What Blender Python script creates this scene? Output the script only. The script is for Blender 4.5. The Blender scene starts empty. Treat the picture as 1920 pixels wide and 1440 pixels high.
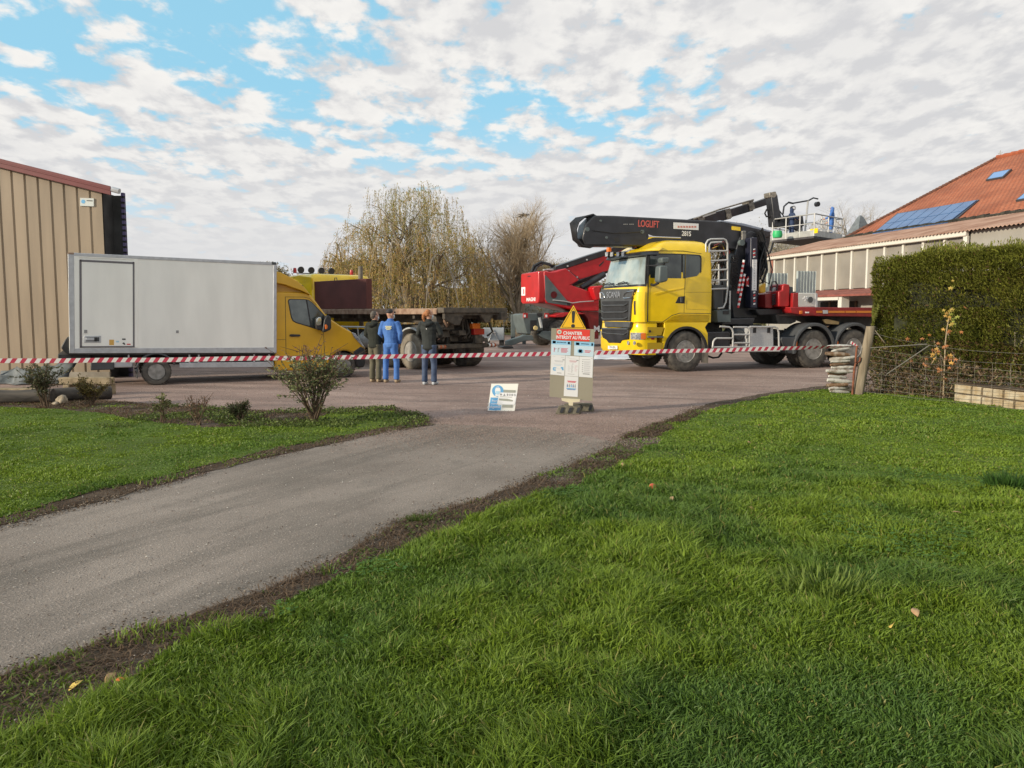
import bpy, bmesh, math, random
import numpy as np
from mathutils import Vector, Matrix, noise
R = math.radians
sin, cos, pi = math.sin, math.cos, math.pi
random.seed(7)
rng = np.random.default_rng(11)
SC = bpy.context.scene
COL = SC.collection

# ------------------------------------------------------------------ camera
FPX = 1450.0          # focal length in photo pixels (photo 1920 wide)
CH = 1.65             # eye height
PITCH = math.atan((720 - 588) / FPX)
cam_d = bpy.data.cameras.new('camera')
cam = bpy.data.objects.new('camera', cam_d)
COL.objects.link(cam)
cam.location = (0, 0, CH)
cam.rotation_euler = (pi / 2 - PITCH, 0, 0)
cam_d.sensor_width = 36.0
cam_d.lens = 36.0 * FPX / 1920
cam_d.clip_end = 2000
cam_d.clip_start = 0.05
SC.camera = cam
SC.view_settings.view_transform = 'Standard'
SC.view_settings.look = 'None'
SC.view_settings.exposure = 0.34
SC.view_settings.gamma = 1.0
SC.render.engine = 'CYCLES'
SC.cycles.max_bounces = 6
SC.cycles.transparent_max_bounces = 8

# ------------------------------------------------------------------ light
SUN_AZ = R(180 + 28)      # direction to the sun: (cos, sin) of this angle, world XY
SUN_EL = R(18)
sd = bpy.data.lights.new('sun', 'SUN')
sd.energy = 3.5
sd.angle = R(1.6)
sd.color = (1.0, 0.87, 0.68)
sun = bpy.data.objects.new('sun', sd)
COL.objects.link(sun)
sdir = Vector((cos(SUN_AZ) * cos(SUN_EL), sin(SUN_AZ) * cos(SUN_EL), sin(SUN_EL)))
sun.rotation_euler = sdir.to_track_quat('Z', 'Y').to_euler()
sun.location = sdir * 60

w = bpy.data.worlds.new('World')
SC.world = w
w.use_nodes = True
nt = w.node_tree
for n in list(nt.nodes): nt.nodes.remove(n)
def N(t, **k):
    n = nt.nodes.new(t)
    for a, b in k.items(): setattr(n, a, b)
    return n
L = nt.links.new
def mth(op, a, b=None, c=None, clamp=False):
    n = N('ShaderNodeMath', operation=op); n.use_clamp = clamp
    for i, x in enumerate((a, b, c)):
        if x is None: continue
        if isinstance(x, (int, float)): n.inputs[i].default_value = x
        else: L(x, n.inputs[i])
    return n.outputs[0]
def ramp(x, a, b):
    n = N('ShaderNodeMapRange', interpolation_type='SMOOTHSTEP')
    L(x, n.inputs[0]); n.inputs[1].default_value = a; n.inputs[2].default_value = b
    return n.outputs[0]
def wmix(f, a, b):
    n = N('ShaderNodeMix', data_type='RGBA')
    for s, x in ((n.inputs[0], f), (n.inputs[6], a), (n.inputs[7], b)):
        if isinstance(x, (tuple, float)): s.default_value = x
        else: L(x, s)
    return n.outputs[2]
sky = N('ShaderNodeTexSky', sky_type='NISHITA')
sky.sun_disc = False
sky.sun_elevation = SUN_EL
sky.sun_rotation = pi / 2 - SUN_AZ
sky.air_density = 1.0; sky.dust_density = 0.6
tc = N('ShaderNodeTexCoord')
sx = N('ShaderNodeSeparateXYZ'); L(tc.outputs['Generated'], sx.inputs[0])
zz = mth('ADD', mth('MAXIMUM', sx.outputs[2], 0.0), 0.15)
cx = mth('DIVIDE', sx.outputs[0], zz); cy = mth('DIVIDE', sx.outputs[1], zz)
cb = N('ShaderNodeCombineXYZ'); L(cx, cb.inputs[0]); L(mth('MULTIPLY', cy, 0.72), cb.inputs[1])
def wnoise(scale, detail, rough, off=(0, 0, 0), dist=0.0):
    m = N('ShaderNodeMapping'); m.inputs[1].default_value = off; L(cb.outputs[0], m.inputs[0])
    n = N('ShaderNodeTexNoise'); n.inputs['Scale'].default_value = scale
    n.inputs['Detail'].default_value = detail; n.inputs['Roughness'].default_value = rough
    n.inputs['Distortion'].default_value = dist
    L(m.outputs[0], n.inputs[0]); return n.outputs[0]
OFF = (3.1, 7.7, 0.0)
n_big = wnoise(1.7, 2, 0.5, (2.3, 4.9, 0))
n_a = wnoise(7.8, 7, 0.56, OFF, 0.15)
n_b = wnoise(7.8, 7, 0.56, (OFF[0] + 0.045, OFF[1] + 0.06, 0), 0.15)
# more cover to the right and low down
bias = mth('MULTIPLY', ramp(sx.outputs[0], -0.25, 0.45), 0.17)
low = mth('MULTIPLY', mth('SUBTRACT', 1.0, ramp(sx.outputs[2], 0.06, 0.28)), 0.16)
dens = mth('ADD', mth('ADD', n_a, mth('MULTIPLY', mth('SUBTRACT', n_big, 0.5), 0.75)), mth('ADD', bias, low))
cov = ramp(dens, 0.42, 0.57)
lit = ramp(mth('SUBTRACT', n_a, n_b), -0.14, 0.14)
thick = ramp(dens, 0.56, 0.85)
cl_b = mth('MULTIPLY', lit, mth('SUBTRACT', 1.0, mth('MULTIPLY', thick, 0.35)))
ccol = wmix(cl_b, (0.535, 0.535, 0.545, 1), (0.73, 0.715, 0.69, 1))
lowf = ramp(sx.outputs[2], 0.02, 0.22)
ccol = wmix(lowf, (0.58, 0.58, 0.585, 1), ccol)
skm = N('ShaderNodeMix', data_type='RGBA', blend_type='MULTIPLY'); skm.inputs[0].default_value = 1.0
L(sky.outputs[0], skm.inputs[6]); skm.inputs[7].default_value = (0.088, 0.098, 0.10, 1)
blue = wmix(0.72, skm.outputs[2], (0.30, 0.62, 0.80, 1))
bluel = wmix(mth('SUBTRACT', 1.0, ramp(sx.outputs[2], 0.02, 0.27)), blue, (0.56, 0.60, 0.64, 1))
allc = wmix(cov, bluel, ccol)
bg = N('ShaderNodeBackground'); L(allc, bg.inputs[0]); bg.inputs[1].default_value = 1.0
wo = N('ShaderNodeOutputWorld'); L(bg.outputs[0], wo.inputs[0])

# ------------------------------------------------------------------ pixel helpers (photo pixel -> point in the place)
_sp, _cp = sin(PITCH), cos(PITCH)
def ray(px, py):
    x = (px - 960) / FPX; y = (720 - py) / FPX
    return Vector((x, _cp + y * _sp, -_sp + y * _cp))
CP = Vector((0, 0, CH))
def P(px, py, Y):
    r = ray(px, py); return CP + r * (Y / r.y)
def G(px, py, z=0.0):
    r = ray(px, py); t = (z - CH) / r.z
    return CP + r * t
def hit(px, py, p0, n):
    r = ray(px, py); t = (Vector(p0) - CP).dot(n) / r.dot(n)
    return CP + r * t

class Fr:
    """vehicle frame: u along the side, v away from the viewer, z up"""
    def __init__(s, ox, oy, u, oz=0.0):
        l = math.hypot(*u); s.u = Vector((u[0] / l, u[1] / l, 0)); s.v = Vector((-s.u.y, s.u.x, 0))
        s.o = Vector((ox, oy, oz)); s.ang = math.atan2(s.u.y, s.u.x)
    def uv(s, px, py, v=0.0):
        h = hit(px, py, s.o + s.v * v, s.v) - s.o
        return (h.dot(s.u), h.z)
    def vz(s, px, py, u=0.0):
        h = hit(px, py, s.o + s.u * u, s.u) - s.o
        return (h.dot(s.v), h.z)
    def poly(s, pts, v=0.0): return [s.uv(a, b, v) for a, b in pts]
    def zp(s, pts, ox, oy, k, v=0.0): return [s.uv(ox + a / k, oy + b / k, v) for a, b in pts]

# ------------------------------------------------------------------ tags
def tag(o, label=None, cat=None, group=None, kind=None):
    if label: o['label'] = label
    if cat: o['category'] = cat
    if group: o['group'] = group
    if kind: o['kind'] = kind
    return o
def empty(name, loc, rz=0.0, label=None, cat=None, group=None):
    o = bpy.data.objects.new(name, None); COL.objects.link(o)
    o.location = loc; o.rotation_euler = (0, 0, rz); o.empty_display_size = 0.3
    return tag(o, label, cat, group)
def copy_tree(o, parent=None):
    c = o.copy(); COL.objects.link(c); c.parent = parent
    for ch in list(o.children): copy_tree(ch, c)
    return c

# ------------------------------------------------------------------ mesh builder
class MB:
    def __init__(s): s.v = []; s.f = []; s.m = []; s.mi = 0
    def add(s, vs, fs):
        b = len(s.v); s.v += [tuple(x) for x in vs]
        for f in fs: s.f.append(tuple(i + b for i in f)); s.m.append(s.mi)
        return s
    def box(s, x0, x1, y0, y1, z0, z1):
        return s.add([(x0, y0, z0), (x1, y0, z0), (x1, y1, z0), (x0, y1, z0), (x0, y0, z1), (x1, y0, z1), (x1, y1, z1), (x0, y1, z1)],
                     [(0, 3, 2, 1), (4, 5, 6, 7), (0, 1, 5, 4), (1, 2, 6, 5), (2, 3, 7, 6), (3, 0, 4, 7)])
    def obox(s, c, ax, ay, az):
        c = Vector(c); ax = Vector(ax); ay = Vector(ay); az = Vector(az)
        vs = [c + ax * i + ay * j + az * k for k in (-1, 1) for i, j in ((-1, -1), (1, -1), (1, 1), (-1, 1))]
        return s.add(vs, [(0, 3, 2, 1), (4, 5, 6, 7), (0, 1, 5, 4), (1, 2, 6, 5), (2, 3, 7, 6), (3, 0, 4, 7)])
    def prism(s, poly, y0, y1):
        n = len(poly)
        vs = [(a, y0, b) for a, b in poly] + [(a, y1, b) for a, b in poly]
        fs = [tuple(range(n)), tuple(range(2 * n - 1, n - 1, -1))] + [(i, (i + 1) % n, n + (i + 1) % n, n + i) for i in range(n)]
        return s.add(vs, fs)
    def prismx(s, poly, x0, x1):       # poly in (y, z)
        n = len(poly)
        vs = [(x0, a, b) for a, b in poly] + [(x1, a, b) for a, b in poly]
        fs = [tuple(range(n)), tuple(range(2 * n - 1, n - 1, -1))] + [(i, (i + 1) % n, n + (i + 1) % n, n + i) for i in range(n)]
        return s.add(vs, fs)
    def prismz(s, poly, z0, z1):
        n = len(poly)
        vs = [(a, b, z0) for a, b in poly] + [(a, b, z1) for a, b in poly]
        fs = [tuple(range(n)), tuple(range(2 * n - 1, n - 1, -1))] + [(i, (i + 1) % n, n + (i + 1) % n, n + i) for i in range(n)]
        return s.add(vs, fs)
    def slab(s, pts, n, th):           # world polygon extruded backwards along n
        k = len(pts); n = Vector(n)
        vs = [Vector(p) for p in pts] + [Vector(p) - n * th for p in pts]
        fs = [tuple(range(k)), tuple(range(2 * k - 1, k - 1, -1))] + [(i, (i + 1) % k, k + (i + 1) % k, k + i) for i in range(k)]
        return s.add(vs, fs)
    def loft(s, rings, caps=True, closed=True):
        b = []; k = len(rings[0]); vs = []
        for r in rings: vs += list(r)
        fs = []
        for j in range(len(rings) - 1):
            for i in range(k if closed else k - 1):
                a = j * k + i; c = j * k + (i + 1) % k
                fs.append((a, c, c + k, a + k))
        if caps: fs.append(tuple(range(k - 1, -1, -1))); fs.append(tuple(range((len(rings) - 1) * k, len(rings) * k)))
        return s.add(vs, fs)
    def tube(s, pts, r, n=6, caps=True):
        pts = [Vector(p) for p in pts]; rings = []; up = Vector((0.13, 0.07, 1)).normalized(); px = None
        for i, p in enumerate(pts):
            d = (pts[min(i + 1, len(pts) - 1)] - pts[max(i - 1, 0)]).normalized()
            if px is None: px = d.cross(up if abs(d.dot(up)) < 0.95 else Vector((1, 0, 0))).normalized()
            else:
                px = px - d * px.dot(d)
                px = px.normalized() if px.length > 1e-6 else d.orthogonal().normalized()
            py = d.cross(px)
            rr = r[i] if isinstance(r, (list, tuple)) else r
            rings.append([p + (px * cos(2 * pi * k / n) + py * sin(2 * pi * k / n)) * rr for k in range(n)])
        return s.loft(rings, caps)
    def lathe(s, prof, c, n=32, axis='y', closed=False):
        rings = []
        for r, h in prof:
            ring = []
            for k in range(n):
                a = 2 * pi * k / n
                if axis == 'y': ring.append((c[0] + r * cos(a), c[1] + h, c[2] + r * sin(a)))
                elif axis == 'x': ring.append((c[0] + h, c[1] + r * cos(a), c[2] + r * sin(a)))
                else: ring.append((c[0] + r * cos(a), c[1] + r * sin(a), c[2] + h))
            rings.append(ring)
        if closed: rings.append(rings[0])
        return s.loft(rings, caps=not closed)
    def build(s, name, mat, parent=None, bevel=0.0, seg=2, smooth=35, recalc=True):
        me = bpy.data.meshes.new(name)
        me.from_pydata(s.v, [], s.f)
        mats = mat if isinstance(mat, (list, tuple)) else [mat]
        for x in mats: me.materials.append(x)
        if len(mats) > 1: me.polygons.foreach_set('material_index', s.m)
        if recalc:
            bm = bmesh.new(); bm.from_mesh(me); bmesh.ops.recalc_face_normals(bm, faces=bm.faces); bm.to_mesh(me); bm.free()
        if smooth:
            me.shade_smooth(); me.set_sharp_from_angle(angle=R(smooth))
        me.update()
        o = bpy.data.objects.new(name, me); COL.objects.link(o)
        if parent: o.parent = parent
        if bevel:
            b = o.modifiers.new('b', 'BEVEL'); b.width = bevel; b.segments = seg; b.limit_method = 'ANGLE'; b.angle_limit = R(40)
            b.use_clamp_overlap = True
        return o

def text(body, size, mat, parent, M4, name='lettering', ext=0.002, sx=1.0, bold=0.0):
    cu = bpy.data.curves.new(name, 'FONT'); cu.body = body; cu.size = size; cu.extrude = ext; cu.offset = bold
    cu.align_x = 'CENTER'; cu.align_y = 'CENTER'; cu.resolution_u = 3
    t = bpy.data.objects.new('tmp', cu); COL.objects.link(t)
    dg = bpy.context.evaluated_depsgraph_get()
    me = bpy.data.meshes.new_from_object(t.evaluated_get(dg))
    bpy.data.objects.remove(t); bpy.data.curves.remove(cu)
    me.name = name; me.materials.clear(); me.materials.append(mat)
    me.transform(M4 @ Matrix.Diagonal((sx, 1, 1, 1)))
    o = bpy.data.objects.new(name, me); COL.objects.link(o)
    if parent: o.parent = parent
    return o
def basis(o, x, y):
    x = Vector(x).normalized(); y = Vector(y); y = (y - x * y.dot(x)).normalized(); z = x.cross(y)
    m = Matrix((x, y, z)).transposed().to_4x4(); m.translation = Vector(o); return m

# ------------------------------------------------------------------ materials
_mats = {}
def mat(name, col, rough=0.5, metal=0.0, var=0.0, vs=3.0, col2=None, bump=0.0, bs=40.0, spec=0.5, coat=0.0, emit=None, detail=5, stretch=None, lo=0.35, hi=0.65):
    if name in _mats: return _mats[name]
    m = bpy.data.materials.new(name); m.use_nodes = True; t = m.node_tree; b = t.nodes['Principled BSDF']
    b.inputs['Base Color'].default_value = (*col, 1); b.inputs['Roughness'].default_value = rough
    b.inputs['Metallic'].default_value = metal; b.inputs['Specular IOR Level'].default_value = spec
    b.inputs['Coat Weight'].default_value = coat; b.inputs['Coat Roughness'].default_value = 0.08
    c = t.nodes.new('ShaderNodeTexCoord'); mp = t.nodes.new('ShaderNodeMapping'); t.links.new(c.outputs['Object'], mp.inputs[0])
    if stretch: mp.inputs[3].default_value = stretch
    if var or col2:
        n = t.nodes.new('ShaderNodeTexNoise'); n.inputs['Scale'].default_value = vs; n.inputs['Detail'].default_value = detail
        t.links.new(mp.outputs[0], n.inputs[0])
        r = t.nodes.new('ShaderNodeMapRange'); r.inputs[1].default_value = lo; r.inputs[2].default_value = hi; t.links.new(n.outputs[0], r.inputs[0])
        x = t.nodes.new('ShaderNodeMix'); x.data_type = 'RGBA'
        a = tuple(q * (1 - var) for q in col); d = col2 if col2 else tuple(min(1, q * (1 + var)) for q in col)
        x.inputs[6].default_value = (*a, 1); x.inputs[7].default_value = (*d, 1)
        t.links.new(r.outputs[0], x.inputs[0]); t.links.new(x.outputs[2], b.inputs['Base Color'])
    if bump:
        n = t.nodes.new('ShaderNodeTexNoise'); n.inputs['Scale'].default_value = bs; n.inputs['Detail'].default_value = 4
        t.links.new(mp.outputs[0], n.inputs[0])
        u = t.nodes.new('ShaderNodeBump'); u.inputs['Strength'].default_value = bump; u.inputs['Distance'].default_value = 0.02
        t.links.new(n.outputs[0], u.inputs['Height']); t.links.new(u.outputs[0], b.inputs['Normal'])
    _mats[name] = m; return m

YEL = mat('yellow_paint', (0.90, 0.61, 0.010), 0.27, var=0.09, vs=2.2, coat=0.6)
OCH = mat('ochre_paint', (0.66, 0.37, 0.012), 0.35, var=0.08, vs=2, coat=0.3)
WHT = mat('white_panel', (0.93, 0.92, 0.86), 0.4, var=0.05, vs=2.5, stretch=(1, 1, .22))
ALU = mat('aluminium', (0.50, 0.51, 0.53), 0.4, 0.3, var=0.1, vs=8)
GLV = mat('galvanised', (0.50, 0.52, 0.52), 0.45, 0.35, var=0.15, vs=12)
BLK = mat('black_plastic', (0.022, 0.022, 0.024), 0.5, var=0.3, vs=6)
BLP = mat('black_paint', (0.020, 0.021, 0.026), 0.4, var=0.35, vs=3, coat=0.15)
GRY = mat('dark_grey_plastic', (0.07, 0.075, 0.08), 0.5, var=0.15)
CHS = mat('chassis', (0.04, 0.038, 0.036), 0.7, var=0.4, vs=6)
TYR = mat('tyre_rubber', (0.055, 0.05, 0.045), 0.85, col2=(0.13, 0.118, 0.10), vs=7, bump=0.3, bs=60)
TYD = mat('dusty_tyre', (0.15, 0.13, 0.105), 0.9, col2=(0.24, 0.21, 0.165), vs=5, bump=0.3, bs=60)
RIM = mat('rim_steel', (0.30, 0.29, 0.27), 0.55, 0.3, var=0.25, vs=9)
GLS = mat('dark_glass', (0.025, 0.032, 0.032), 0.05, col2=(.09, .11, .105), vs=1.1, spec=0.8, lo=.42, hi=.68)  # paler patches paint in the soft gradient of the interior
WSH = mat('windscreen_glass', (0.22, 0.26, 0.25), 0.08, col2=(0.40, 0.46, 0.44), var=0.1, vs=1.6, spec=0.9, coat=0.6)  # pale base and patches paint the sky's reflection into the glass
MIR = mat('mirror_glass', (0.75, 0.8, 0.8), 0.06, 1.0)
CHR = mat('chrome', (0.72, 0.72, 0.72), 0.18, 1.0)
LMP = mat('lamp_lens', (0.62, 0.64, 0.66), 0.12, 0.4, col2=(0.25, 0.26, 0.28), vs=20)
ORG = mat('orange_lens', (0.75, 0.17, 0.02), 0.25, var=0.1)
REDL = mat('red_lens', (0.42, 0.02, 0.02), 0.3)
RED = mat('red_paint', (0.50, 0.012, 0.016), 0.32, var=0.1, vs=2, coat=0.4)
DRED = mat('trailer_red', (0.22, 0.015, 0.015), 0.45, var=0.2, vs=3)
MAR = mat('maroon_steel', (0.115, 0.033, 0.028), 0.7, var=0.15, vs=2, bump=0.1)
RUST = mat('rusty_steel', (0.20, 0.115, 0.075), 0.8, col2=(0.36, 0.25, 0.18), vs=6, bump=0.3)
DIRT = mat('dirty_iron', (0.055, 0.047, 0.040), 0.8, col2=(0.13, 0.11, 0.085), vs=6, bump=0.3)
GMET = mat('machine_grey', (0.11, 0.135, 0.135), 0.5, var=0.15)
WTX = mat('white_print', (0.82, 0.82, 0.82), 0.5)
RTX = mat('red_print', (0.62, 0.05, 0.05), 0.5)
BTX = mat('black_print', (0.03, 0.03, 0.03), 0.6)
GTX = mat('grey_print', (0.30, 0.30, 0.30), 0.6)
BLU = mat('blue_print', (0.14, 0.40, 0.66), 0.5)
LBL = mat('light_blue_print', (0.45, 0.68, 0.82), 0.5)
RAIL = mat('pale_steel_tube', (0.48, 0.48, 0.47), 0.4, 0.2, var=0.1)
HOSE = mat('hose_rubber', (0.018, 0.018, 0.02), 0.45)

def arc(cx, cz, r, a0, a1, n=12):
    return [(cx + r * cos(R(a0 + (a1 - a0) * i / n)), cz + r * sin(R(a0 + (a1 - a0) * i / n))) for i in range(n + 1)]

def wheel(parent, u, zc, r, wd, v0, mt=None, dish=0.06, rimr=0.56, bolts=10, hub=0.1, name='wheel', n=40, side=-1):
    """tyre with rim; outer face at v0, body going away (+v)"""
    b = MB(); k = r * rimr
    prof = [(k, .03), (k * 1.04, 0.0), (k * 1.3, -0.006), (r * .93, 0.004), (r * .985, .03), (r, .06), (r, wd - .06), (r * .985, wd - .03), (r * .93, wd), (k, wd), (k, .03)]
    b.lathe([(p, h) for p, h in prof[:-1]], (u, v0, zc), n, closed=True)
    # tread blocks
    for i in range(n * 2):
        a = 2 * pi * (i + .5) / (n * 2)
        if i % 2: continue
        c = (u + (r + .002) * cos(a), v0 + wd / 2, zc + (r + .002) * sin(a))
        rad = Vector((cos(a), 0, sin(a))); tn = Vector((-sin(a), 0, cos(a)))
        b.obox(c, rad * .007, Vector((0, wd * .42, 0)), tn * (pi * r / n * .62))
    t = b.build(name, mt or TYR, parent, smooth=40)
    d = MB()
    d.lathe([(k * 1.0, .012), (k * .96, .0), (k * .93, .012), (k * .88, dish), (k * .62, dish + .02), (k * .55, dish - .0), (k * .36, dish - .01), (k * .33, dish - hub), (k * .15, dish - hub - .02), (k * .02, dish - hub - .02)], (u, v0, zc), n)
    for i in range(bolts):
        a = 2 * pi * i / bolts
        d.lathe([(.016, -.025), (.016, 0)], (u + k * .46 * cos(a), v0 + dish - .01, zc + k * .46 * sin(a)), 6)
    d.build('rim', RIM, t, smooth=30)
    h = MB()
    for i in range(bolts):
        a = 2 * pi * (i + .5) / bolts
        h.lathe([(k * .12, -.004), (k * .12, .004)], (u + k * .76 * cos(a), v0 + dish + .008, zc + k * .76 * sin(a)), 8)
    h.build('hand_hole', BLK, t)
    return t
# ------------------------------------------------------------------ ground sheets
def gmat(name, c1, c2, c3, s1, s2, speck=0.0, bump=0.5, rough=0.95, sp=120, track=None):
    m = bpy.data.materials.new(name); m.use_nodes = True; t = m.node_tree; b = t.nodes['Principled BSDF']
    ln = t.links.new
    b.inputs['Roughness'].default_value = rough; b.inputs['Specular IOR Level'].default_value = 0.2
    c = t.nodes.new('ShaderNodeTexCoord')
    def nz(s, d, rr=0.6):
        n = t.nodes.new('ShaderNodeTexNoise'); n.inputs['Scale'].default_value = s; n.inputs['Detail'].default_value = d
        n.inputs['Roughness'].default_value = rr; ln(c.outputs['Object'], n.inputs[0]); return n.outputs[0]
    def mr(x, a, bb):
        n = t.nodes.new('ShaderNodeMapRange'); ln(x, n.inputs[0]); n.inputs[1].default_value = a; n.inputs[2].default_value = bb; return n.outputs[0]
    def mx(f, a, bb):
        n = t.nodes.new('ShaderNodeMix'); n.data_type = 'RGBA'
        for s, x in ((n.inputs[0], f), (n.inputs[6], a), (n.inputs[7], bb)):
            if isinstance(x, tuple): s.default_value = (*x, 1)
            else: ln(x, s)
        return n.outputs[2]
    col = mx(mr(nz(s1, 6), .36, .64), c1, c2)
    col = mx(mr(nz(s2, 5, .7), .52, .78), col, c3)
    if track:
        mp = t.nodes.new('ShaderNodeMapping'); mp.inputs['Scale'].default_value = (.16, 1.25, 1); vr = t.nodes.new('ShaderNodeVectorRotate'); vr.rotation_type = 'Z_AXIS'; vr.inputs['Angle'].default_value = track[0]; ln(c.outputs['Object'], vr.inputs[0]); ln(vr.outputs[0], mp.inputs[0])
        n = t.nodes.new('ShaderNodeTexNoise'); n.inputs['Scale'].default_value = 1.3; n.inputs['Detail'].default_value = 7; n.inputs['Roughness'].default_value = .62; n.inputs['Distortion'].default_value = .3; ln(mp.outputs[0], n.inputs[0])
        col = mx(mr(n.outputs[0], .46, .66), col, track[1])
    # fine grain
    g = nz(sp, 2, .8)
    col = mx(mr(g, .60, .72), col, tuple(min(1, x * 1.7 + .03) for x in c2))
    col = mx(mr(nz(sp * .8, 2, .8), .60, .72), col, tuple(x * .45 for x in c1))
    ln(col, b.inputs['Base Color'])
    u = t.nodes.new('ShaderNodeBump'); u.inputs['Strength'].default_value = bump; u.inputs['Distance'].default_value = 0.01
    ln(g, u.inputs['Height']); ln(u.outputs[0], b.inputs['Normal'])
    return m
GRAVEL = gmat('pinkish_gravel', (0.255, 0.178, 0.152), (0.385, 0.285, 0.245), (0.185, 0.138, 0.12), .35, .9, sp=55, track=(.25, (.20, .145, .125)))
TARMAC = gmat('worn_tarmac', (0.20, 0.168, 0.142), (0.325, 0.275, 0.235), (0.150, 0.130, 0.112), .55, 1.1, sp=65, bump=1.0, track=(-1.1, (.150, .130, .110)))
SOIL = gmat('bare_soil', (0.050, 0.034, 0.022), (0.105, 0.074, 0.050), (0.20, 0.17, 0.135), 2.5, 3.0, sp=45, bump=1)
TURF = gmat('turf_floor', (0.055, 0.085, 0.014), (0.10, 0.155, 0.022), (0.10, 0.11, 0.03), .8, 2.5, sp=60, bump=.6)
FIELD = gmat('far_field', (0.16, 0.17, 0.05), (0.22, 0.22, 0.08), (0.20, 0.16, 0.09), .05, .1, sp=20)

def rough_poly(pts, amp, step, seed=0):
    out = []
    n = len(pts)
    for i in range(n):
        a = Vector(pts[i]); b = Vector(pts[(i + 1) % n]); d = b - a; l = d.length; k = max(1, int(l / step))
        nn = Vector((-d.y, d.x)) / max(l, 1e-6)
        for j in range(k):
            p = a + d * (j / k)
            q = noise.noise(Vector((p.x * 1.7, p.y * 1.7, seed))) + .6 * noise.noise(Vector((p.x * 6, p.y * 6, seed + 3)))
            out.append(p + nn * q * amp)
    return out
def sheet(name, pts, z, m, kind='structure', label=None):
    me = bpy.data.meshes.new(name); bm = bmesh.new()
    vs = [bm.verts.new((p[0], p[1], z)) for p in pts]
    f = bm.faces.new(vs); bm.normal_update()
    if f.normal.z < 0: f.normal_flip()
    bmesh.ops.triangulate(bm, faces=[f]); bm.to_mesh(me); bm.free(); me.materials.append(m)
    o = bpy.data.objects.new(name, me); COL.objects.link(o); tag(o, label, kind=kind); return o
def g2(px, py): p = G(px, py); return (p.x, p.y)
sheet('ground', [(-700, -60), (700, -60), (700, 900), (-700, 900)], 0, GRAVEL)
sheet('field', rough_poly([(-400, 66), (-40, 62), (0, 60), (40, 60), (400, 66), (400, 800), (-400, 800)], 1.0, 4), .02, FIELD)

drive = [(-8.2, -2), (-6.2, 1.8)] + [g2(*p) for p in ((0, 985), (200, 935), (480, 862), (700, 815), (800, 795))] + \
        [g2(*p) for p in ((900, 797), (1000, 803), (1080, 814), (1165, 832))] + \
        [g2(*p) for p in ((1120, 860), (1010, 902), (900, 942), (760, 987), (620, 1062), (500, 1112), (230, 1192), (0, 1288))] + [(-3.9, 0.8), (-5.2, -2)]
sheet('driveway', rough_poly(drive, .10, .10, 5), .003, TARMAC)

lawnR_px = [(60, 1400), (330, 1235), (480, 1155), (640, 1085), (800, 1018), (900, 980), (1010, 932), (1130, 890), (1220, 835), (1250, 806), (1330, 768), (1450, 742), (1560, 730)]
lawnR = [(-5.0, -2.0), (-3.0, 1.6)] + [g2(*p) for p in lawnR_px] + [(7.1, 16.3), (9.0, 14.3), (11.5, 11.0), (13.0, 6), (13.0, -2)]
lawnL = [(-9.5, -2), (-7.0, 2.0)] + [g2(*p) for p in ((0, 972), (190, 923), (330, 890), (480, 850), (600, 826), (700, 808), (765, 793), (740, 772), (620, 775), (540, 800), (400, 803), (300, 796), (200, 776), (100, 768), (0, 764), (-60, 762))] + [(-12.5, 13.2), (-16, 8), (-16, -2)]
soilR = [(-5.5, -2.0), (-3.8, 1.0)] + [g2(*p) for p in ((0, 1282), (200, 1196), (330, 1165), (500, 1106), (620, 1056), (760, 981), (900, 936), (1010, 897), (1120, 853), (1165, 825), (1200, 806), (1250, 790), (1330, 757), (1450, 735), (1560, 722), (1600, 724))] + [(7.3, 16.5), (9.5, 13.9), (11.7, 11), (13.2, 6), (13.2, -2)]
soilL = [(-9.3, -2), (-6.5, 1.9)] + [g2(*p) for p in ((0, 986), (200, 936), (480, 863), (700, 816), (815, 797), (800, 785), (740, 765), (620, 768), (500, 772), (380, 765), (250, 757), (190, 752), (0, 752), (-60, 750))] + [(-13, 14), (-16.3, 8), (-16.3, -2)]
soilRp = rough_poly(soilR, .10, .15, 9); soilLp = rough_poly(soilL, .10, .15, 21)
sheet('soil_verge', soilRp, .006, SOIL); sheet('soil_bed', soilLp, .0065, SOIL)
lawnRp = rough_poly(lawnR, .20, .10, 31); lawnLp = rough_poly(lawnL, .10, .15, 41)
sheet('lawn_right', lawnRp, .013, TURF); sheet('lawn_left', lawnLp, .0135, TURF)

def inside(poly, X, Y):
    c = np.zeros(X.shape, bool); n = len(poly)
    px = np.array([p[0] for p in poly]); py = np.array([p[1] for p in poly])
    j = n - 1
    for i in range(n):
        cond = ((py[i] > Y) != (py[j] > Y))
        with np.errstate(divide='ignore', invalid='ignore'):
            xi = (px[j] - px[i]) * (Y - py[i]) / (py[j] - py[i]) + px[i]
        c ^= cond & (X < xi); j = i
    return c
def vnoise(X, Y, s, seed=0):
    """cheap value noise"""
    r = np.random.default_rng(seed); T = r.random((64, 64)); x = X * s + 1000; y = Y * s + 1000
    i = np.floor(x).astype(int); j = np.floor(y).astype(int); fx = x - i; fy = y - j
    fx = fx * fx * (3 - 2 * fx); fy = fy * fy * (3 - 2 * fy)
    g = lambda a, b: T[a % 64, b % 64]
    return (g(i, j) * (1 - fx) + g(i + 1, j) * fx) * (1 - fy) + (g(i, j + 1) * (1 - fx) + g(i + 1, j + 1) * fx) * fy

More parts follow.
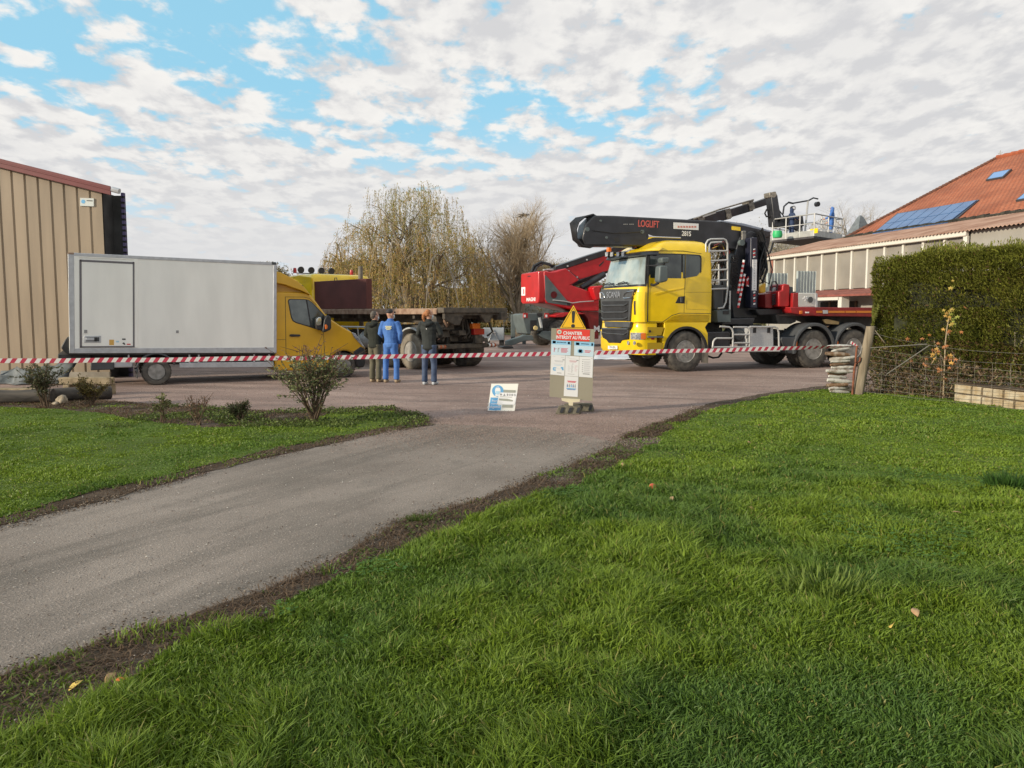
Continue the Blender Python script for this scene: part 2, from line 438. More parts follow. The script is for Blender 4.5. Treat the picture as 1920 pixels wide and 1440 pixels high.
def np_mesh(name, V, F, mats, mi=None, cols=None, smooth=False):
    me = bpy.data.meshes.new(name)
    me.vertices.add(len(V)); me.vertices.foreach_set('co', V.astype(np.float32).ravel())
    k = F.shape[1]; me.loops.add(F.size); me.loops.foreach_set('vertex_index', F.astype(np.int32).ravel())
    me.polygons.add(len(F)); me.polygons.foreach_set('loop_start', (np.arange(len(F)) * k).astype(np.int32))
    me.polygons.foreach_set('loop_total', np.full(len(F), k, np.int32))
    for m in mats: me.materials.append(m)
    if mi is not None: me.polygons.foreach_set('material_index', mi.astype(np.int32))
    if cols is not None:
        a = me.color_attributes.new('tint', 'FLOAT_COLOR', 'POINT'); a.data.foreach_set('color', cols.astype(np.float32).ravel())
    me.update(calc_edges=True)
    if smooth: me.shade_smooth()
    o = bpy.data.objects.new(name, me); COL.objects.link(o); return o

def tintmat(name, rough=0.6, trans=0.25, spec=0.3):
    """leaf material whose colour is each leaf's own tint"""
    m = bpy.data.materials.new(name); m.use_nodes = True; t = m.node_tree; b = t.nodes['Principled BSDF']
    a = t.nodes.new('ShaderNodeAttribute'); a.attribute_name = 'tint'
    t.links.new(a.outputs['Color'], b.inputs['Base Color']); b.inputs['Roughness'].default_value = rough; b.inputs['Specular IOR Level'].default_value = spec
    tr = t.nodes.new('ShaderNodeBsdfTranslucent'); t.links.new(a.outputs['Color'], tr.inputs[0])
    mx = t.nodes.new('ShaderNodeMixShader'); mx.inputs[0].default_value = trans
    t.links.new(b.outputs[0], mx.inputs[1]); t.links.new(tr.outputs[0], mx.inputs[2])
    t.links.new(mx.outputs[0], t.nodes['Material Output'].inputs[0]); return m
GRS = tintmat('grass_blade', 0.5, 0.3)
LEAF = tintmat('leaf', 0.6, 0.25)

def blades(name, poly, zones, label, hmul=1.0, thin=None):
    Xs, Ys = [], []
    for (y0, y1, dens, hs) in zones:
        # sample inside a wedge a little wider than the view
        hw = y1 * .86 + 3.2; n = int(dens * 2 * hw * (y1 - y0))
        X = rng.uniform(-hw, hw, n); Y = rng.uniform(y0, y1, n)
        ok = ((np.abs(X) < Y * .72 + .6) | ((np.abs(X) < Y * .85 + 3.2) & (rng.random(n) < .5))) & inside(poly, X, Y)
        if thin: ok &= vnoise(X, Y, 1.6, 44) * .6 + vnoise(X, Y, 5, 45) * .4 > thin
        X = X[ok]; Y = Y[ok]; Xs.append(X); Ys.append(Y)
    X = np.concatenate(Xs); Y = np.concatenate(Ys); n = len(X)
    dist = np.hypot(X, Y)
    clump = vnoise(X, Y, 1.1, 3); c2 = vnoise(X, Y, 3.4, 4); c3 = vnoise(X, Y, 9, 5)
    th = vnoise(X, Y, .5, 8)
    tuft = vnoise(X, Y, 4.2, 14); tuft2 = vnoise(X, Y, 2.1, 15)
    H = (0.024 + .032 * clump ** 1.6 + .050 * np.clip((tuft * .6 + tuft2 * .4 - .42) * 3.0, 0, 1)) * rng.uniform(.45, 1.5, n) * hmul
    H *= np.where(dist > 8.5, .62, 1.0) * np.interp(dist, [2, 6, 9, 20], [1.05, 1.0, .75, .6])
    W = rng.uniform(.0022, .0046, n) * np.interp(dist, [2, 5, 10, 20], [1, 1.35, 2.6, 4.5])
    ang = rng.uniform(0, 2 * pi, n)
    # lean follows the clump so that tufts comb one way
    la = 2 * pi * 2.5 * vnoise(X, Y, 2.6, 9) + rng.normal(0, 1.35, n)
    lean = rng.uniform(.05, 1.25, n) ** 1.2 * H
    dx = np.cos(la) * lean; dy = np.sin(la) * lean
    wx = np.cos(ang) * W; wy = np.sin(ang) * W
    V = np.zeros((n, 5, 3)); z0 = .010
    V[:, 0] = np.stack([X - wx, Y - wy, np.full(n, z0)], 1); V[:, 1] = np.stack([X + wx, Y + wy, np.full(n, z0)], 1)
    V[:, 2] = np.stack([X + dx * .35 + wx * .8, Y + dy * .35 + wy * .8, z0 + H * .6], 1)
    V[:, 3] = np.stack([X + dx * .35 - wx * .8, Y + dy * .35 - wy * .8, z0 + H * .6], 1)
    V[:, 4] = np.stack([X + dx, Y + dy, z0 + H * rng.uniform(.75, 1.0, n)], 1)
    base = np.arange(n)[:, None] * 5
    # quad + degenerate-free tri as two quads is awkward: use triangles
    F = np.concatenate([base + np.array([0, 1, 2]), base + np.array([0, 2, 3]), base + np.array([3, 2, 4])], 0)
    g1 = np.array([.092, .158, .017]); g2_ = np.array([.215, .300, .032]); g3 = np.array([.064, .138, .034]); yl = np.array([.26, .25, .07])
    m = np.clip(.30 * th + .42 * tuft2 + .28 * rng.random(n) + .25 * (tuft - .5), 0, 1)[:, None]
    C = g1 * (1 - m) + g2_ * m
    k = np.clip((vnoise(X, Y, 1.3, 12) - .48) * 3.0, 0, 1)[:, None] * np.interp(dist, [6, 12], [.60, .35])[:, None]
    C = C * (1 - k) + g3 * k
    dry = (rng.random(n) < .035)[:, None]; C = np.where(dry, yl, C)
    C = C * rng.uniform(.75, 1.25, n)[:, None]
    cols = np.ones((n, 5, 4)); cols[:, :, :3] = C[:, None, :]
    o = np_mesh(name, V.reshape(-1, 3), F, [GRS], cols=cols.reshape(-1, 4))
    return tag(o, label, 'grass', kind='stuff')
blades('grass', lawnRp, [(1.6, 3.4, 17000, 1), (3.4, 5, 12500, 1), (5, 7.5, 7500, 1), (7.5, 11, 3200, 1), (11, 17, 1300, 1)], 'thick lush green grass of the wide lawn beside the driveway')
blades('grass', lawnLp, [(4, 8, 4200, 1), (8, 11, 2200, 1), (11, 15, 1200, 1)], 'short green grass between the driveway and the shrub bed', .72)

# clover patches in the near lawn
def leaf_mesh(name, Pn, Nn, size, cols, aspect=.6, m=None, smooth=False):
    """flat rhombic leaves: centres Pn, direction Nn (leaf axis), random roll"""
    n = len(Pn); a = Nn / np.maximum(np.linalg.norm(Nn, axis=1, keepdims=True), 1e-6)
    rnd = rng.normal(size=(n, 3)); b = np.cross(a, rnd); b /= np.maximum(np.linalg.norm(b, axis=1, keepdims=True), 1e-6)
    s = size[:, None] if hasattr(size, '__len__') else size
    V = np.stack([Pn - a * s * .5, Pn + b * s * .5 * aspect, Pn + a * s * .5, Pn - b * s * .5 * aspect], 1)
    F = np.arange(n * 4).reshape(n, 4)
    C = np.ones((n, 4, 4)); C[:, :, :3] = cols[:, None, :]
    return np_mesh(name, V.reshape(-1, 3), F, [m or LEAF], cols=C.reshape(-1, 4))
n = 46000
X = rng.uniform(-3, 7, n); Y = rng.uniform(2, 8, n)
ok = inside(lawnRp, X, Y) & (vnoise(X, Y, .7, 22) * .6 + vnoise(X, Y, 2.5, 23) * .4 > .57)
X = X[ok]; Y = Y[ok]; n = len(X)
Pn = np.stack([X, Y, rng.uniform(.045, .085, n)], 1); Pn = np.repeat(Pn, 3, 0)
aa = rng.uniform(0, 2 * pi, n)[:, None] + np.array([0, 2.09, 4.19])[None, :]; aa = aa.ravel()
D = np.stack([np.cos(aa), np.sin(aa), rng.uniform(-.1, .35, 3 * n)], 1)
Pn = Pn + D * .007
cc = np.array([.075, .17, .022]) * rng.uniform(.75, 1.4, (3 * n, 1))
V0 = np.cross(D, np.array([0, 0, 1.0])); V0 /= np.linalg.norm(V0, axis=1, keepdims=True)
s = rng.uniform(.011, .017, (3 * n, 1))
V = np.stack([Pn - D * s * .5, Pn + V0 * s * .5, Pn + D * s * .5, Pn - V0 * s * .5], 1)
C = np.ones((3 * n, 4, 4)); C[:, :, :3] = cc[:, None, :]
o = np_mesh('clover', V.reshape(-1, 3), np.arange(12 * n).reshape(-1, 4), [LEAF], cols=C.reshape(-1, 4))
tag(o, 'small round clover leaves growing among the near grass', 'clover', kind='stuff')

# dead brown weeds on the verge: thin tangled stems
def stems(name, n, polyin, polyout, rngx, rngy, label, h=(.01, .05), ln=(.04, .12), colr=((.11, .065, .035), (.20, .13, .075)), thr=.42, seed=2):
    X = rng.uniform(*rngx, n); Y = rng.uniform(*rngy, n)
    ok = inside(polyin, X, Y) & (vnoise(X, Y, 2.2, seed) > thr - .15 * rng.random(n))
    if polyout is not None: ok &= ~inside(polyout, X, Y)
    X = X[ok]; Y = Y[ok]; n = len(X)
    if not n: return
    a = rng.uniform(0, 2 * pi, n); l = rng.uniform(*ln, n); hh = rng.uniform(*h, n); wd = rng.uniform(.0012, .003, n) * np.interp(Y, [3, 8, 14], [1, 1.7, 3])
    A = np.stack([X, Y, np.full(n, .012) + hh * .2], 1); d = np.stack([np.cos(a) * l, np.sin(a) * l, hh], 1)
    b = A + d * .5 + np.stack([rng.normal(0, .01, n), rng.normal(0, .01, n), hh * .4], 1); c = A + d
    sd_ = np.stack([-np.sin(a) * wd, np.cos(a) * wd, np.zeros(n)], 1); up = np.array([0, 0, 1.0]) * wd[:, None]
    V = np.stack([A - sd_, A + sd_, b + sd_ + up, b - sd_ + up, c], 1)
    base = np.arange(n)[:, None] * 5
    F = np.concatenate([base + np.array([0, 1, 2]), base + np.array([0, 2, 3]), base + np.array([3, 2, 4])], 0)
    t = rng.random((n, 1)); C = np.array(colr[0]) * (1 - t) + np.array(colr[1]) * t
    cols = np.ones((n, 5, 4)); cols[:, :, :3] = C[:, None, :]
    o = np_mesh(name, V.reshape(-1, 3), F, [LEAF], cols=cols.reshape(-1, 4))
    return tag(o, label, 'dead weeds', kind='stuff')
stems('dead_weeds', 300000, soilRp, lawnRp, (-5, 3.2), (2, 13), 'dry brown weeds and litter along the right edge of the driveway', h=(-.006, .026), ln=(.02, .10), colr=((.075, .045, .026), (.20, .13, .075)), thr=.42)
stems('dead_weeds', 120000, soilLp, lawnLp, (-12, 0), (5.5, 15), 'dry brown weeds and leaf litter round the shrub bed', thr=.35, ln=(.02, .08), h=(-.004, .02))
blades('verge_grass', soilRp, [(2, 5, 1500, 1), (5, 8, 900, 1), (8, 13, 420, 1)], 'sparse blades of grass creeping into the soil verge', .6, thin=.50)
blades('verge_grass', soilLp, [(5, 10, 700, 1), (10, 15, 420, 1)], 'sparse blades of grass creeping into the shrub bed', .6, thin=.50)
# sparse green weeds within the verge
X_ = rng.uniform(-5, 3.2, 90000); Y_ = rng.uniform(2, 13, 90000)
ok = inside(soilRp, X_, Y_) & ~inside(lawnRp, X_, Y_) & (vnoise(X_, Y_, 1.8, 51) > .56)
X_ = X_[ok]; Y_ = Y_[ok]; n = len(X_)
a = rng.uniform(0, 2 * pi, n)
D = np.stack([np.cos(a), np.sin(a), rng.uniform(.1, 1.2, n)], 1)
o = leaf_mesh('weeds', np.stack([X_, Y_, rng.uniform(.012, .04, n)], 1), D, rng.uniform(.02, .05, n), np.array([.10, .15, .03]) * rng.uniform(.6, 1.4, (n, 1)), .25)
tag(o, 'patches of low green weeds creeping over the soil verge', 'weeds', kind='stuff')

# loose stones
def stones(name, X, Y, smin, smax, colf, label):
    n = len(X); s = rng.uniform(smin, smax, n)
    oct_ = np.array([(1, 0, 0), (0, 1, 0), (-1, 0, 0), (0, -1, 0), (0, 0, .6), (0, 0, -.3)], float)
    V = oct_[None] * s[:, None, None] * rng.uniform(.6, 1.3, (n, 6, 1)); V += np.stack([X, Y, .010 + s * .1], 1)[:, None, :]
    F = np.array([(0, 1, 4), (1, 2, 4), (2, 3, 4), (3, 0, 4), (1, 0, 5), (2, 1, 5), (3, 2, 5), (0, 3, 5)])
    F = (np.arange(n)[:, None, None] * 6 + F[None]).reshape(-1, 3)
    C = np.ones((n, 6, 4)); C[:, :, :3] = colf(n)[:, None, :]
    o = np_mesh(name, V.reshape(-1, 3), F, [STN], cols=C.reshape(-1, 4)); return tag(o, label, 'gravel', kind='stuff')
STN = tintmat('stone', .9, 0.0, .2)
X = rng.uniform(-9, 12, 60000); Y = rng.uniform(2.5, 22, 60000) ** 1.0
dd = np.hypot(X, Y); ok = (~inside(lawnRp, X, Y)) & (~inside(lawnLp, X, Y)) & (np.abs(X) < Y * .75 + 1) & (rng.random(60000) < np.where(inside([tuple(p) for p in drive], X, Y), .35, .9))
X = X[ok]; Y = Y[ok]
stones('loose_gravel', X, Y, .003, .010, lambda n: np.where(rng.random((n, 1)) < .22, np.array([[.50, .47, .42]]), np.array([[.20, .165, .145]])) * rng.uniform(.6, 1.25, (n, 1)), 'small pale and pinkish stones scattered over the driveway and yard')
# denser stones along the verge edge
X = rng.uniform(-4.5, 2.5, 70000); Y = rng.uniform(2.5, 12, 70000)
ok = inside(soilRp, X, Y) & ~inside(lawnRp, X, Y) & (vnoise(X, Y, 1.5, 77) < .5)
stones('verge_gravel', X[ok], Y[ok], .003, .009, lambda n: np.array([[.24, .21, .185]]) * rng.uniform(.5, 1.6, (n, 1)), 'grit and small stones lying on the soil verge')

# crumbs of soil and bark strewn across the edges of the drive
def edge_scatter(poly, n, sd_, label, y1):
    P_ = np.array([tuple(p) for p in poly]); i = rng.integers(0, len(P_), n); j = (i + 1) % len(P_); t = rng.random((n, 1)); q = P_[i] * (1 - t) + P_[j] * t + rng.normal(0, sd_, (n, 2)); ok = (q[:, 1] > 2) & (q[:, 1] < y1) & (vnoise(q[:, 0], q[:, 1], 2.6, 66) > .36); q = q[ok]
    return stones('soil_crumbs', q[:, 0], q[:, 1], .003, .011, lambda n: np.where(rng.random((n, 1)) < .2, np.array([[.26, .21, .16]]), np.array([[.075, .052, .035]])) * rng.uniform(.6, 1.5, (n, 1)), label)
edge_scatter(soilRp, 30000, .09, 'dark soil crumbs strewn along the right edge of the driveway', 14)
edge_scatter(soilLp, 30000, .08, 'dark soil crumbs strewn along the left edge of the driveway', 15)
n = 26000; X = rng.uniform(-2.2, 2.4, n); Y = 10.9 + rng.normal(0, .9, n); ok = ~inside(lawnRp, X, Y) & ~inside(lawnLp, X, Y)
stones('loose_gravel', X[ok], Y[ok], .003, .009, lambda n: np.array([[.27, .205, .175]]) * rng.uniform(.5, 1.5, (n, 1)), 'pinkish gravel spilling over the end of the paved driveway')
# ------------------------------------------------------------------ yellow crane truck
g0 = G(1285, 697)
S = Fr(g0.x, g0.y, (.942, .335))
truck = empty('crane_truck', S.o, S.ang, 'bright yellow three-axle lorry with a folded black loading crane above its cab', 'truck')
sz = lambda pts, v=0.0: S.zp(pts, 1070, 360, 4.0, v)        # zoom-4 coordinates of the cab
s5 = lambda pts, v=0.0: S.zp(pts, 1300, 420, 4.8, v)
W2 = 2.45
def ring(uf, ur, vn, vf, rf, rr, z, k=7, bow=0.05):
    """rounded plan outline, starts at near rear, runs along near side to the front, across, back"""
    p = []
    def cor(cu, cv, r, a0, a1):
        for i in range(k + 1):
            a = R(a0 + (a1 - a0) * i / k); p.append((cu + r * cos(a), cv + r * sin(a), z))
    cor(ur - rr, vn + rr, rr, 0, -90)
    cor(uf + rf, vn + rf, rf, -90, -180)
    for i in range(1, 6):
        f = i / 6; v = vn + rf + (vf - vn - 2 * rf) * f; p.append((uf - bow * 4 * f * (1 - f), v, z))
    cor(uf + rf, vf - rf, rf, 180, 90)
    cor(ur - rr, vf - rr, rr, 90, 0)
    return p
ucab0, ucab1 = -1.56, .86
cabrings = [(1.40, -1.53, .86, 0, .0, .26), (1.9, -1.56, .86, 0, 0, .26), (2.32, -1.54, .86, 0, 0, .27), (2.42, -1.50, .86, .01, 0, .28), (2.85, -1.39, .86, .03, 0, .28),
            (3.20, -1.29, .85, .05, 0, .28), (3.36, -1.24, .84, .06, 0, .26), (3.42, -1.20, .83, .075, 0, .25), (3.50, -1.02, .81, .10, 0, .24), (3.60, -.86, .77, .16, 0, .22), (3.68, -.68, .70, .26, 0, .2), (3.73, -.42, .52, .42, 0, .15)]
def cabring(z, off=0.0):
    """interpolated outline at height z grown by off"""
    c = cabrings
    for i in range(len(c) - 1):
        if c[i][0] <= z <= c[i + 1][0]:
            t = (z - c[i][0]) / (c[i + 1][0] - c[i][0]); a = [c[i][j] * (1 - t) + c[i + 1][j] * t for j in range(6)]; break
    else: a = list(c[0] if z < c[0][0] else c[-1])
    return ring(a[1] - off, a[2] + off, a[3] - off, W2 - a[3] + off, a[5] + off, .10 + off, z)
cab = MB().loft([cabring(z) for z in sorted(set([c[0] for c in cabrings] + [1.6, 2.1, 2.6, 3.0]))]).build('cab', YEL, truck, smooth=50)
NR = len(cabring(2.0))
# ring index ranges: near rear corner 0-7, near front corner 8-15, front 16-20, far front corner 21-28
def strip(name, z0, z1, i0, i1, off, m, par, nz=4, zf=cabring, th=0.0):
    zs = [z0 + (z1 - z0) * i / nz for i in range(nz + 1)]
    outer = [zf(z, off)[i0:i1 + 1] for z in zs]; inner = [zf(z, -0.03)[i0:i1 + 1] for z in zs]
    b = MB()
    sec = []
    b.loft([o for o in outer], caps=False, closed=False)
    # edges
    b.loft([outer[-1], inner[-1]], caps=False, closed=False); b.loft([inner[0], outer[0]], caps=False, closed=False)
    b.loft([[o[0] for o in outer], [o[0] for o in inner]], caps=False, closed=False); b.loft([[o[-1] for o in inner], [o[-1] for o in outer]], caps=False, closed=False)
    return b.build(name, m, par, smooth=50)
strip('windscreen', 2.46, 3.22, 10, 26, .012, WSH, cab)
strip('windscreen_surround', 2.40, 3.27, 9, 27, .006, BLK, cab)
# wipers
wp = MB()
for v0, v1 in ((.45, 1.15), (1.3, 2.05)):
    wp.tube([(-1.60, v0, 2.44), (-1.585, (v0 + v1) / 2, 2.56), (-1.58, v1, 2.52)], .012, 5); wp.tube([(-1.585, v0 + .1, 2.53), (-1.585, v1 + .1, 2.49)], .014, 4)
wp.build('wiper', BLK, cab)
# sun visor with lamps
vis = MB().loft([cabring(3.24, .03)[8:29], cabring(3.27, .17)[8:29], cabring(3.36, .15)[8:29], cabring(3.40, .02)[8:29]], caps=False, closed=False)
vis.build('sun_visor', BLP, cab, smooth=60)
MB().loft([cabring(3.36, .13)[8:29], cabring(3.38, .17)[8:29], cabring(3.47, .15)[8:29], cabring(3.50, -.02)[8:29]], caps=False, closed=False).build('lamp_shelf', YEL, cab, smooth=50)
def fz(pts, u): return [S.vz(1070 + a / 4, 360 + b / 4, u) for a, b in pts]
for x in (285, 323, 370, 408):
    v, z = fz([(x, 468)], -1.40)[0]
    l = MB().box(-1.47, -1.36, v - .10, v + .10, z - .075, z + .075).build('roof_lamp', BLP, cab, bevel=.01)
    MB().box(-1.477, -1.468, v - .085, v + .085, z - .06, z + .06).build('lens', LMP, l)
for x, y, u in ((287, 428, -1.2), (482, 392, -1.1)):
    v, z = fz([(x, y)], u)[0]
    l = MB().lathe([(.085, -.13), (.085, -.1)], (u, v, z), 14, 'z').build('beacon', BLP, cab)
    MB().lathe([(.07, -.10), (.075, -.02), (.065, .07), (.03, .09)], (u, v, z), 14, 'z').build('beacon_lens', ORG, l)
(hu, hz) = sz([(580, 335)], .35)[0]; (hu2, hz2) = sz([(825, 325)], .35)[0]
MB().lathe([(.075, -.02), (.06, .03), (.025, .15), (.018, .3), (.018, hu2 - hu)], (hu, .35, hz), 14, 'x').build('air_horn', CHR, cab, smooth=60)
# grille
gx = -1.615
pg = lambda pts: [S.vz(1100 + a / 9, 520 + b / 9, gx) for a, b in pts]     # zoom-9 coordinates on the front face
gr = MB().prismx(pg([(240, 200), (800, 195), (760, 300), (715, 735), (255, 735), (232, 400)]), gx, gx + .12).build('grille', GRY, cab, bevel=.02)
MB().prismx(pg([(262, 405), (712, 395), (700, 720), (262, 720)]), gx - .004, gx + .02).build('grille_mesh', BLK, gr)
for y in (480, 595, 710):
    q = pg([(262, y - 28), (300, y - 4), (640, y - 8), (695, y - 36)])
    MB().tube([(gx - .02, a, b) for a, b in q], .018, 6).build('grille_bar', GRY, gr)
for pts in ([(235, 258), (275, 265), (302, 300), (308, 340), (300, 358), (240, 352)], [(795, 232), (690, 245), (645, 285), (628, 330), (640, 355), (762, 345)]):
    q = pg(pts); MB().tube([(gx - .012, a, b) for a, b in q] + [(gx - .012, *q[0])], .016, 6).build('grille_trim', CHR, gr)
q = pg([(460, 298)])[0]
text('SCANIA', .25, CHR, gr, basis((gx - .012, q[0], q[1]), (0, -1, 0), (0, 0, 1)), ext=.012, sx=.98, bold=.004)
# lower front: bumper
bumps = [(.50, -1.50, .0, .30), (.62, -1.58, 0, .30), (1.0, -1.60, 0, .30), (1.16, -1.60, 0, .30), (1.20, -1.56, .01, .3), (1.38, -1.54, .01, .28)]
def bring(z, off=0.0):
    c = bumps
    for i in range(len(c) - 1):
        if c[i][0] <= z <= c[i + 1][0]:
            t = (z - c[i][0]) / (c[i + 1][0] - c[i][0]); a = [c[i][j] * (1 - t) + c[i + 1][j] * t for j in range(4)]; break
    else: a = list(c[0] if z < c[0][0] else c[-1])
    return ring(a[1] - off, -.93, a[2] - off, W2 - a[2] + off, a[3] + off, .03, z, bow=.06)
MB().loft([bring(c[0]) for c in bumps]).build('bumper', YEL, truck, smooth=50)
bp = truck.children[-1]
strip('headlight', .93, 1.12, 9, 15, .012, LMP, bp, zf=bring)
strip('indicator', .94, 1.11, 8, 10, .018, ORG, bp, zf=bring)
strip('headlight', .93, 1.12, 21, 27, .012, LMP, bp, zf=bring)
strip('bumper_seam', 1.375, 1.40, 8, 28, -.01, BLK, bp, zf=bring, nz=1)
gb = -1.67
pb = lambda pts: [S.vz(1100 + a / 9, 520 + b / 9, gb) for a, b in pts]
lg = MB().prismx(pb([(290, 745), (725, 750), (712, 850), (300, 838)]), gb + .01, gb + .1).build('lower_grille', GRY, bp, bevel=.015)
MB().prismx(pb([(255, 850), (700, 855), (690, 1040), (580, 1065), (560, 1110), (365, 1105), (335, 1060), (270, 1020), (250, 960)]), gb - .005, gb + .1).build('lower_intake', BLP, bp, bevel=.02)
q = pb([(265, 870), (700, 875)]); MB().tube([(gb - .02, *a) for a in q], .022, 6).build('intake_bar', GRY, bp)
q = pb([(270, 925), (350, 945), (640, 965), (690, 930)]); MB().tube([(gb - .02, *a) for a in q], .015, 6).build('intake_bar', GRY, bp)
q = pb([(365, 1155), (520, 1155), (520, 1212), (365, 1212)])
npl = MB().prismx(q, gb - .012, gb + .01).build('number_plate', WTX, bp)
c = pb([(443, 1184)])[0]; text('CW-099-J', .11, BTX, npl, basis((gb - .014, c[0], c[1]), (0, -1, 0), (0, 0, 1)), ext=.001, sx=.95)
for x, y in ((720, 1105), (825, 1108)):
    c = S.vz(1100 + x / 9, 520 + y / 9, gb + .08); MB().lathe([(.06, 0), (.05, .03), (.01, .035)], (gb + .035, c[0], c[1]), 16, 'x').build('fog_lamp', LMP, bp)
# corner air deflector
strip('corner_deflector', 1.42, 2.25, 9, 14, .022, YEL, cab)
strip('deflector_slot', 1.62, 2.0, 13, 14, .028, BLK, cab)
MB().box(-1.26, -1.235, -.012, .02, 1.42, 3.2).build('panel_gap', BLK, cab)
# step recess below the door: flat plates, shade painted as darker yellow
rec = MB().prism(sz([(575, 1012), (700, 1015), (678, 1075), (575, 1075)]), -.004, .05).build('step_recess', mat('yellow_recess_shade', (.45, .30, .01), .5), bp)
MB().prism(sz([(575, 1080), (690, 1080), (690, 1092), (575, 1092)]), -.05, .1).build('step_tread', GMET, bp)
MB().prism(sz([(575, 1130), (690, 1130), (690, 1195), (575, 1195)]), -.004, .05).build('step_recess', mat('yellow_recess_shade', (.45, .30, .01), .5), bp)
c = sz([(593, 1045)])[0]; MB().lathe([(.035, -.01), (.035, .01)], (c[0], -.006, c[1]), 14).build('cap', BLK, bp)
c = sz([(615, 1097)])[0]; MB().box(c[0] - .05, c[0] + .05, -.012, .01, c[1] - .035, c[1] + .035).build('marker', REDL, bp)
MB().prism(sz([(560, 1205), (720, 1210), (720, 1222), (560, 1218)]), 0, .5).build('lower_lip', BLK, bp)
# side window, seams, handle
wn = sz([(572, 458), (830, 462), (972, 470), (984, 478), (988, 500), (986, 600), (976, 625), (955, 640), (860, 656), (720, 668), (630, 690), (560, 694)])
MB().prism(wn, .028, .06).build('window_rubber', BLK, cab, bevel=.01)
gw = MB().prism(sz([(600, 468), (832, 470), (832, 652), (720, 660), (640, 680), (600, 684)]), .020, .05).build('door_window', GLS, cab)
MB().prism(sz([(846, 472), (965, 478), (976, 500), (974, 600), (950, 630), (846, 648)]), .020, .05).build('rear_window', GLS, cab)
def line(pts, w, v, m, par, name='door_seam'):
    b = MB()
    for a, c in zip(pts[:-1], pts[1:]):
        a = Vector((a[0], 0, a[1])); c = Vector((c[0], 0, c[1])); d = (c - a); n = Vector((-d.z, 0, d.x)).normalized() * w / 2; d = d.normalized() * w * .4
        q = [a - d - n, c + d - n, c + d + n, a - d + n]; b.prism([(k.x, k.z) for k in q], v, v + .012)
    return b.build(name, m, par, smooth=0)
SEAM = mat('seam_dark', (.10, .075, .02), .7)
line(sz([(580, 694), (577, 972)]), .014, -.002, SEAM, cab); line(sz([(863, 470), (860, 656), (852, 800), (850, 906)]), .013, -.001, SEAM, cab)
line(sz([(577, 972), (690, 975), (712, 960), (760, 925), (820, 908), (1050, 912)]), .018, -.002, SEAM, cab)
line(sz([(862, 752), (1050, 752)]), .007, -.001, SEAM, cab); line(sz([(870, 815), (870, 878), (1030, 885)]), .006, -.001, SEAM, cab)
line(sz([(590, 438), (850, 440), (990, 462)]), .012, .055, SEAM, cab)
MB().prism(sz([(784, 834), (808, 786), (858, 780), (855, 836)]), -.006, .02).build('door_handle_recess', BLK, cab, bevel=.008)
MB().prism(sz([(818, 790), (836, 788), (834, 828), (822, 828)]), -.03, .0).build('door_handle', GRY, cab, bevel=.008)
# crease panel on the door
MB().prism(sz([(620, 760), (735, 735), (852, 715), (852, 725), (740, 748), (640, 775)]), -.010, .02).build('door_crease', YEL, cab, bevel=.009)
# mirror
mr = MB().prism(sz([(652, 560), (665, 552), (705, 552), (716, 562), (716, 660), (705, 672), (660, 684), (645, 670)], -.3), -.42, -.16).build('mirror', GMET, cab, bevel=.05, seg=3)
MB().prism(sz([(665, 500), (675, 492), (718, 492), (727, 500), (722, 534), (670, 536)], -.3), -.42, -.18).build('wide_mirror', GMET, mr, bevel=.04, seg=3)
a = sz([(600, 548), (670, 552), (690, 545), (690, 535)], -.2); MB().tube([(a[0][0], .05, a[0][1]), (a[1][0], -.15, a[1][1]), (a[2][0], -.3, a[2][1]), (a[3][0], -.3, a[3][1])], .022, 8).build('mirror_arm', BLK, mr)
a = sz([(628, 690), (625, 700), (640, 685)], -.15); MB().tube([(a[0][0], .05, a[0][1]), (a[1][0], -.12, a[1][1]), (a[2][0], -.28, a[2][1])], .035, 8).build('mirror_arm', BLK, mr)
# front wheel arch
cu, cz = sz([(858, 1198)])[0]; rw = .575; cz = rw
outer = arc(0, rw, .86, 14, 150, 18)
fend = sz([(700, 975), (760, 930), (830, 912), (1050, 916), (1040, 970), (1010, 1015), (1030, 1060), (1030, 1180)])
pts = [(a, b) for a, b in fend]
pts += [p for p in arc(0, rw, .70, 10, 168, 18)]
pts += sz([(690, 1190), (690, 1092), (705, 1020)])
arch = MB().prism(pts, 0.0, .55).build('wheel_arch', YEL, truck, bevel=.02)
MB().prism(arc(0, rw, .72, 4, 172, 18) + arc(0, rw, .655, 172, 4, 18), -.03, .5).build('arch_lip', BLK, arch)
MB().prism(arc(0, rw, .70, 0, 180, 18), .42, .55).build('arch_liner', CHS, arch)
mf = sz([(985, 1080), (1035, 1085), (1035, 1285), (985, 1280)]); MB().prism(mf, .02, .05).build('mud_flap', TYD, arch)
wheel(truck, 0, rw, rw, .34, .0, dish=.03, hub=-.07, name='wheel')
far = wheel(truck, 0, rw, rw, .34, W2 - .34, dish=.2, name='wheel')
# rear axles
ax = [S.uv(1526, 656)[0], S.uv(1601, 656)[0]]
for u in ax:
    wheel(truck, u, rw, rw, .30, .0, dish=.16, hub=-.02, name='wheel'); wheel(truck, u, rw, rw, .30, .33, dish=.03, name='wheel'); wheel(truck, u, rw, rw, .60, W2 - .6, dish=.1, name='wheel')
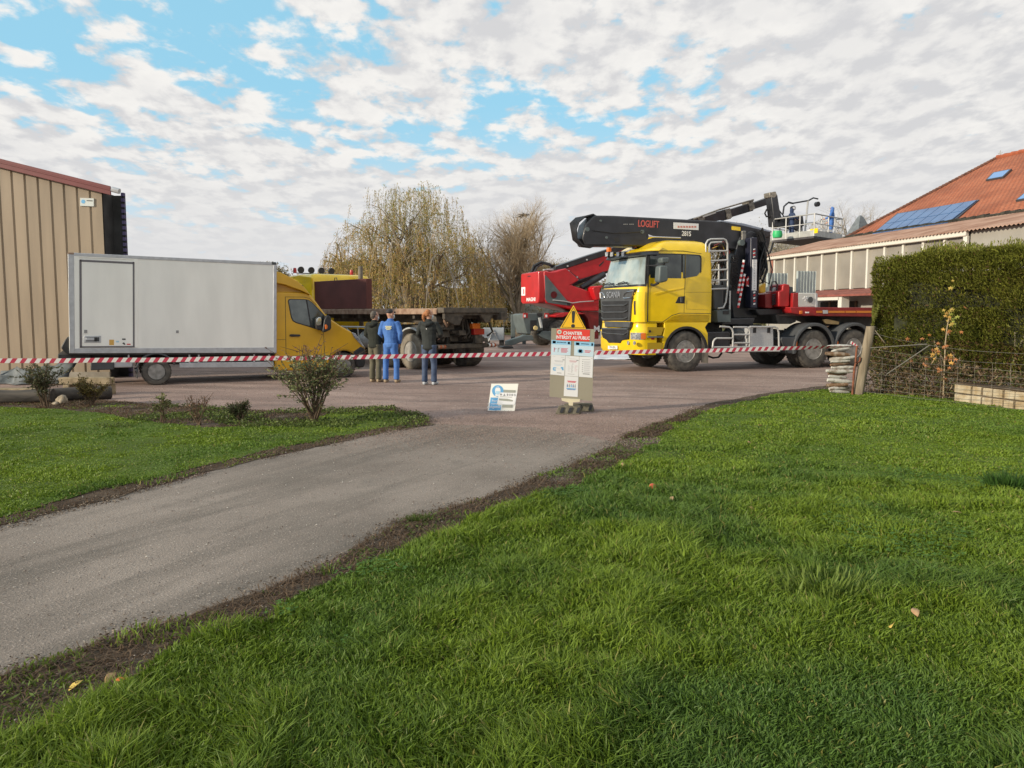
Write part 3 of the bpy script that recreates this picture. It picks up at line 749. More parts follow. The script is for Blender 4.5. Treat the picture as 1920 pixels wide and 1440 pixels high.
# a further pair of tyres seen under the body
for u in ax:
    f = MB().prism(arc(u, rw, .80, 8, 190, 20) + arc(u, rw, .76, 190, 8, 20), -.02, .66).build('mudguard', GRY, truck, bevel=.012)
    MB().prism(arc(u, rw, .78, 8, 190, 20) + arc(u, rw, .70, 190, 8, 20), -.035, .03).build('mudguard_lip', GRY, f, bevel=.012)
q = s5([(800, 1020), (930, 1020), (930, 1160), (850, 1165), (790, 1040)]); MB().prism(q, -.01, .5).build('mudguard_skirt', GRY, truck, bevel=.02)
c = s5([(918, 1078)])[0]; MB().box(c[0] - .05, c[0] + .05, -.025, .0, c[1] - .07, c[1] + .07).build('side_marker', ORG, truck)
c = s5([(1290, 1075)])[0]; MB().box(c[0] - .04, c[0] + .04, -.025, .0, c[1] - .07, c[1] + .07).build('side_marker', ORG, truck)
# chassis
ch = MB(); ch.box(-1.3, ax[1] + .9, .75, .85, .72, 1.02); ch.box(-1.3, ax[1] + .9, 1.6, 1.7, .72, 1.02)
for u in (.9, 2.0, 3.1, ax[0], ax[1], ax[1] + .8): ch.box(u - .06, u + .06, .85, 1.6, .72, 1.0)
ch.box(.5, 3.3, .35, 2.1, 1.02, 1.10); ch.box(-1.2, .8, .5, 1.95, .8, 1.4)
for u in [0] + ax: ch.tube([(u, .3, rw), (u, W2 - .3, rw)], .09, 8)
ch.lathe([(.5, 0), (.5, .05)], (ax[0] + .5, 1.22, 1.12), 20, 'z'); ch.box(ax[0] - .3, ax[0] + 1.3, .5, 1.95, 1.0, 1.12)
ch.build('chassis', CHS, truck)
# fuel tank, air tank, tool box, step rails
MB().prism(s5([(125, 970), (330, 968), (335, 1110), (320, 1125), (140, 1125)], .05), .05, .6).build('fuel_tank', BLP, truck, bevel=.06, seg=3)
c = s5([(410, 1000)], .2)[0]; MB().lathe([(.02, 0), (.15, .02), (.19, .08), (.19, .6), (.02, .66)], (c[0], .15, c[1]), 22).build('air_tank', GRY, truck)
tb = MB().prism(s5([(498, 925), (718, 925), (722, 1108), (498, 1108)]), .0, .55).build('tool_box', mat('tread_plate', (.52, .53, .54), .45, .25, var=.12, vs=30, bump=.4, bs=60), truck, bevel=.01)
for x in (550, 678):
    c = s5([(x, 955)])[0]; MB().box(c[0] - .05, c[0] + .05, -.02, .01, c[1] - .08, c[1] + .07).build('latch', BLK, tb, bevel=.005)
for k in range(8):
    c0 = s5([(505 + k * 29, 932)])[0]; 
rl = MB()
def sp(pts, v=-.05): return [(a, v, b) for a, b in s5(pts)]
for path in ([(165, 1105), (170, 1060), (182, 1038), (200, 1028), (340, 1028)], [(230, 922), (315, 928), (338, 945), (348, 975), (346, 1108)], [(352, 928), (470, 928), (490, 940), (497, 970), (495, 1108)],
             [(350, 995), (496, 995)], [(350, 1070), (496, 1070)], [(500, 925), (720, 925), (745, 938), (758, 975), (762, 1140)], [(145, 1145), (765, 1142)], [(160, 1108), (765, 1106)]):
    rl.tube(sp(path), .028, 8)
rl.build('step_rail', RAIL, truck, smooth=60)
hs = MB().tube(sp([(150, 1150), (190, 1190), (250, 1212), (300, 1205), (330, 1165)], .4), .03, 6); hs.tube(sp([(350, 1150), (420, 1165), (450, 1150)], .4), .03, 6); hs.build('air_hose', HOSE, truck)
# rack behind cab
rk = MB(); kv = .08
for path in ([(128, 250), (128, 175), (145, 145), (170, 135), (285, 132), (308, 142), (322, 175), (325, 560), (308, 700), (285, 752), (235, 760)], [(155, 255), (158, 185), (172, 165), (270, 160)], [(243, 360), (243, 545)],
             [(150, 245), (320, 240)], [(165, 332), (322, 322)], [(165, 415), (322, 408)], [(165, 508), (322, 502)], [(165, 585), (322, 580)], [(345, 600), (342, 770)]):
    rk.tube(sp(path, kv), .028, 7)
rk.build('ladder_rack', RAIL, truck, smooth=60)
MB().prism(s5([(175, 555), (275, 548), (275, 770), (230, 775), (185, 770)], .25), .25, .9).build('oil_tank', GRY, truck, bevel=.04)
MB().prism(s5([(215, 775), (340, 770), (340, 885), (220, 885)], .1), .1, .6).build('control_box', GMET, truck, bevel=.02)
c = s5([(310, 795)])[0]; MB().box(c[0] - .1, c[0] + .1, .08, .12, c[1] - .05, c[1] + .05).build('latch', BLK, truck)
MB().box(.95, 1.7, .7, 1.9, 1.1, 2.5).build('engine_stack', CHS, truck, bevel=.03)
# wiring and hoses behind the cab
rnd = random.Random(4)
hy = MB(); hk = MB(); hr = MB()
for i in range(16):
    a = s5([(180 + rnd.random() * 50, 180 + rnd.random() * 40)], .6)[0]; b_ = s5([(290 + rnd.random() * 30, 230 + rnd.random() * 80)], .6)[0]; c = s5([(240 + rnd.random() * 90, 330 + rnd.random() * 250)], .6)[0]
    vv = .5 + rnd.random() * .6
    tgt = (hk, hk, hy, hk, hk, hr, hk, hk)[i % 8]
    tgt.tube([(a[0], vv, a[1]), ((a[0] + b_[0]) / 2, vv - .1, max(a[1], b_[1]) + .12), (b_[0], vv - .05, b_[1]), (b_[0] - .1, vv, (b_[1] + c[1]) / 2), (c[0], vv + .1, c[1])], .018, 5)
hy.build('yellow_cable', mat('cable_yellow', (.36, .25, .05), .6), truck); hk.build('hydraulic_hose', HOSE, truck); hr.build('red_cable', mat('cable_red', (.16, .03, .025), .6), truck)
# crane column
col_ = MB(); q = s5([(365, 300), (420, 120), (520, 60), (600, 90), (610, 300), (600, 500), (575, 850), (360, 850), (345, 700)], .8); col_.prism(q, .8, 1.5)
q = s5([(410, 60), (700, 90), (690, 180), (640, 330), (580, 420), (470, 430), (400, 330)], .9); col_.prism(q, .9, 1.4)
col_.lathe([(.55, 0), (.55, .22)], (s5([(460, 850)], 1.1)[0][0], 1.15, 1.10), 24, 'z')
crane = col_.build('crane_column', BLP, truck, bevel=.03)
MB().prism(s5([(340, 850), (560, 845), (540, 905), (300, 910), (230, 900)], .4), .4, 1.9).build('crane_base', BLP, truck, bevel=.03)
# lift cylinder with marking strips
q = s5([(520, 120), (580, 120), (578, 760), (516, 755)], .45); MB().prism(q, .45, .75).build('crane_mast', mat('mast_navy', (.018, .020, .04), .4, var=.2), truck, bevel=.03)
mast = truck.children[-1]
lab = MB().prism(s5([(533, 320), (571, 320), (568, 598), (527, 598)], .44), .435, .45).build('mast_label', WTX, mast)
for k_, ch_ in enumerate('CONSTRUCTION'):
    q_ = s5([(549, 332 + k_ * 22.6)], .44)[0]
    text(ch_, .068, GTX, lab, basis((q_[0], .431, q_[1]), (1, 0, 0), (0, 0, 1)), ext=.001, sx=1.1)
for y0, y1 in ((225, 310), (610, 740)):
    for k in range(5):
        a = y0 + (y1 - y0) * k / 5; b_ = y0 + (y1 - y0) * (k + .55) / 5
        MB().prism(s5([(541, a), (558, a - 4), (557, b_ - 4), (540, b_)], .44), .438, .45).build('mast_stripe', RTX if k % 2 else WTX, mast)
# red and white stabiliser bars
def striped(p0, p1, r, n, par, name, m1=WTX, m2=RTX):
    b = MB(); p0 = Vector(p0); p1 = Vector(p1)
    for k in range(n):
        b.mi = k % 2; b.tube([p0 + (p1 - p0) * (k / n), p0 + (p1 - p0) * ((k + 1) / n)], r, 8, caps=False)
    return b.build(name, [m1, m2], par, smooth=60)
for (xa, ya, xb, yb) in ((455, 325, 400, 625), (462, 450, 402, 755)):
    a = s5([(xa, ya)], .5)[0]; b_ = s5([(xb, yb)], .5)[0]; striped((a[0], .5, a[1]), (b_[0], .5, b_[1]), .035, 14, crane, 'striped_bar')
q = s5([(478, 500), (500, 470), (512, 520), (505, 565), (480, 560)], .55); MB().prism(q, .55, .6).build('hazard_plate', RTX, crane)
q = s5([(484, 545), (510, 560), (505, 567), (482, 558)], .54); MB().prism(q, .545, .56).build('hazard_plate', WTX, crane)
q = s5([(482, 500), (498, 480), (500, 492), (486, 515)], .54); MB().prism(q, .545, .56).build('hazard_plate', WTX, crane)
# pins, brackets
for x, y, r_ in ((428, 170, .09), (520, 145, .08)):
    c = s5([(x, y)], .7)[0]; MB().lathe([(r_, 0), (r_, .12)], (c[0], .62, c[1]), 16).build('pivot_pin', GMET if x < 500 else RAIL, crane)
q = s5([(445, 60), (480, 60), (482, 120), (468, 160), (445, 150)], .7); MB().prism(q, .72, .8).build('link_bracket', mat('worn_bracket', (.20, .19, .17), .6, .3, var=.4, vs=12), crane, bevel=.02)
# hose bundle to the right of the column
hb = MB()
for i in range(26):
    a0 = s5([(575 + rnd.random() * 20, 60 + rnd.random() * 120)], .7)[0]; x1 = 640 + rnd.random() * 40; y1 = 260 + rnd.random() * 160
    m_ = s5([(x1, y1)], .7)[0]; m2 = s5([(x1 - 15 - rnd.random() * 20, y1 + 70 + rnd.random() * 60)], .7)[0]; e = s5([(585 + rnd.random() * 15, 430 + rnd.random() * 110)], .7)[0]
    vv = .55 + rnd.random() * .7
    mm = ((a0[0] + m_[0]) / 2 + .05, (a0[1] + m_[1]) / 2 + .05)
    hb.tube([(a0[0], vv, a0[1]), (mm[0], vv, mm[1]), (m_[0], vv - .05, m_[1]), (m2[0], vv, m2[1]), (e[0], vv + .05, e[1])], .022, 5)
for i in range(14):
    y = 320 + i * 16; a0 = s5([(340 + rnd.random() * 15, y)], .7)[0]; hb.tube([(a0[0] + .2, .7, a0[1] + .15), (a0[0] - .03, .65, a0[1] + .08), (a0[0] - .06, .65, a0[1] - .08), (a0[0] + .2, .7, a0[1] - .2)], .022, 5)
for i in range(10):
    x = 585 + i * 6; a0 = s5([(x, 40 + i * 6), (x + 30, 170 + i * 10), (x - 20, 330 + i * 12), (x - 40, 600)], .8); hb.tube([(p, .6 + i * .06, z) for p, z in a0], .022, 5)
hb.build('hydraulic_hose', HOSE, crane, smooth=60)
# boom
bv0, bv1 = .85, 1.35
pz = lambda pts, v=bv0: [S.uv(a, b, v) for a, b in pts]
bo = MB().prism(pz([(1114, 403.5), (1150, 404), (1350, 414.5), (1404, 421), (1446, 434), (1446, 444), (1412, 452), (1392, 470), (1330, 465), (1185, 462), (1097, 461), (1092, 447), (1098, 420)]), bv0, bv1).build('crane_boom', BLP, truck, bevel=.05, seg=3)
MB().prism(pz([(1350, 413), (1395, 419), (1430, 428), (1446, 433), (1446, 436), (1395, 424), (1350, 415.5)]), bv0 - .01, bv1 + .01).build('boom_top_plate', mat('steel_blue', (.30, .34, .42), .4, .3, var=.2), bo, bevel=.01)
MB().prism(pz([(1372, 424), (1388, 426), (1388, 433), (1372, 431)]), bv0 - .012, bv0).build('boom_label', YEL, bo)
lb = MB().prism(pz([(1263, 417), (1309.5, 419.5), (1309.5, 431.5), (1263, 429)]), bv0 - .012, bv0).build('boom_label', WTX, bo)
for k in range(7):
    x = 1270 + k * 5.2; MB().prism(pz([(x, 423.5), (x + 3.6, 423.7), (x + 3.6, 427.2), (x, 427)]), bv0 - .016, bv0 - .011).build('label_mark', mat('faded_red', (.6, .25, .2), .6), lb)
c = pz([(1216, 420.5)])[0]; a_ = Vector((pz([(1250, 422.5)])[0][0] - c[0], 0, pz([(1250, 422.5)])[0][1] - c[1]))
text('LOGLIFT', .27, mat('faded_letter_red', (.62, .12, .10), .5), bo, basis((c[0], bv0 - .004, c[1]), a_, (0, 0, 1)), ext=.003, sx=.66, bold=.004)
c = pz([(1287, 438.5)])[0]; text('281S', .20, WTX, bo, basis((c[0], bv0 - .004, c[1]), a_, (0, 0, 1)), ext=.003, sx=.8, bold=.003)
for k in range(6):
    x = 1169 + k * 3 + (2 if k > 2 else 0); MB().prism(pz([(x, 419.6), (x + 2, 419.7), (x + 2, 421.4), (x, 421.3)]), bv0 - .008, bv0).build('small_print', GTX, bo)
for x, y, r_ in ((1204, 434.5, .055), (1137, 445.5, .035), (1101, 430, .06), (1126, 414, .03)):
    c = pz([(x, y)])[0]; MB().lathe([(r_, -.02), (r_, .02)], (c[0], bv0 - .01, c[1]), 14).build('boom_bolt', GMET, bo)
q = pz([(1152, 446), (1160, 446), (1160, 454), (1152, 454)]); MB().prism(q, bv0 - .008, bv0 + .02).build('boom_slot', BTX, bo)
hz_ = MB()
for i in range(7):
    vv = .88 + i * .07; o_ = i * 1.1
    q = pz([(1112 + i * 3, 402), (1097 - i, 406), (1085 - o_ * .7, 416), (1080 + i * .5, 430), (1081 + i * .8, 447), (1092 + i * 1.6, 460), (1112 + i, 462)], .9)
    hz_.tube([(a, vv, b) for a, b in q], .026, 5)
q = pz([(1112, 432), (1150, 437), (1180, 436), (1204, 434)], bv0 - .03); hz_.tube([(a, bv0 - .03, b) for a, b in q], .012, 5)
hz_.build('boom_hose', HOSE, bo, smooth=60)
# ------------------------------------------------------------------ white box van with ochre cab
VN = Fr(-9.77, 17.0, (.887, .458))
van = empty('box_van', VN.o, VN.ang, 'white box van with side door and ochre yellow cab parked beside the tan shed', 'van')
z1 = lambda pts, v=0.0: VN.zp(pts, 0, 270, 2.7696, v)
z7 = lambda pts, v=0.0: VN.zp(pts, 500, 500, 6.0, v)
pv = lambda pts, v=0.0: [VN.uv(a, b, v) for a, b in pts]
VW = 2.08
box_ = MB().prism(z1([(352, 566), (1432, 617), (1432, 1083), (360, 1085)]), 0, VW).build('cargo_box', WHT, van, bevel=.02)
# edge profiles
b = MB()
def pband(pts, v0=-.012, v1=.03, bb=None, f=z1): (bb or b).prism(f(pts), v0, v1)
pband([(352, 563), (1432, 615), (1432, 630), (352, 580)], -.012, .06)
pband([(1420, 615), (1436, 616), (1436, 1084), (1420, 1084)], -.015, .05)
pband([(360, 1062), (1432, 1056), (1432, 1084), (360, 1087)], -.012, .05)
pband([(352, 566), (384, 568), (388, 1086), (362, 1086)], -.014, .05)
b.build('edge_profile', ALU, box_, bevel=.006)
b = MB()
pband([(384, 568), (412, 570), (414, 1064), (388, 1066)], -.010, .03, b); pband([(696, 600), (716, 601), (716, 1058), (698, 1058)], -.010, .03, b)
pband([(412, 572), (716, 587), (716, 603), (412, 590)], -.009, .03, b)
b.build('door_post', WHT, box_, bevel=.006)
b = MB()
for q in ([(413, 600), (698, 614), (698, 624), (413, 611)], [(413, 600), (424, 600), (426, 1056), (415, 1056)], [(689, 612), (698, 613), (699, 1054), (690, 1054)], [(415, 1050), (699, 1048), (699, 1056), (415, 1058)]):
    b.prism(z1(q), -.018, .02)
b.build('door_seal', mat('seal_grey', (.16, .15, .16), .6), box_)
dr = MB().prism(z1([(424, 611), (689, 624), (690, 1049), (426, 1051)]), -.014, .02).build('side_door', WHT, box_)
h = MB().prism(z1([(436, 996), (525, 996), (525, 1032), (436, 1032)]), -.024, -.01).build('handle_plate', ALU, dr, bevel=.008)
MB().prism(z1([(446, 1003), (516, 1003), (516, 1025), (446, 1025)]), -.028, -.02).build('handle_well', GRY, h, bevel=.006)
MB().prism(z1([(446, 1006), (490, 1006), (490, 1020), (446, 1020)]), -.04, -.026).build('handle', ALU, h, bevel=.008)
MB().prism(z1([(490, 1003), (503, 1003), (503, 1025), (490, 1025)]), -.045, -.026).build('handle_lever', BLK, h, bevel=.004)
for (x, y, w_, hh, mm) in ((445, 973, 8, 8, GTX), (921, 975, 7, 7, GTX)):
    MB().prism(z1([(x - w_, y - hh), (x + w_, y - hh), (x + w_, y + hh), (x - w_, y + hh)]), -.030 if x < 700 else -.008, -.0).build('sealed_lock', mm, box_)
MB().prism(z1([(567, 1016), (592, 1016), (592, 1044), (567, 1044)]), -.0165, -.014).build('orange_sticker', mat('orange_sticker', (.72, .42, .10), .5), dr)
for q in ([(634, 1010), (652, 1010), (652, 1017), (634, 1017)], [(634, 1034), (644, 1030), (652, 1040), (646, 1043)], [(603, 1022), (618, 1022), (618, 1030), (603, 1030)]): MB().prism(z1(q), -.0165, -.014).build('small_marking', BTX if q[0][0] > 620 else LBL, dr)
MB().prism(z1([(658, 1037), (678, 1037), (678, 1043), (658, 1043)]), -.0165, -.014).build('small_marking', RTX, dr)
MB().prism(z1([(1410, 612), (1434, 614), (1434, 628), (1410, 626)]), -.02, .08).build('corner_cap', GRY, box_, bevel=.01)
MB().prism(z1([(352, 562), (384, 564), (384, 575), (352, 572)]), -.02, .08).build('corner_cap', RUST, box_, bevel=.01)
# tail lift and rear frame
q = z1([(352, 1000), (335, 1020), (318, 1050), (316, 1062), (330, 1078), (352, 1095), (372, 1105), (362, 1060)])
MB().prism(q, .1, VW - .1).build('tail_lift', BLK, van, bevel=.02)
MB().prism(z1([(300, 1090), (470, 1090), (470, 1125), (330, 1140), (300, 1110)], .15), .15, VW - .15).build('rear_underrun', CHS, van, bevel=.02)
# chassis
q = z1([(362, 1086), (1432, 1083), (1436, 1112), (1436, 1150), (1000, 1150), (440, 1115), (370, 1105)], .35)
MB().prism(q, .35, VW - .35).build('chassis', CHS, van)
MB().prism(z1([(362, 1085), (1432, 1083), (1432, 1092), (362, 1096)]), .02, VW - .02).build('floor_rail', CHS, van)
MB().prism(z1([(932, 1136), (1420, 1130), (1422, 1158), (932, 1162)], .05), .05, .09).build('side_guard', ALU, van, bevel=.008)
MB().prism(z1([(470, 1128), (592, 1130), (592, 1172), (470, 1176)], .05), .05, .35).build('battery_box', GRY, van, bevel=.02)
MB().prism(z1([(590, 1124), (690, 1126), (690, 1160), (590, 1162)], .1), .1, .5).build('hanging_box', ALU, van, bevel=.02)
b = MB()
for x in (664, 980, 1028, 1316, 1394): b.prism(z1([(x, 1090), (x + 8, 1090), (x + 8, 1136), (x, 1136)], .05), .05, .09)
b.build('guard_bracket', ALU, van)
# rear wheel + guards
(ru, rz) = z1([(813, 1187)], .02)[0]; rr_ = .315
wz = lambda u: rr_ - .0
b = MB().prism(arc(ru, rr_, .44, 20, 165, 14) + arc(ru, rr_, .40, 165, 20, 14), -.01, .6); b.prism([(ru - .46, .38), (ru - .40, .30), (ru - .43, .18), (ru - .40, .17), (ru - .38, .40)], -.01, .5)
b.build('mudguard', GRY, van, bevel=.01)
wheel(van, ru, rr_, rr_, .20, .0, dish=.10, hub=.02, rimr=.60, bolts=6, mt=TYR, n=28); wheel(van, ru, rr_, rr_, .2, .24, dish=.03, n=20, bolts=6); wheel(van, ru, rr_, rr_, .42, VW - .42, dish=.03, n=20, bolts=6)
# cab
IN = .10
prof = z7([(100, 52), (160, 68), (262, 118), (352, 168), (430, 238), (492, 315), (560, 400), (668, 545), (722, 592), (830, 664), (950, 732), (1045, 830), (1112, 912), (1118, 960), (1115, 1060), (1095, 1125), (1010, 1140)], IN)
fu, fz0 = z7([(868, 1060)], IN)[0]; frr = .32
archp = arc(fu, frr, .40, 2, 176, 12)
cabp = z7([(100, 285), (400, 290), (450, 298), (492, 318), (560, 400), (668, 545), (722, 592), (830, 664), (950, 732), (1045, 830), (1108, 905), (1112, 940)], IN) + [(fu + .55, .36)] + [(fu + .42, .30)] + archp + [(fu - .43, .28)] + z7([(600, 1170), (90, 1170)], IN)
cb_ = MB().prism(cabp, IN, VW - IN).build('cab', OCH, van, bevel=.07, seg=3)
MB().prism(z7([(98, 170), (98, 300), (420, 300), (420, 270), (300, 180)], IN + .15), IN + .15, VW - IN - .15).build('cab_roof', OCH, cb_, bevel=.03)
MB().prism(z7([(98, 50), (160, 66), (262, 116), (352, 166), (430, 238), (494, 318), (470, 308), (400, 272), (300, 236), (200, 200), (98, 180)], .03), .03, VW - .03).build('wind_deflector', OCH, cb_, bevel=.05, seg=3)
wv = IN - .004
MB().prism(z7([(238, 385), (248, 368), (270, 362), (430, 366), (470, 372), (520, 405), (650, 545), (655, 560), (620, 722), (560, 706), (470, 676), (330, 634), (292, 612), (272, 570)], wv), wv - .004, wv + .05).build('window_rubber', BLK, cb_, bevel=.008)
MB().prism(z7([(248, 390), (256, 376), (275, 371), (438, 374), (488, 662), (470, 664), (335, 624), (300, 604), (283, 566)], wv), wv - .010, wv + .03).build('door_window', mat('van_glass', (.09, .11, .11), .08, col2=(.17, .20, .19), vs=3, spec=.8), cb_)
MB().prism(z7([(455, 376), (470, 380), (512, 408), (636, 548), (612, 708), (505, 678)], wv), wv - .010, wv + .03).build('quarter_window', GLS, cb_)
line(z7([(210, 345), (218, 980)], wv), .012, wv, SEAM, cb_); line(z7([(207, 340), (420, 342), (480, 356), (560, 430)], wv), .010, wv, SEAM, cb_)
line(z7([(120, 820), (215, 820)], wv), .008, wv, SEAM, cb_); line(z7([(640, 735), (650, 980)], wv), .010, wv, SEAM, cb_)
MB().prism(z7([(255, 765), (275, 760), (370, 762), (380, 774), (370, 786), (275, 788), (258, 782)], wv), wv - .03, wv).build('door_handle', BLK, cb_, bevel=.01)
mm = MB().prism(z7([(668, 548), (700, 552), (718, 580), (720, 690), (705, 712), (640, 740), (622, 725), (640, 600)], -.12), -.20, .0).build('mirror', BLK, cb_, bevel=.03, seg=3)
MB().prism(z7([(560, 590), (580, 570), (608, 572), (618, 600), (612, 655), (575, 662), (560, 650)], -.14), -.16, -.10).build('mirror_glass', MIR, mm, bevel=.012)
MB().prism(z7([(556, 580), (585, 562), (625, 560), (630, 720), (565, 706), (555, 665)], -.13), -.13, .04).build('mirror_housing', BLK, mm, bevel=.02)
MB().prism(z7([(655, 655), (672, 648), (688, 670), (680, 700), (660, 705)], -.21), -.215, -.18).build('mirror_indicator', ORG, mm, bevel=.01)
MB().prism(z7([(960, 738), (1000, 752), (1055, 830), (1112, 922), (1090, 905), (1030, 845), (985, 795)], IN - .03), IN - .03, IN + .2).build('headlight', LMP, cb_, bevel=.012)
MB().prism(z7([(958, 966), (1062, 893), (1112, 925), (1120, 1000), (1112, 1100), (1090, 1135), (1015, 1140), (1005, 1060), (985, 1000)], IN - .02), IN - .02, VW - IN + .02).build('bumper', BLK, cb_, bevel=.04)
MB().prism(arc(fu, frr, .42, 8, 172, 14) + arc(fu, frr, .385, 172, 8, 14), IN - .012, IN + .1).build('arch_lip', mat('ochre_dark', (.40, .22, .01), .5), cb_, bevel=.01)
MB().prism(arc(fu, frr, .39, 0, 180, 14), IN + .3, IN + .34).build('arch_liner', CHS, cb_)
MB().box(-.0 + fu - .35, fu + .3, .5, VW - .5, .3, .8).build('engine_undertray', CHS, cb_)
wheel(van, fu, frr, frr, .22, IN + .02, dish=.04, rimr=.62, bolts=6, mt=TYR, n=28); wheel(van, fu, frr, frr, .22, VW - IN - .24, dish=.04, n=20, bolts=6)
# windscreen on the sloped front
a, c = z7([(505, 335), (660, 540)], IN)
dn = Vector((c[0] - a[0], 0, c[1] - a[1])); nn = Vector((-dn.z, 0, dn.x)); nn = nn.normalized()
if nn.z < 0: nn = -nn
A = Vector((a[0], 0, a[1])) + nn * .012; C = Vector((c[0], 0, c[1])) + nn * .012
MB().slab([A + Vector((0, .3, 0)), A + Vector((0, VW - .3, 0)), C + Vector((0, VW - .2, 0)), C + Vector((0, .2, 0))], nn, .01).build('windscreen', GLS, cb_)

# ------------------------------------------------------------------ flatbed lorry behind
FB = Fr(-2.12, 22.0, (.69, -.72))
fbt = empty('flatbed_lorry', FB.o, FB.ang, 'dirty old flatbed lorry with yellow cab and rusty bed standing behind the people', 'truck')
pf = lambda pts, v=0.0: [FB.uv(a, b, v) for a, b in pts]
FW = 2.5
BZ = 1.80
MB().box(-6.6, -.0, .0, FW, BZ - .14, BZ).build('bed', RUST, fbt, bevel=.01)
bed = fbt.children[-1]
MB().box(-6.6, .0, -.03, .0, BZ - .17, BZ - .02).build('bed_rail', RUST, bed, bevel=.01)
b = MB(); b.box(-.05, .28, .02, FW - .02, BZ - .13, BZ + .02)
b.prismx([(.1, BZ - .12), (FW - .1, BZ - .12), (FW - .1, BZ - .2), (FW * .78, BZ - .2), (FW * .72, BZ - .42), (FW * .66, BZ - .42), (FW * .58, BZ - .2), (FW * .32, BZ - .2), (FW * .26, BZ - .48), (FW * .18, BZ - .48), (.1, BZ - .3)], .10, .22)
b.box(.0, .36, FW - .35, FW - .1, BZ - .34, BZ - .1)
b.build('bed_end', DIRT, bed, bevel=.015)
b = MB()
for k in range(7): b.box(-6.2 + k * .98, -6.1 + k * .98, .1, FW - .1, BZ - .30, BZ - .14)
b.box(-6.5, -.1, .55, .75, BZ - .42, BZ - .14); b.box(-6.5, -.1, 1.75, 1.95, BZ - .42, BZ - .14); b.build('bed_beam', DIRT, bed)
b = MB(); b.box(-8.6, -.5, .75, .88, .75, 1.1); b.box(-8.6, -.5, 1.6, 1.73, .75, 1.1)
b.box(-3.6, -.6, .5, 2.0, .8, 1.3)
for k in range(6): b.box(-7 + k * 1.1, -6.8 + k * 1.1, .8, 1.7, .8, 1.05)
b.build('chassis', CHS, fbt)
# things hanging under the near side
MB().tube([(-5.4, .05, 1.22), (-3.4, .05, 1.22)], .03, 6).tube([(-5.2, .05, 1.2), (-5.2, .1, .75)], .025, 6).tube([(-4.2, .05, 1.2), (-4.2, .1, .75)], .025, 6).tube([(-4.9, .05, 1.2), (-4.4, .1, .85)], .02, 6).build('side_rail', RAIL, fbt)
MB().lathe([(.02, -.5), (.26, -.48), (.28, -.4), (.28, .4), (.26, .48), (.02, .5)], (-3.9, .45, .82), 20, 'x').build('fuel_tank', GLV, fbt)
w1u = pf([(769, 654)])[0][0]; wr = .53
MB().prism(arc(w1u, wr, .72, 40, 150, 12) + arc(w1u, wr, .67, 150, 40, 12), -.02, .6).build('mudguard', GLV, fbt, bevel=.01)
wheel(fbt, w1u, wr, wr, .30, .0, dish=.17, hub=-.10, mt=TYD, rimr=.58); wheel(fbt, w1u, wr, wr, .3, .33, mt=TYR, n=24)
wheel(fbt, w1u, wr, wr, .62, FW - .62, mt=TYR, n=24)
wheel(fbt, w1u + 1.25 - 2.5, wr, wr, .62, 0.02, dish=.17, mt=TYD, n=28); wheel(fbt, w1u - 1.25, wr, wr, .62, FW - .64, mt=TYR, n=24)
wheel(fbt, -7.4, wr, wr, .32, .0, mt=TYR, n=24); wheel(fbt, -7.4, wr, wr, .32, FW - .32, mt=TYR, n=24)
# rear clutter: winch, tow bars, bumper, lights
rnd = random.Random(9)
b = MB(); b.box(-.32, -.18, .1, FW - .1, .62, .76)
b.build('rear_bumper', DIRT, fbt, bevel=.02)
for v in (.12, FW - .42): striped((-.165, v, .69), (-.165, v + .3, .69), .055, 4, fbt, 'hazard_stripe', WTX if v > 1 else RUST, mat('dull_orange', (.45, .12, .05), .6))
b = MB()
for i in range(34):
    u = -.9 + rnd.random() * .7; v = .2 + rnd.random() * 2.0; z = .82 + rnd.random() * .65; s_ = .04 + rnd.random() * .12
    b.obox((u, v, z), Vector((s_, .02, .01)), Vector((0, s_ * (1 + rnd.random()), 0)), Vector((-.02, 0, s_ * .6)))
for i in range(12):
    v = .3 + rnd.random() * 1.9; b.tube([(-.3, v, .8 + rnd.random() * .2), (-.2 - rnd.random() * .2, v + .15, 1.1), (-.4, v + .3 * rnd.random(), 1.5)], .035, 6)
b.lathe([(.16, -.4), (.16, .4)], (-.55, 1.0, 1.42), 16, 'y'); b.lathe([(.1, -.25), (.1, .25)], (-.2, .45, 1.45), 14, 'y')
b.build('winch_gear', DIRT, fbt, bevel=.006)
MB().tube([(.02, .25, BZ - .02), (.03, .25, BZ - .38), (-.0, .34, BZ - .5), (-.03, .44, BZ - .36)], .045, 8).build('tow_hook', RUST, bed)
MB().box(-.28, -.14, FW - 1.0, FW - .58, 1.02, 1.20).build('tail_light', REDL, fbt, bevel=.01)
MB().box(-.28, -.14, FW - 1.05, FW - .75, 1.2, 1.36).build('tail_light', ORG, fbt, bevel=.01)
MB().box(-.25, -.14, FW - .95, FW - .65, .76, 1.0).build('light_bracket', DIRT, fbt, bevel=.01)
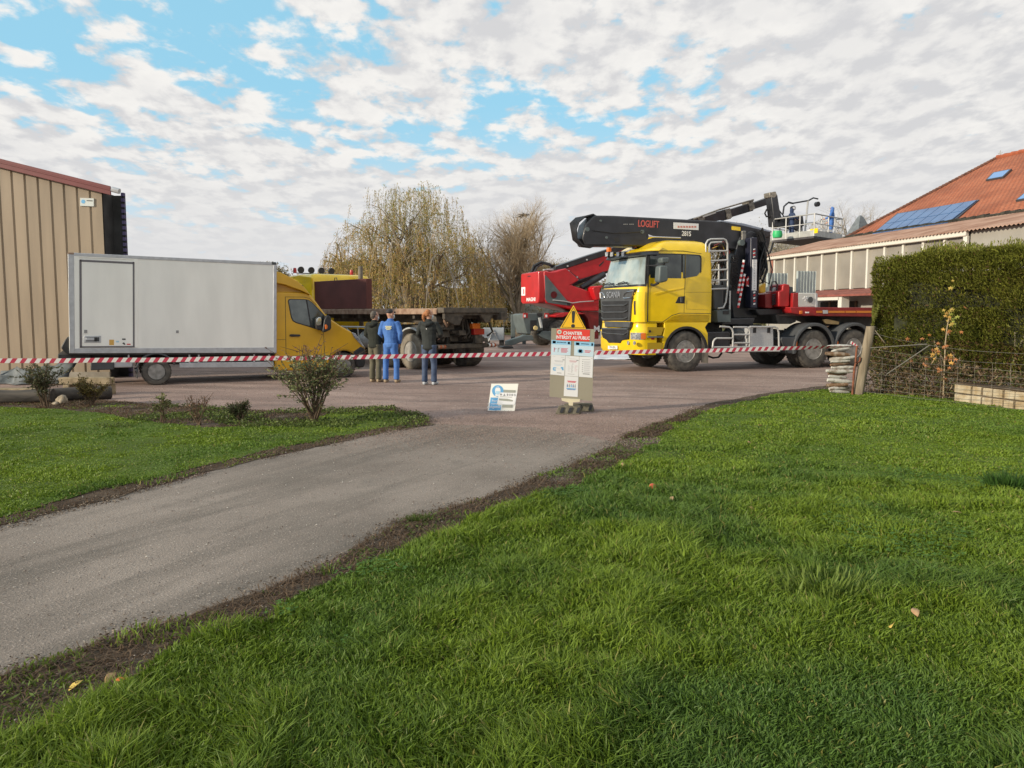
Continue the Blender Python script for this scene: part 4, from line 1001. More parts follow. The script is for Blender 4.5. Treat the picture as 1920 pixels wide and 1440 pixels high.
# yellow cab far left
cr = [(1.0, 0), (2.0, 0), (2.62, .02), (2.87, .06), (3.0, .16), (3.05, .4)]
b = MB().loft([ring(-9.1 + i * 1.2, -7.0 - i * .5, i * .6, FW - i * .6, .2, .12, z) for z, i in cr]).build('cab', YEL, fbt, smooth=50)
MB().box(-8.6, -7.6, -.012, .02, 1.9, 2.65).build('door_window', GLS, b)
MB().prism([(-9.0, 2.55), (-8.5, 2.98), (-7.9, 3.0), (-7.0, 2.9), (-7.0, 2.5)], .02, .04).build('roof_panel', YEL, b, bevel=.01)
for i in range(4):
    v = .65 + i * .42
    l = MB().lathe([(.10, -.06), (.12, .0), (.12, .05)], (-8.9 + .35, v - .2, 3.24), 16, 'x').build('roof_lamp', BLP, b)
MB().tube([(-8.58, .3, 3.12), (-8.58, 2.2, 3.12)], .02, 6).build('lamp_bar', BLP, b)
for v, u in ((.08, -8.3), (2.25, -8.0)):
    l = MB().lathe([(.06, -.06), (.065, .03), (.05, .12), (.02, .13)], (u, v, 3.16), 12, 'z').build('beacon', REDL, b)
MB().tube([(-6.85, 1.9, 1.2), (-6.85, 1.9, 3.35)], .085, 12).build('exhaust_stack', TYD, fbt)
# maroon ballast box on the bed
bx0, bx1 = pf([(577, 560)], .12)[0][0], pf([(687, 560)], .12)[0][0]
mbx = MB().box(bx0, bx1, .12, .34, BZ + .004, BZ + .96).build('steel_box', MAR, None, bevel=.012)
mbx.location = FB.o; mbx.rotation_euler = (0, 0, FB.ang); tag(mbx, 'plain maroon steel box standing on the bed of the flatbed lorry', 'steel box')
MB().tube([(bx0 + (bx1 - bx0) * .44, .22, BZ + .95), (bx0 + (bx1 - bx0) * .45, .22, BZ + 1.05), (bx0 + (bx1 - bx0) * .48, .22, BZ + 1.05), (bx0 + (bx1 - bx0) * .49, .22, BZ + .95)], .014, 6).build('lifting_eye', DIRT, mbx)
# ------------------------------------------------------------------ red telescopic handler
TH = Fr(1.42, 38.0, (.935, .355))
tel = empty('telescopic_handler', TH.o, TH.ang, 'red rotating telescopic handler on grey outriggers reaching over the roof with its boom', 'telehandler')
t9 = lambda pts, v=0.0: TH.zp(pts, 980, 480, 9.0, v)
pt = lambda pts, v=0.0: [TH.uv(a, b, v) for a, b in pts]
HW = 2.4
side = t9([(358, 255), (480, 268), (545, 262), (735, 205), (960, 400), (820, 490), (1000, 550), (1160, 610), (1290, 690), (1290, 930), (1000, 930), (840, 905), (620, 850), (400, 800), (372, 740)])
tur = MB().prism(side, 0, HW).build('turret', mat('red_side', (.50, .012, .020), .35, var=.1, coat=.3), tel, bevel=.05, seg=3)
MB().prism(t9([(372, 320), (388, 325), (745, 750), (830, 830), (760, 835), (430, 790), (380, 735)]), -.02, .02).build('grey_panel', GMET, tur, bevel=.006)
c = t9([(522, 655)])[0]
MB().lathe([(.12, -.012), (.17, -.012)], (c[0], -.03, c[1]), 24).build('round_emblem', mat('emblem_red', (.22, .02, .025), .5), tur)
MB().tube([(a, -.06, z) for a, z in t9([(500, 745), (700, 765), (830, 795), (960, 775), (1190, 760)])], .03, 6).build('side_pipe', RAIL, tur)
MB().prism(t9([(745, 795), (800, 800), (798, 835), (748, 838)]), -.03, .0).build('pipe_clamp', BLK, tur)
# counterweight back
zb0, zb1 = side[-2][1], side[0][1]
bk = MB().prismx([(.0, zb0 + .35), (.06, zb0 + .05), (.2, zb0), (HW - .2, zb0), (HW - .0, zb0 + .1), (HW, zb1 - .1), (HW - .1, zb1 - .02), (.05, zb1)], -.12, .2)
bkc = bk.build('counterweight', RED, tel, bevel=.05, seg=3)
MB().box(-.13, -.115, HW - .62, HW - .1, zb0 + .42, zb0 + .85).build('warning_plate', WTX, bkc)
MB().box(-.135, -.125, HW - .5, HW - .38, zb0 + .5, zb0 + .75).build('plate_mark', RTX, bkc)
MB().box(-.135, -.115, HW * .45, HW * .6, zb1 - .22, zb1 - .17).build('hole', BLK, bkc)
text('MAGNI', .25, WTX, bkc, basis((-.125, HW * .42, zb0 + .20), (0, -1, 0), (0, 0, 1)), ext=.004, sx=1.5, bold=.006)
MB().tube([(-.05, HW * .5, zb1 - .1), (.1, HW * .5, zb1 + .3), (.5, HW * .5, zb1 + .5), (.95, HW * .5, zb1 + .42), (1.3, HW * .5, zb1 + .2)], .08, 8).build('hose_loop', HOSE, tel)
b = MB()
for k in range(3): b.tube([(-.0, HW * (.4 + .05 * k), zb1 - .1), (.2, HW * (.4 + .05 * k), zb1 + .26), (.6, HW * .45, zb1 + .42), (1.2, HW * .45, zb1 + .35)], .035, 6)
b.build('hose_loop', HOSE, tel)
MB().prism(t9([(415, 215), (540, 210), (540, 250), (415, 240)], 1.0), 1.0, 1.6).build('junction_box', GLV, tel, bevel=.02)
# boom: straight, telescoping. axis from traced points
bvn, bvf = .85, 1.45
A0 = Vector(t9([(735, 205)], bvn)[0]); A1 = Vector(pt([(1200, 455)], bvn)[0])
bo1 = MB().prism(pt([(1061, 503), (1200, 457), (1200, 489), (1086.7, 524.4)], bvn), bvn, bvf).build('boom', RED if False else _mats['red_side'], tel, bevel=.03)
MB().prism(pt([(1041, 500), (1105, 478), (1200, 449), (1200, 458), (1061, 503.5), (1041, 507)], bvn - .06), bvn - .06, bvf).build('boom_rail', BLP, bo1, bevel=.02)
b = MB()
for x, y in ((1066, 508), (1082, 519.5)): c = pt([(x, y)], bvn)[0]; b.lathe([(.045, -.03), (.045, 0)], (c[0], bvn, c[1]), 8)
for x, y in ((1064, 499), (1100, 487)): c = pt([(x, y)], bvn - .06)[0]; b.lathe([(.045, -.03), (.045, 0)], (c[0], bvn - .07, c[1]), 8)
b.build('boom_bolt', GLV, bo1)
MB().prism(pt([(1059.5, 503.5), (1061.5, 503), (1088, 524), (1086, 525)], bvn - .01), bvn - .012, bvn).build('boom_joint', BLK, bo1)
MB().prism(pt([(1123, 497), (1132, 489), (1132, 492), (1124, 500)], bvn - .01), bvn - .015, bvn).build('boom_slot', BLK, bo1)
for (pts, nm) in (([(1200, 449), (1300, 416), (1300, 440), (1200, 478)], 'boom_section'), ([(1295, 410.5), (1366, 391), (1371, 410), (1340, 418), (1298, 434)], 'boom_section'), ([(1364, 394), (1410, 379.5), (1413, 395), (1369, 408)], 'boom_section'), ([(1408, 382), (1452, 366), (1455, 379), (1412, 393)], 'boom_section')):
    MB().prism(pt(pts, bvn + .05), bvn + .05, bvf - .05).build(nm, BLP, tel, bevel=.02)
b = MB()
for pts in ([(1361, 393), (1369, 390), (1373, 408), (1364, 411)], [(1404, 377), (1412, 374), (1416, 392), (1407, 395)], [(1310, 408), (1322, 404), (1322, 412), (1312, 414)]): b.prism(pt(pts, bvn - .02), bvn - .02, bvf)
b.tube([(a, bvn - .05, z) for a, z in pt([(1300, 411), (1345, 394), (1400, 378), (1412, 375)], bvn)], .05, 6)
b.build('boom_collar', mat('worn_steel', (.22, .20, .17), .5, .4, var=.4, vs=8), tel, bevel=.01)
MB().prism(pt([(1318, 405), (1342, 397), (1342, 399.5), (1318, 408)], bvn - .08), bvn - .10, bvn - .02).build('boom_trim', RAIL, tel)
# lift cylinders
b = MB(); q0, q1 = pt([(1090, 540), (1133, 514)], .5); b.tube([(q0[0], .5, q0[1]), (q1[0], .5, q1[1])], .16, 12); b.build('lift_cylinder', BLP, tel)
b = MB(); q0, q1 = pt([(1072, 534), (1150, 503)], 1.8); b.tube([(q0[0], 1.8, q0[1]), (q1[0], 1.8, q1[1])], .12, 12); b.build('lift_cylinder', BLP, tel)
MB().prism(t9([(1165, 545), (1200, 510), (1290, 500), (1360, 495), (1300, 560), (1290, 740), (1240, 745), (1190, 660)], -.3), -.4, .3).build('cab_corner', RED, tel, bevel=.05)
# base frame, tyres, outriggers
fr_ = t9([(400, 985), (560, 960), (1290, 960), (1330, 1200), (1300, 1390), (1215, 1395), (1130, 1230), (1100, 1080), (1040, 1000), (960, 960)])
MB().prism(t9([(1000, 935), (1300, 935), (1300, 1400), (1215, 1398), (1150, 1240), (1110, 1060), (1050, 985)]), .1, HW - .1).build('base_frame', DRED, tel, bevel=.03)
MB().prism(t9([(510, 1000), (640, 955), (930, 950), (1040, 975), (930, 985), (740, 990), (650, 1035), (530, 1035)]), -.2, .6).build('wheel_guard', RED, tel, bevel=.03)
q = t9([(1262, 1235)])[0]; text('M', .42, WTX, tel, basis((q[0], .08, q[1]), (1, 0, 0), (0, 0, 1)), ext=.004, sx=1.1, bold=.01)
MB().box(.6, 5.2, .5, HW - .5, .75, 1.7).build('axle_frame', CHS, tel, bevel=.03)
for (x, y) in ((1052, 628), (1190, 628)):
    c = pt([(x, y)], -.1)[0]
    wheel(tel, c[0], .66, .66, .5, -.1, dish=.1, n=30); wheel(tel, c[0], .66, .66, .5, HW - .4, dish=.1, n=24)
# rear outrigger assembly (grey)
b = MB()
b.prism(t9([(5, 985), (60, 970), (230, 970), (330, 965), (345, 1080), (345, 1250), (230, 1270), (150, 1250), (130, 1330), (75, 1310), (10, 1080)], -.5), -.5, .9)
og = b.build('outrigger_housing', GMET, tel, bevel=.03)
MB().prism(t9([(130, 1085), (240, 1082), (238, 1250), (130, 1262)], -.53), -.53, -.49).build('outrigger_recess', BLK, og)
MB().prism(t9([(245, 965), (335, 965), (335, 1010), (270, 1020), (245, 1000)], -.55), -.56, -.49).build('outrigger_recess', BLK, og)
for x, y in ((45, 1005), (408, 1005)):
    c = t9([(x, y)], -.6)[0]; MB().box(c[0] - .12, c[0] + .12, -.64, -.58, c[1] - .12, c[1] + .12).build('tail_light', REDL, og, bevel=.01); MB().box(c[0] - .09, c[0] - .0, -.66, -.62, c[1] - .08, c[1] + .04).build('tail_light_mark', WTX, og)
q0, q1 = t9([(280, 1040), (318, 1210)], -.6); MB().tube([(q0[0], -.6, q0[1]), (q1[0], -.6, q1[1])], .07, 8).build('outrigger_ram', GLV, og)
c = t9([(225, 1215)], -.6)[0]; MB().lathe([(.1, -.05), (.12, .05)], (c[0], -.55, c[1]), 10, 'y').build('work_lamp', mat('lamp_yellowish', (.7, .55, .25), .3), og)
gm = lambda pts, v: TH.zp(pts, 780, 560, 8.727, v)
MB().prism(gm([(1700, 620), (1760, 592), (1900, 600), (1930, 680), (1800, 690), (1700, 715), (1560, 770), (1478, 760), (1478, 690)], -.9), -.95, -.65).build('outrigger_leg', GMET, tel, bevel=.03)
MB().prism(gm([(1385, 788), (1420, 775), (1550, 775), (1575, 792), (1570, 808), (1400, 808)], -.9), -1.1, -.4).build('outrigger_foot', BLK, tel, bevel=.02)
MB().prism(t9([(330, 1260), (480, 1270), (480, 1440), (330, 1380), (260, 1330)], -.4), -.45, -.1).build('outrigger_leg', GMET, tel, bevel=.03)
MB().prism(t9([(330, 1080), (560, 1060), (560, 1300), (360, 1290)], .1), .1, 1.0).build('axle_box', CHS, tel, bevel=.03)

# work platform
zf = 5.58
hp = lambda px, py, z: G(px, py, z)
M_ = hp(1526, 442.5, zf); L_ = hp(1448, 451, zf); R_ = hp(1577.5, 450, zf); F_ = L_ + (R_ - M_)
inv = Matrix.Rotation(-TH.ang, 4, 'Z') @ Matrix.Translation(-TH.o)
def loc(p): return inv @ Vector(p)
up = Vector((0, 0, 1))
b = MB(); b.slab([M_, L_, F_, R_], (0, 0, 1), .10); b.v = [tuple(loc(v)) for v in b.v]
pl = b.build('work_platform', mat('platform_floor', (.06, .055, .06), .7, var=.2), tel)
b = MB()
def bar(p, q, r=.03): b.tube([loc(p), loc(q)], r, 6)
def board(p, q, h):
    d = (q - p); n_ = Vector((d.y, -d.x, 0)).normalized() * .02
    vs = [p - n_, q - n_, q + n_, p + n_]; vs = [loc(x) for x in vs] + [loc(x + up * h) for x in vs]
    b.add(vs, [(0, 3, 2, 1), (4, 5, 6, 7), (0, 1, 5, 4), (1, 2, 6, 5), (2, 3, 7, 6), (3, 0, 4, 7)])
c4 = [M_, L_, F_, R_]
for i in range(4):
    p, q = c4[i], c4[(i + 1) % 4]; board(p, q, .30)
b.build('toe_board', mat('pale_aluminium', (.44, .44, .42), .45, .3, var=.15), pl)
b = MB()
Hh = 1.12
for i in range(4):
    p, q = c4[i], c4[(i + 1) % 4]; n_ = 4 if i in (1, 3) else 3
    for k in range(n_): s_ = p.lerp(q, k / n_); bar(s_, s_ + up * Hh, .035)
    bar(p + up * Hh, q + up * Hh, .035); bar(p + up * Hh * .58, q + up * Hh * .58, .025)
b.build('railing', RAIL, pl, smooth=60)
d = (M_ - L_).normalized()
MB().obox(loc(M_ + up * .25), loc(M_ + Vector((.02, 0, 0))) - loc(M_), (0, .25, 0), (0, 0, .12)).build('yellow_corner', YEL, pl)
b = MB(); P1 = lambda px, py, k=.35: loc(P(px, py, L_.lerp(R_, k).y - .2))
b.tube([P1(1468, 402), P1(1470, 387), P1(1479, 379), P1(1487, 381), P1(1516, 376), P1(1525, 371), P1(1534, 373)], .045, 6)
b.tube([P1(1473, 383), P1(1478, 380), P1(1488, 382)], .035, 6)
b.build('lamp_frame', BLP, pl, smooth=60)
b = MB().tube([P1(1515, 376), P1(1509, 440)], .05, 6).build('lamp_mast', RAIL, pl)
for x, y in ((1486, 390.5), (1531.5, 383)):
    c = P1(x, y); MB().tube([c - Vector((0, .12, 0)), c + Vector((0, .06, 0))], .12 if x < 1500 else .13, 14).build('work_lamp', BLP, pl)
    if x < 1500: MB().tube([c - Vector((0, .14, 0)), c - Vector((0, .12, 0))], .08, 12).build('lamp_glass', WTX, pl)
# jib between boom and platform
jd = 42.4
jp = lambda pts: [loc(P(x, y, jd)) for x, y in pts]
def jib(pts, name, m=BLP, th=.5):
    a = jp(pts); n_ = Vector((0, -1, 0)); b = MB(); b.slab([x + n_ * th / 2 for x in a], n_, th); return b.build(name, m, tel, bevel=.03)
jib([(1440, 366), (1452, 366), (1456, 392), (1462, 418), (1446, 424), (1444, 400)], 'jib')
jib([(1445, 412), (1462, 408), (1476, 404), (1500, 406), (1502, 424), (1488, 432), (1476, 427), (1446, 425)], 'jib_head')
jib([(1437, 362), (1449, 360), (1452, 368), (1446, 373), (1438, 371)], 'boom_tip', _mats['worn_steel'])
jib([(1490, 404), (1502, 403), (1504, 447), (1494, 449)], 'platform_mount', _mats['pale_aluminium'], .2)
b = MB(); b.tube(jp([(1438, 392), (1434, 400), (1437, 406), (1446, 406)]), .05, 6); b.tube(jp([(1455, 370), (1459, 392), (1470, 406)]), .03, 6); b.tube(jp([(1450, 368), (1456, 395), (1462, 410)]), .03, 6)
b.tube(jp([(1451, 449), (1446, 468), (1440, 482), (1432, 486)]), .05, 6)
b.build('jib_hose', HOSE, tel)
MB().lathe([(.22, 0), (.26, .15), (.22, .35), (.05, .36)], loc(hp(1460, 445, zf) + Vector((0, .2, 0))), 12, 'z').build('green_bucket', mat('bright_green', (.03, .45, .15), .5), pl)
MB().obox(loc((M_ + R_) / 2 + up * .42 + (L_ - M_) * .2), (.55, 0, 0), (0, .3, 0), (0, 0, .06)).build('loose_sheet', WTX, pl)

# ------------------------------------------------------------------ red lowbed trailer coupled behind the crane truck
tr = empty('lowbed_trailer', S.o, S.ang, 'dark red low-loader trailer with orange side stripe coupled behind the yellow lorry', 'trailer')
tv = 0.1
s5v = lambda pts, v=tv: s5(pts, v)
goose = MB().prism(s5v([(870, 748), (1105, 748), (1105, 825), (1000, 828), (885, 800)]), tv, 2.35).build('gooseneck', mat('trailer_bright_red', (.32, .015, .017), .4, var=.15), tr, bevel=.02)
MB().prism(s5v([(560, 770), (760, 765), (880, 760), (900, 800), (760, 815), (600, 820), (575, 800)], .5), .5, 2.0).build('coupling_neck', BLK, tr, bevel=.02)
MB().prism(s5v([(1100, 750), (1800, 752), (1800, 838), (1100, 828)]), tv, 2.35).build('deck', DRED, tr, bevel=.015)
deck = tr.children[-1]
for x0, x1 in ((1108, 1160), (1212, 1360), (1370, 1460), (1468, 1600)):
    MB().prism(s5v([(x0, 781), (x1, 781), (x1, 800), (x0, 800)]), tv - .012, tv).build('side_stripe', mat('orange_stripe', (.62, .20, .02), .5), deck)
MB().prism(s5v([(1165, 775), (1208, 775), (1208, 806), (1165, 806)]), tv - .016, tv).build('side_plate', ALU, deck)
MB().prism(s5v([(1100, 826), (1800, 836), (1800, 925), (1500, 925), (1320, 905), (1180, 850)], .5), .5, 2.1).build('deck_underside', CHS, deck)
MB().prism(s5v([(770, 605), (805, 598), (808, 548), (830, 538), (868, 545), (866, 735), (850, 750), (770, 742)], .3), .3, .95).build('winch_box', mat('winch_red', (.40, .014, .016), .4, var=.15), tr, bevel=.03)
MB().prism(s5v([(868, 560), (900, 568), (898, 740), (868, 745)], .35), .35, .92).build('winch_panel', GRY, tr, bevel=.02)
MB().prism(s5v([(900, 622), (945, 618), (945, 750), (895, 752)], .2), .2, 2.2).build('spacer_box', _mats['trailer_bright_red'], tr, bevel=.01)
tbx = MB().prism(s5v([(943, 620), (1112, 620), (1112, 748), (943, 748)], .2), .2, 2.2).build('white_box', mat('off_white_panel', (.60, .59, .55), .5, var=.08), tr, bevel=.02)
MB().prism(s5v([(1100, 625), (1116, 627), (1116, 748), (1102, 748)], .18), .17, .3).build('box_edge', ALU, tbx)
c = s5v([(1050, 682)], .2)[0]; MB().lathe([(.09, -.02), (.09, .0)], (c[0], .19, c[1]), 18).build('box_cap', GRY, tbx)
b = MB()
for q in ([(980, 672), (1018, 652), (1022, 658), (985, 678)], [(1000, 650), (1028, 670), (1024, 678), (998, 658)], [(1005, 660), (1012, 690), (1004, 692), (998, 665)]): b.prism(s5v(q, .2), .188, .2)
b.build('box_mark', WTX, tbx)
b = MB().prism(s5v([(650, 632), (700, 618), (712, 640), (716, 745), (700, 760), (648, 752)], .5), .5, .95).build('hydraulic_block', DRED, tr, bevel=.02)
b = MB()
for k in range(6): c = s5v([(712, 640 + k * 17)], .48)[0]; b.tube([(c[0] - .03, .46, c[1]), (c[0] + .1, .44, c[1] + .03), (c[0] + .14, .5, c[1] - .02)], .02, 5)
b.tube([(a, .45, z) for a, z in s5v([(700, 600), (708, 520), (740, 518), (756, 545), (750, 600)], .45)], .022, 6)
b.build('air_line', HOSE, tr)
MB().prism(s5v([(715, 600), (730, 570), (760, 575), (765, 640), (752, 740), (720, 735)], .6), .6, .68).build('lifting_bracket', GLV, tr, bevel=.02)
MB().prism(s5v([(575, 630), (650, 628), (650, 755), (575, 760)], 1.2), 1.2, 1.8).build('grey_cabinet', GMET, tr, bevel=.02)
MB().prism(s5v([(580, 575), (640, 530), (655, 540), (650, 618), (605, 625)], 1.9), 1.9, 2.2).build('yellow_cover', OCH, tr, bevel=.03)
c = s5v([(968, 795)], tv)[0]; MB().box(c[0] - .06, c[0] + .04, tv - .03, tv, c[1] - .05, c[1] + .05).build('side_lamp', ORG, tr, bevel=.01)
c = s5v([(1022, 796)], tv)[0]; MB().box(c[0] - .06, c[0] + .06, tv - .03, tv, c[1] - .02, c[1] + .02).build('side_lamp', WTX, tr)
MB().prism(s5v([(1165, 860), (1200, 855), (1310, 880), (1305, 905), (1200, 900), (1180, 890)], .3), .28, .34).build('bracket_plate', mat('wood_pale', (.55, .38, .17), .7, var=.2), tr, bevel=.01)
MB().prism(s5v([(740, 815), (930, 850), (925, 880), (880, 900), (760, 900)], .4), .4, 1.9).build('suspension_frame', CHS, tr, bevel=.02)
for k, uu in enumerate((8.6, 9.9, 11.2)): wheel(tr, uu, .5, .5, .5, .1, n=24); wheel(tr, uu, .5, .5, .5, 1.8, n=20)
# corrugated sheets stacked upright on the deck
def corr(name, px0, px1, pyt, pyb, v, label):
    (u0, zt), (u1, _) = s5([(px0, pyt), (px1, pyt - 8)], v); zb_ = s5([(px0, pyb)], v)[0][1]
    b = MB(); n_ = 26; front = []
    ring0 = []
    for i in range(n_ * 4 + 1):
        t = i / (n_ * 4); u = u0 + (u1 - u0) * t; ph = (t * 6) % 1; dv = .025 if ph < .12 else 0
        ring0.append((u, v - dv))
    poly = [(a, c) for a, c in ring0] + [(u1, v + .06), (u0, v + .06)]
    b.prismz(poly, zb_, zt); o = b.build(name, mat('corrugated_grey', (.42, .47, .46), .55, .15, var=.12, vs=3), None, smooth=30)
    o.location = S.o; o.rotation_euler = (0, 0, S.ang); tag(o, label, 'metal sheets', 'ribbed metal sheets on the trailer'); return o
corr('ribbed_sheet_pack', 668, 845, 440, 762, 2.2, 'pale grey ribbed metal sheets standing behind the red winch box')
corr('ribbed_sheet_pack', 940, 1102, 422, 750, 2.28, 'pale grey ribbed metal sheets standing behind the white trailer box')
# ------------------------------------------------------------------ tan shed on the left
TAN = mat('tan_cladding', (.29, .225, .155), .55, var=.12, vs=1.6, stretch=(1.6, 1, .22))
SY = 19.8
xr = P(197, 500, SY).x
shed = empty('farm_shed', (xr, SY, 0), 0, 'tall tan farm shed clad in upright ribbed metal with a dark red roof edge', 'shed')
sl = (P(220, 355, SY).z - P(0, 300, SY).z) / (P(220, 355, SY).x - P(0, 300, SY).x)
ztop = lambda x: P(197, 352, SY).z + sl * (x + 0)      # x local, 0 at the right corner
pitch = P(222, 500, SY).x - P(198, 500, SY).x
fr = []; x = 0.0; x_end = -9.0
pts = []
while x > x_end:
    for dx, dy in ((0, 0), (-pitch * .80, 0), (-pitch * .86, .026), (-pitch * .94, .026)): pts.append((x + dx, dy))
    x -= pitch
vs = []; 
b = MB()
front = [(p[0], p[1], .1) for p in pts]; top = [(p[0], p[1], ztop(p[0]) - .05) for p in pts]
b.loft([front, top], caps=False, closed=False)
b.build('front_wall', TAN, shed, smooth=0, recalc=False)
b = MB()
# right-hand side: open bay behind a dark reveal, back walls
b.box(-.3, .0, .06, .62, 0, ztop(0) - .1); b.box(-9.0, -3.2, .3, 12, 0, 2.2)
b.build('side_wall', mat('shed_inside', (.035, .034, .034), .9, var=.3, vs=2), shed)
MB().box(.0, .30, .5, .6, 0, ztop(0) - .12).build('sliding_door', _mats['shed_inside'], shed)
b = MB()
n_ = 34
for i in range(n_): z_ = i * (ztop(0) + .0) / n_; b.box(.27, .34, .42, .52, z_, z_ + .085)
b.build('door_edge', mat('purple_edge', (.07, .055, .13), .6), shed, smooth=0)
MB().add([(0.3, -.12, ztop(.3)), (-9.5, -.12, ztop(-9.5)), (-9.5, 12, ztop(-9.5)), (-6.2, 12, ztop(-6.2)), (0.3, -.12, ztop(.3) + .07), (-9.5, -.12, ztop(-9.5) + .07), (-9.5, 12, ztop(-9.5) + .07), (-6.2, 12, ztop(-6.2) + .07)],
         [(0, 1, 2, 3), (4, 7, 6, 5), (0, 4, 5, 1), (1, 5, 6, 2), (2, 6, 7, 3), (3, 7, 4, 0)]).build('roof', mat('roof_sheet_red', (.12, .035, .03), .6), shed)
b = MB()
for z0, z1_, y in ((-.13, .09, -.15), (-.02, .02, -.165)):
    b.add([(0.30, y, ztop(.3) + z0), (-9.5, y, ztop(-9.5) + z0), (-9.5, y + .04, ztop(-9.5) + z0), (.3, y + .04, ztop(.3) + z0), (0.30, y, ztop(.3) + z1_), (-9.5, y, ztop(-9.5) + z1_), (-9.5, y + .04, ztop(-9.5) + z1_), (.3, y + .04, ztop(.3) + z1_)],
      [(0, 1, 2, 3), (4, 7, 6, 5), (0, 4, 5, 1), (1, 5, 6, 2), (2, 6, 7, 3), (3, 7, 4, 0)])
b.build('verge_trim', mat('verge_red', (.16, .035, .035), .5, var=.1), shed, bevel=.006)
MB().tube([(.32, -.1, ztop(.3) + .02), (.50, -.1, ztop(.5) + .02)], .07, 10).build('gutter_end', ALU, shed)
MB().box(-9.2, .0, -.03, .05, 0, .16).build('plinth', mat('concrete', (.30, .27, .22), .9, var=.2, bump=.3), shed)
c = [P(a, b_, SY - .02) for a, b_ in ((150.5, 371), (176, 372), (176, 387), (150.5, 386))]
pm = MB().prism([(p.x - xr, p.z) for p in c], -.03, -.0).build('name_plate', mat('plate_pale', (.60, .63, .60), .4), shed)
c2 = [P(a, b_, SY - .02) for a, b_ in ((163, 375.5), (174, 376), (174, 377.6), (163, 377))]
MB().prism([(p.x - xr, p.z) for p in c2], -.034, -.03).build('plate_line', BTX, pm)
c2 = P(156.5, 378, SY - .02); MB().lathe([(.05, -.034), (.05, -.03)], (c2.x - xr, 0, c2.z), 12).build('plate_emblem', BLU, pm)

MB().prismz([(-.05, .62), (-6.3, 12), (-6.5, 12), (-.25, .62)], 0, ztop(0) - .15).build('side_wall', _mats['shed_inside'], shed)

# grey tarpaulin and timbers in front of the shed
tp = []
random.seed(3)
b = MB(); rows = []
for j in range(7):
    row = []
    for i in range(15):
        x = -10.9 + i * .13; y = 17.9 + .35 * j / 6; z = .02 + (j / 6) * (.30 + .22 * i / 14) + noise.noise(Vector((x * 1.9, j * .5, 1))) * .12
        row.append((x - 1.2, y + noise.noise(Vector((x * 2.3, z * 2, 4))) * .3, max(.03, z + .10 * noise.noise(Vector((x * 4, j * 1.1, 9))))))
    rows.append(row)
b.loft(rows, caps=False, closed=False)
o = b.build('tarpaulin', mat('grey_tarp', (.07, .078, .08), .7, col2=(.17, .185, .19), vs=5), None, smooth=60, recalc=False)
o.modifiers.new('s', 'SOLIDIFY').thickness = .02
tag(o, 'crumpled grey-blue tarpaulin leaning at the foot of the tan shed', 'tarpaulin')
WOODD = mat('dark_old_timber', (.045, .04, .036), .9, col2=(.10, .085, .07), vs=9, stretch=(.2, 1, 1), bump=.6, bs=20)
WOODP = mat('pale_old_timber', (.20, .155, .09), .85, col2=(.34, .27, .17), vs=8, bump=.4)
def log(name, p0, p1, r, m, label, cat='log', group=None, sq=False):
    p0 = Vector(p0); p1 = Vector(p1); n_ = 10; b = MB(); pts = []; rs = []
    for i in range(n_ + 1):
        t = i / n_; p = p0.lerp(p1, t); q = noise.noise(p * 1.3); pts.append(p + Vector((0, q * .02, q * .015))); rs.append(r * (1 + .12 * noise.noise(p * 2.7)))
    b.tube(pts, rs, 5 if sq else 12); o = b.build(name, m, None, smooth=60); return tag(o, label, cat, group)
a = G(-40, 757); c = G(100, 756); log('timber_beam', (a.x, a.y, .13), (c.x, c.y, .13), .13, WOODD, 'long dark weathered beam lying at the edge of the left lawn', 'beam')
a = G(96, 755); c = G(206, 748); log('timber_beam', (a.x, a.y + .05, .13), (c.x, c.y + .05, .13), .13, WOODD, 'shorter dark beam running behind the low yellowish bush', 'beam')
a = G(-30, 738); c = G(75, 736); MB_ = MB().box(a.x, c.x + .1, a.y, a.y + .25, 0, .10); o = MB_.build('timber_plank', WOODP, None, bevel=.01); tag(o, 'pale plank lying flat behind the long dark beam', 'plank')
a = G(108, 742); c = G(205, 742)
for k in range(2):
    o = MB().box(a.x, c.x, a.y + .05 + k * .12, a.y + .13 + k * .12, .22 + .0, .36).build('timber_plank', WOODP, None, bevel=.012)
    tag(o, ('front', 'rear')[k] + ' of two pale squared timbers stacked on the shorter dark beam', 'timber')
for k in range(2):
    o = MB().box(a.x + .1 + k * .75, a.x + .22 + k * .75, a.y + .02, a.y + .42, .0, .215).build('timber_bearer', WOODP, None, bevel=.012)
    tag(o, ('left', 'right')[k] + ' short bearer block under the stacked pale timbers', 'wood block')
def rock(name, p, s, m, label):
    bm = bmesh.new(); bmesh.ops.create_icosphere(bm, subdivisions=3, radius=1)
    for v in bm.verts: v.co = Vector((v.co.x * s[0], v.co.y * s[1], v.co.z * s[2])) * (1 + .35 * noise.noise(v.co * 1.8 + Vector(p)))
    me = bpy.data.meshes.new(name); bm.to_mesh(me); bm.free(); me.materials.append(m); me.shade_smooth()
    o = bpy.data.objects.new(name, me); COL.objects.link(o); o.location = p; return tag(o, label, 'stone')
STONE = mat('pale_stone', (.36, .30, .22), .9, var=.25, vs=8, bump=.5)
g = G(116, 759); rock('stone', (g.x, g.y, .08), (.10, .08, .10), STONE, 'pale angular stone propped against the dark beams')
g = G(104, 760); rock('stone', (g.x, g.y, .03), (.06, .05, .04), STONE, 'small flat pale stone beside the angular stone')

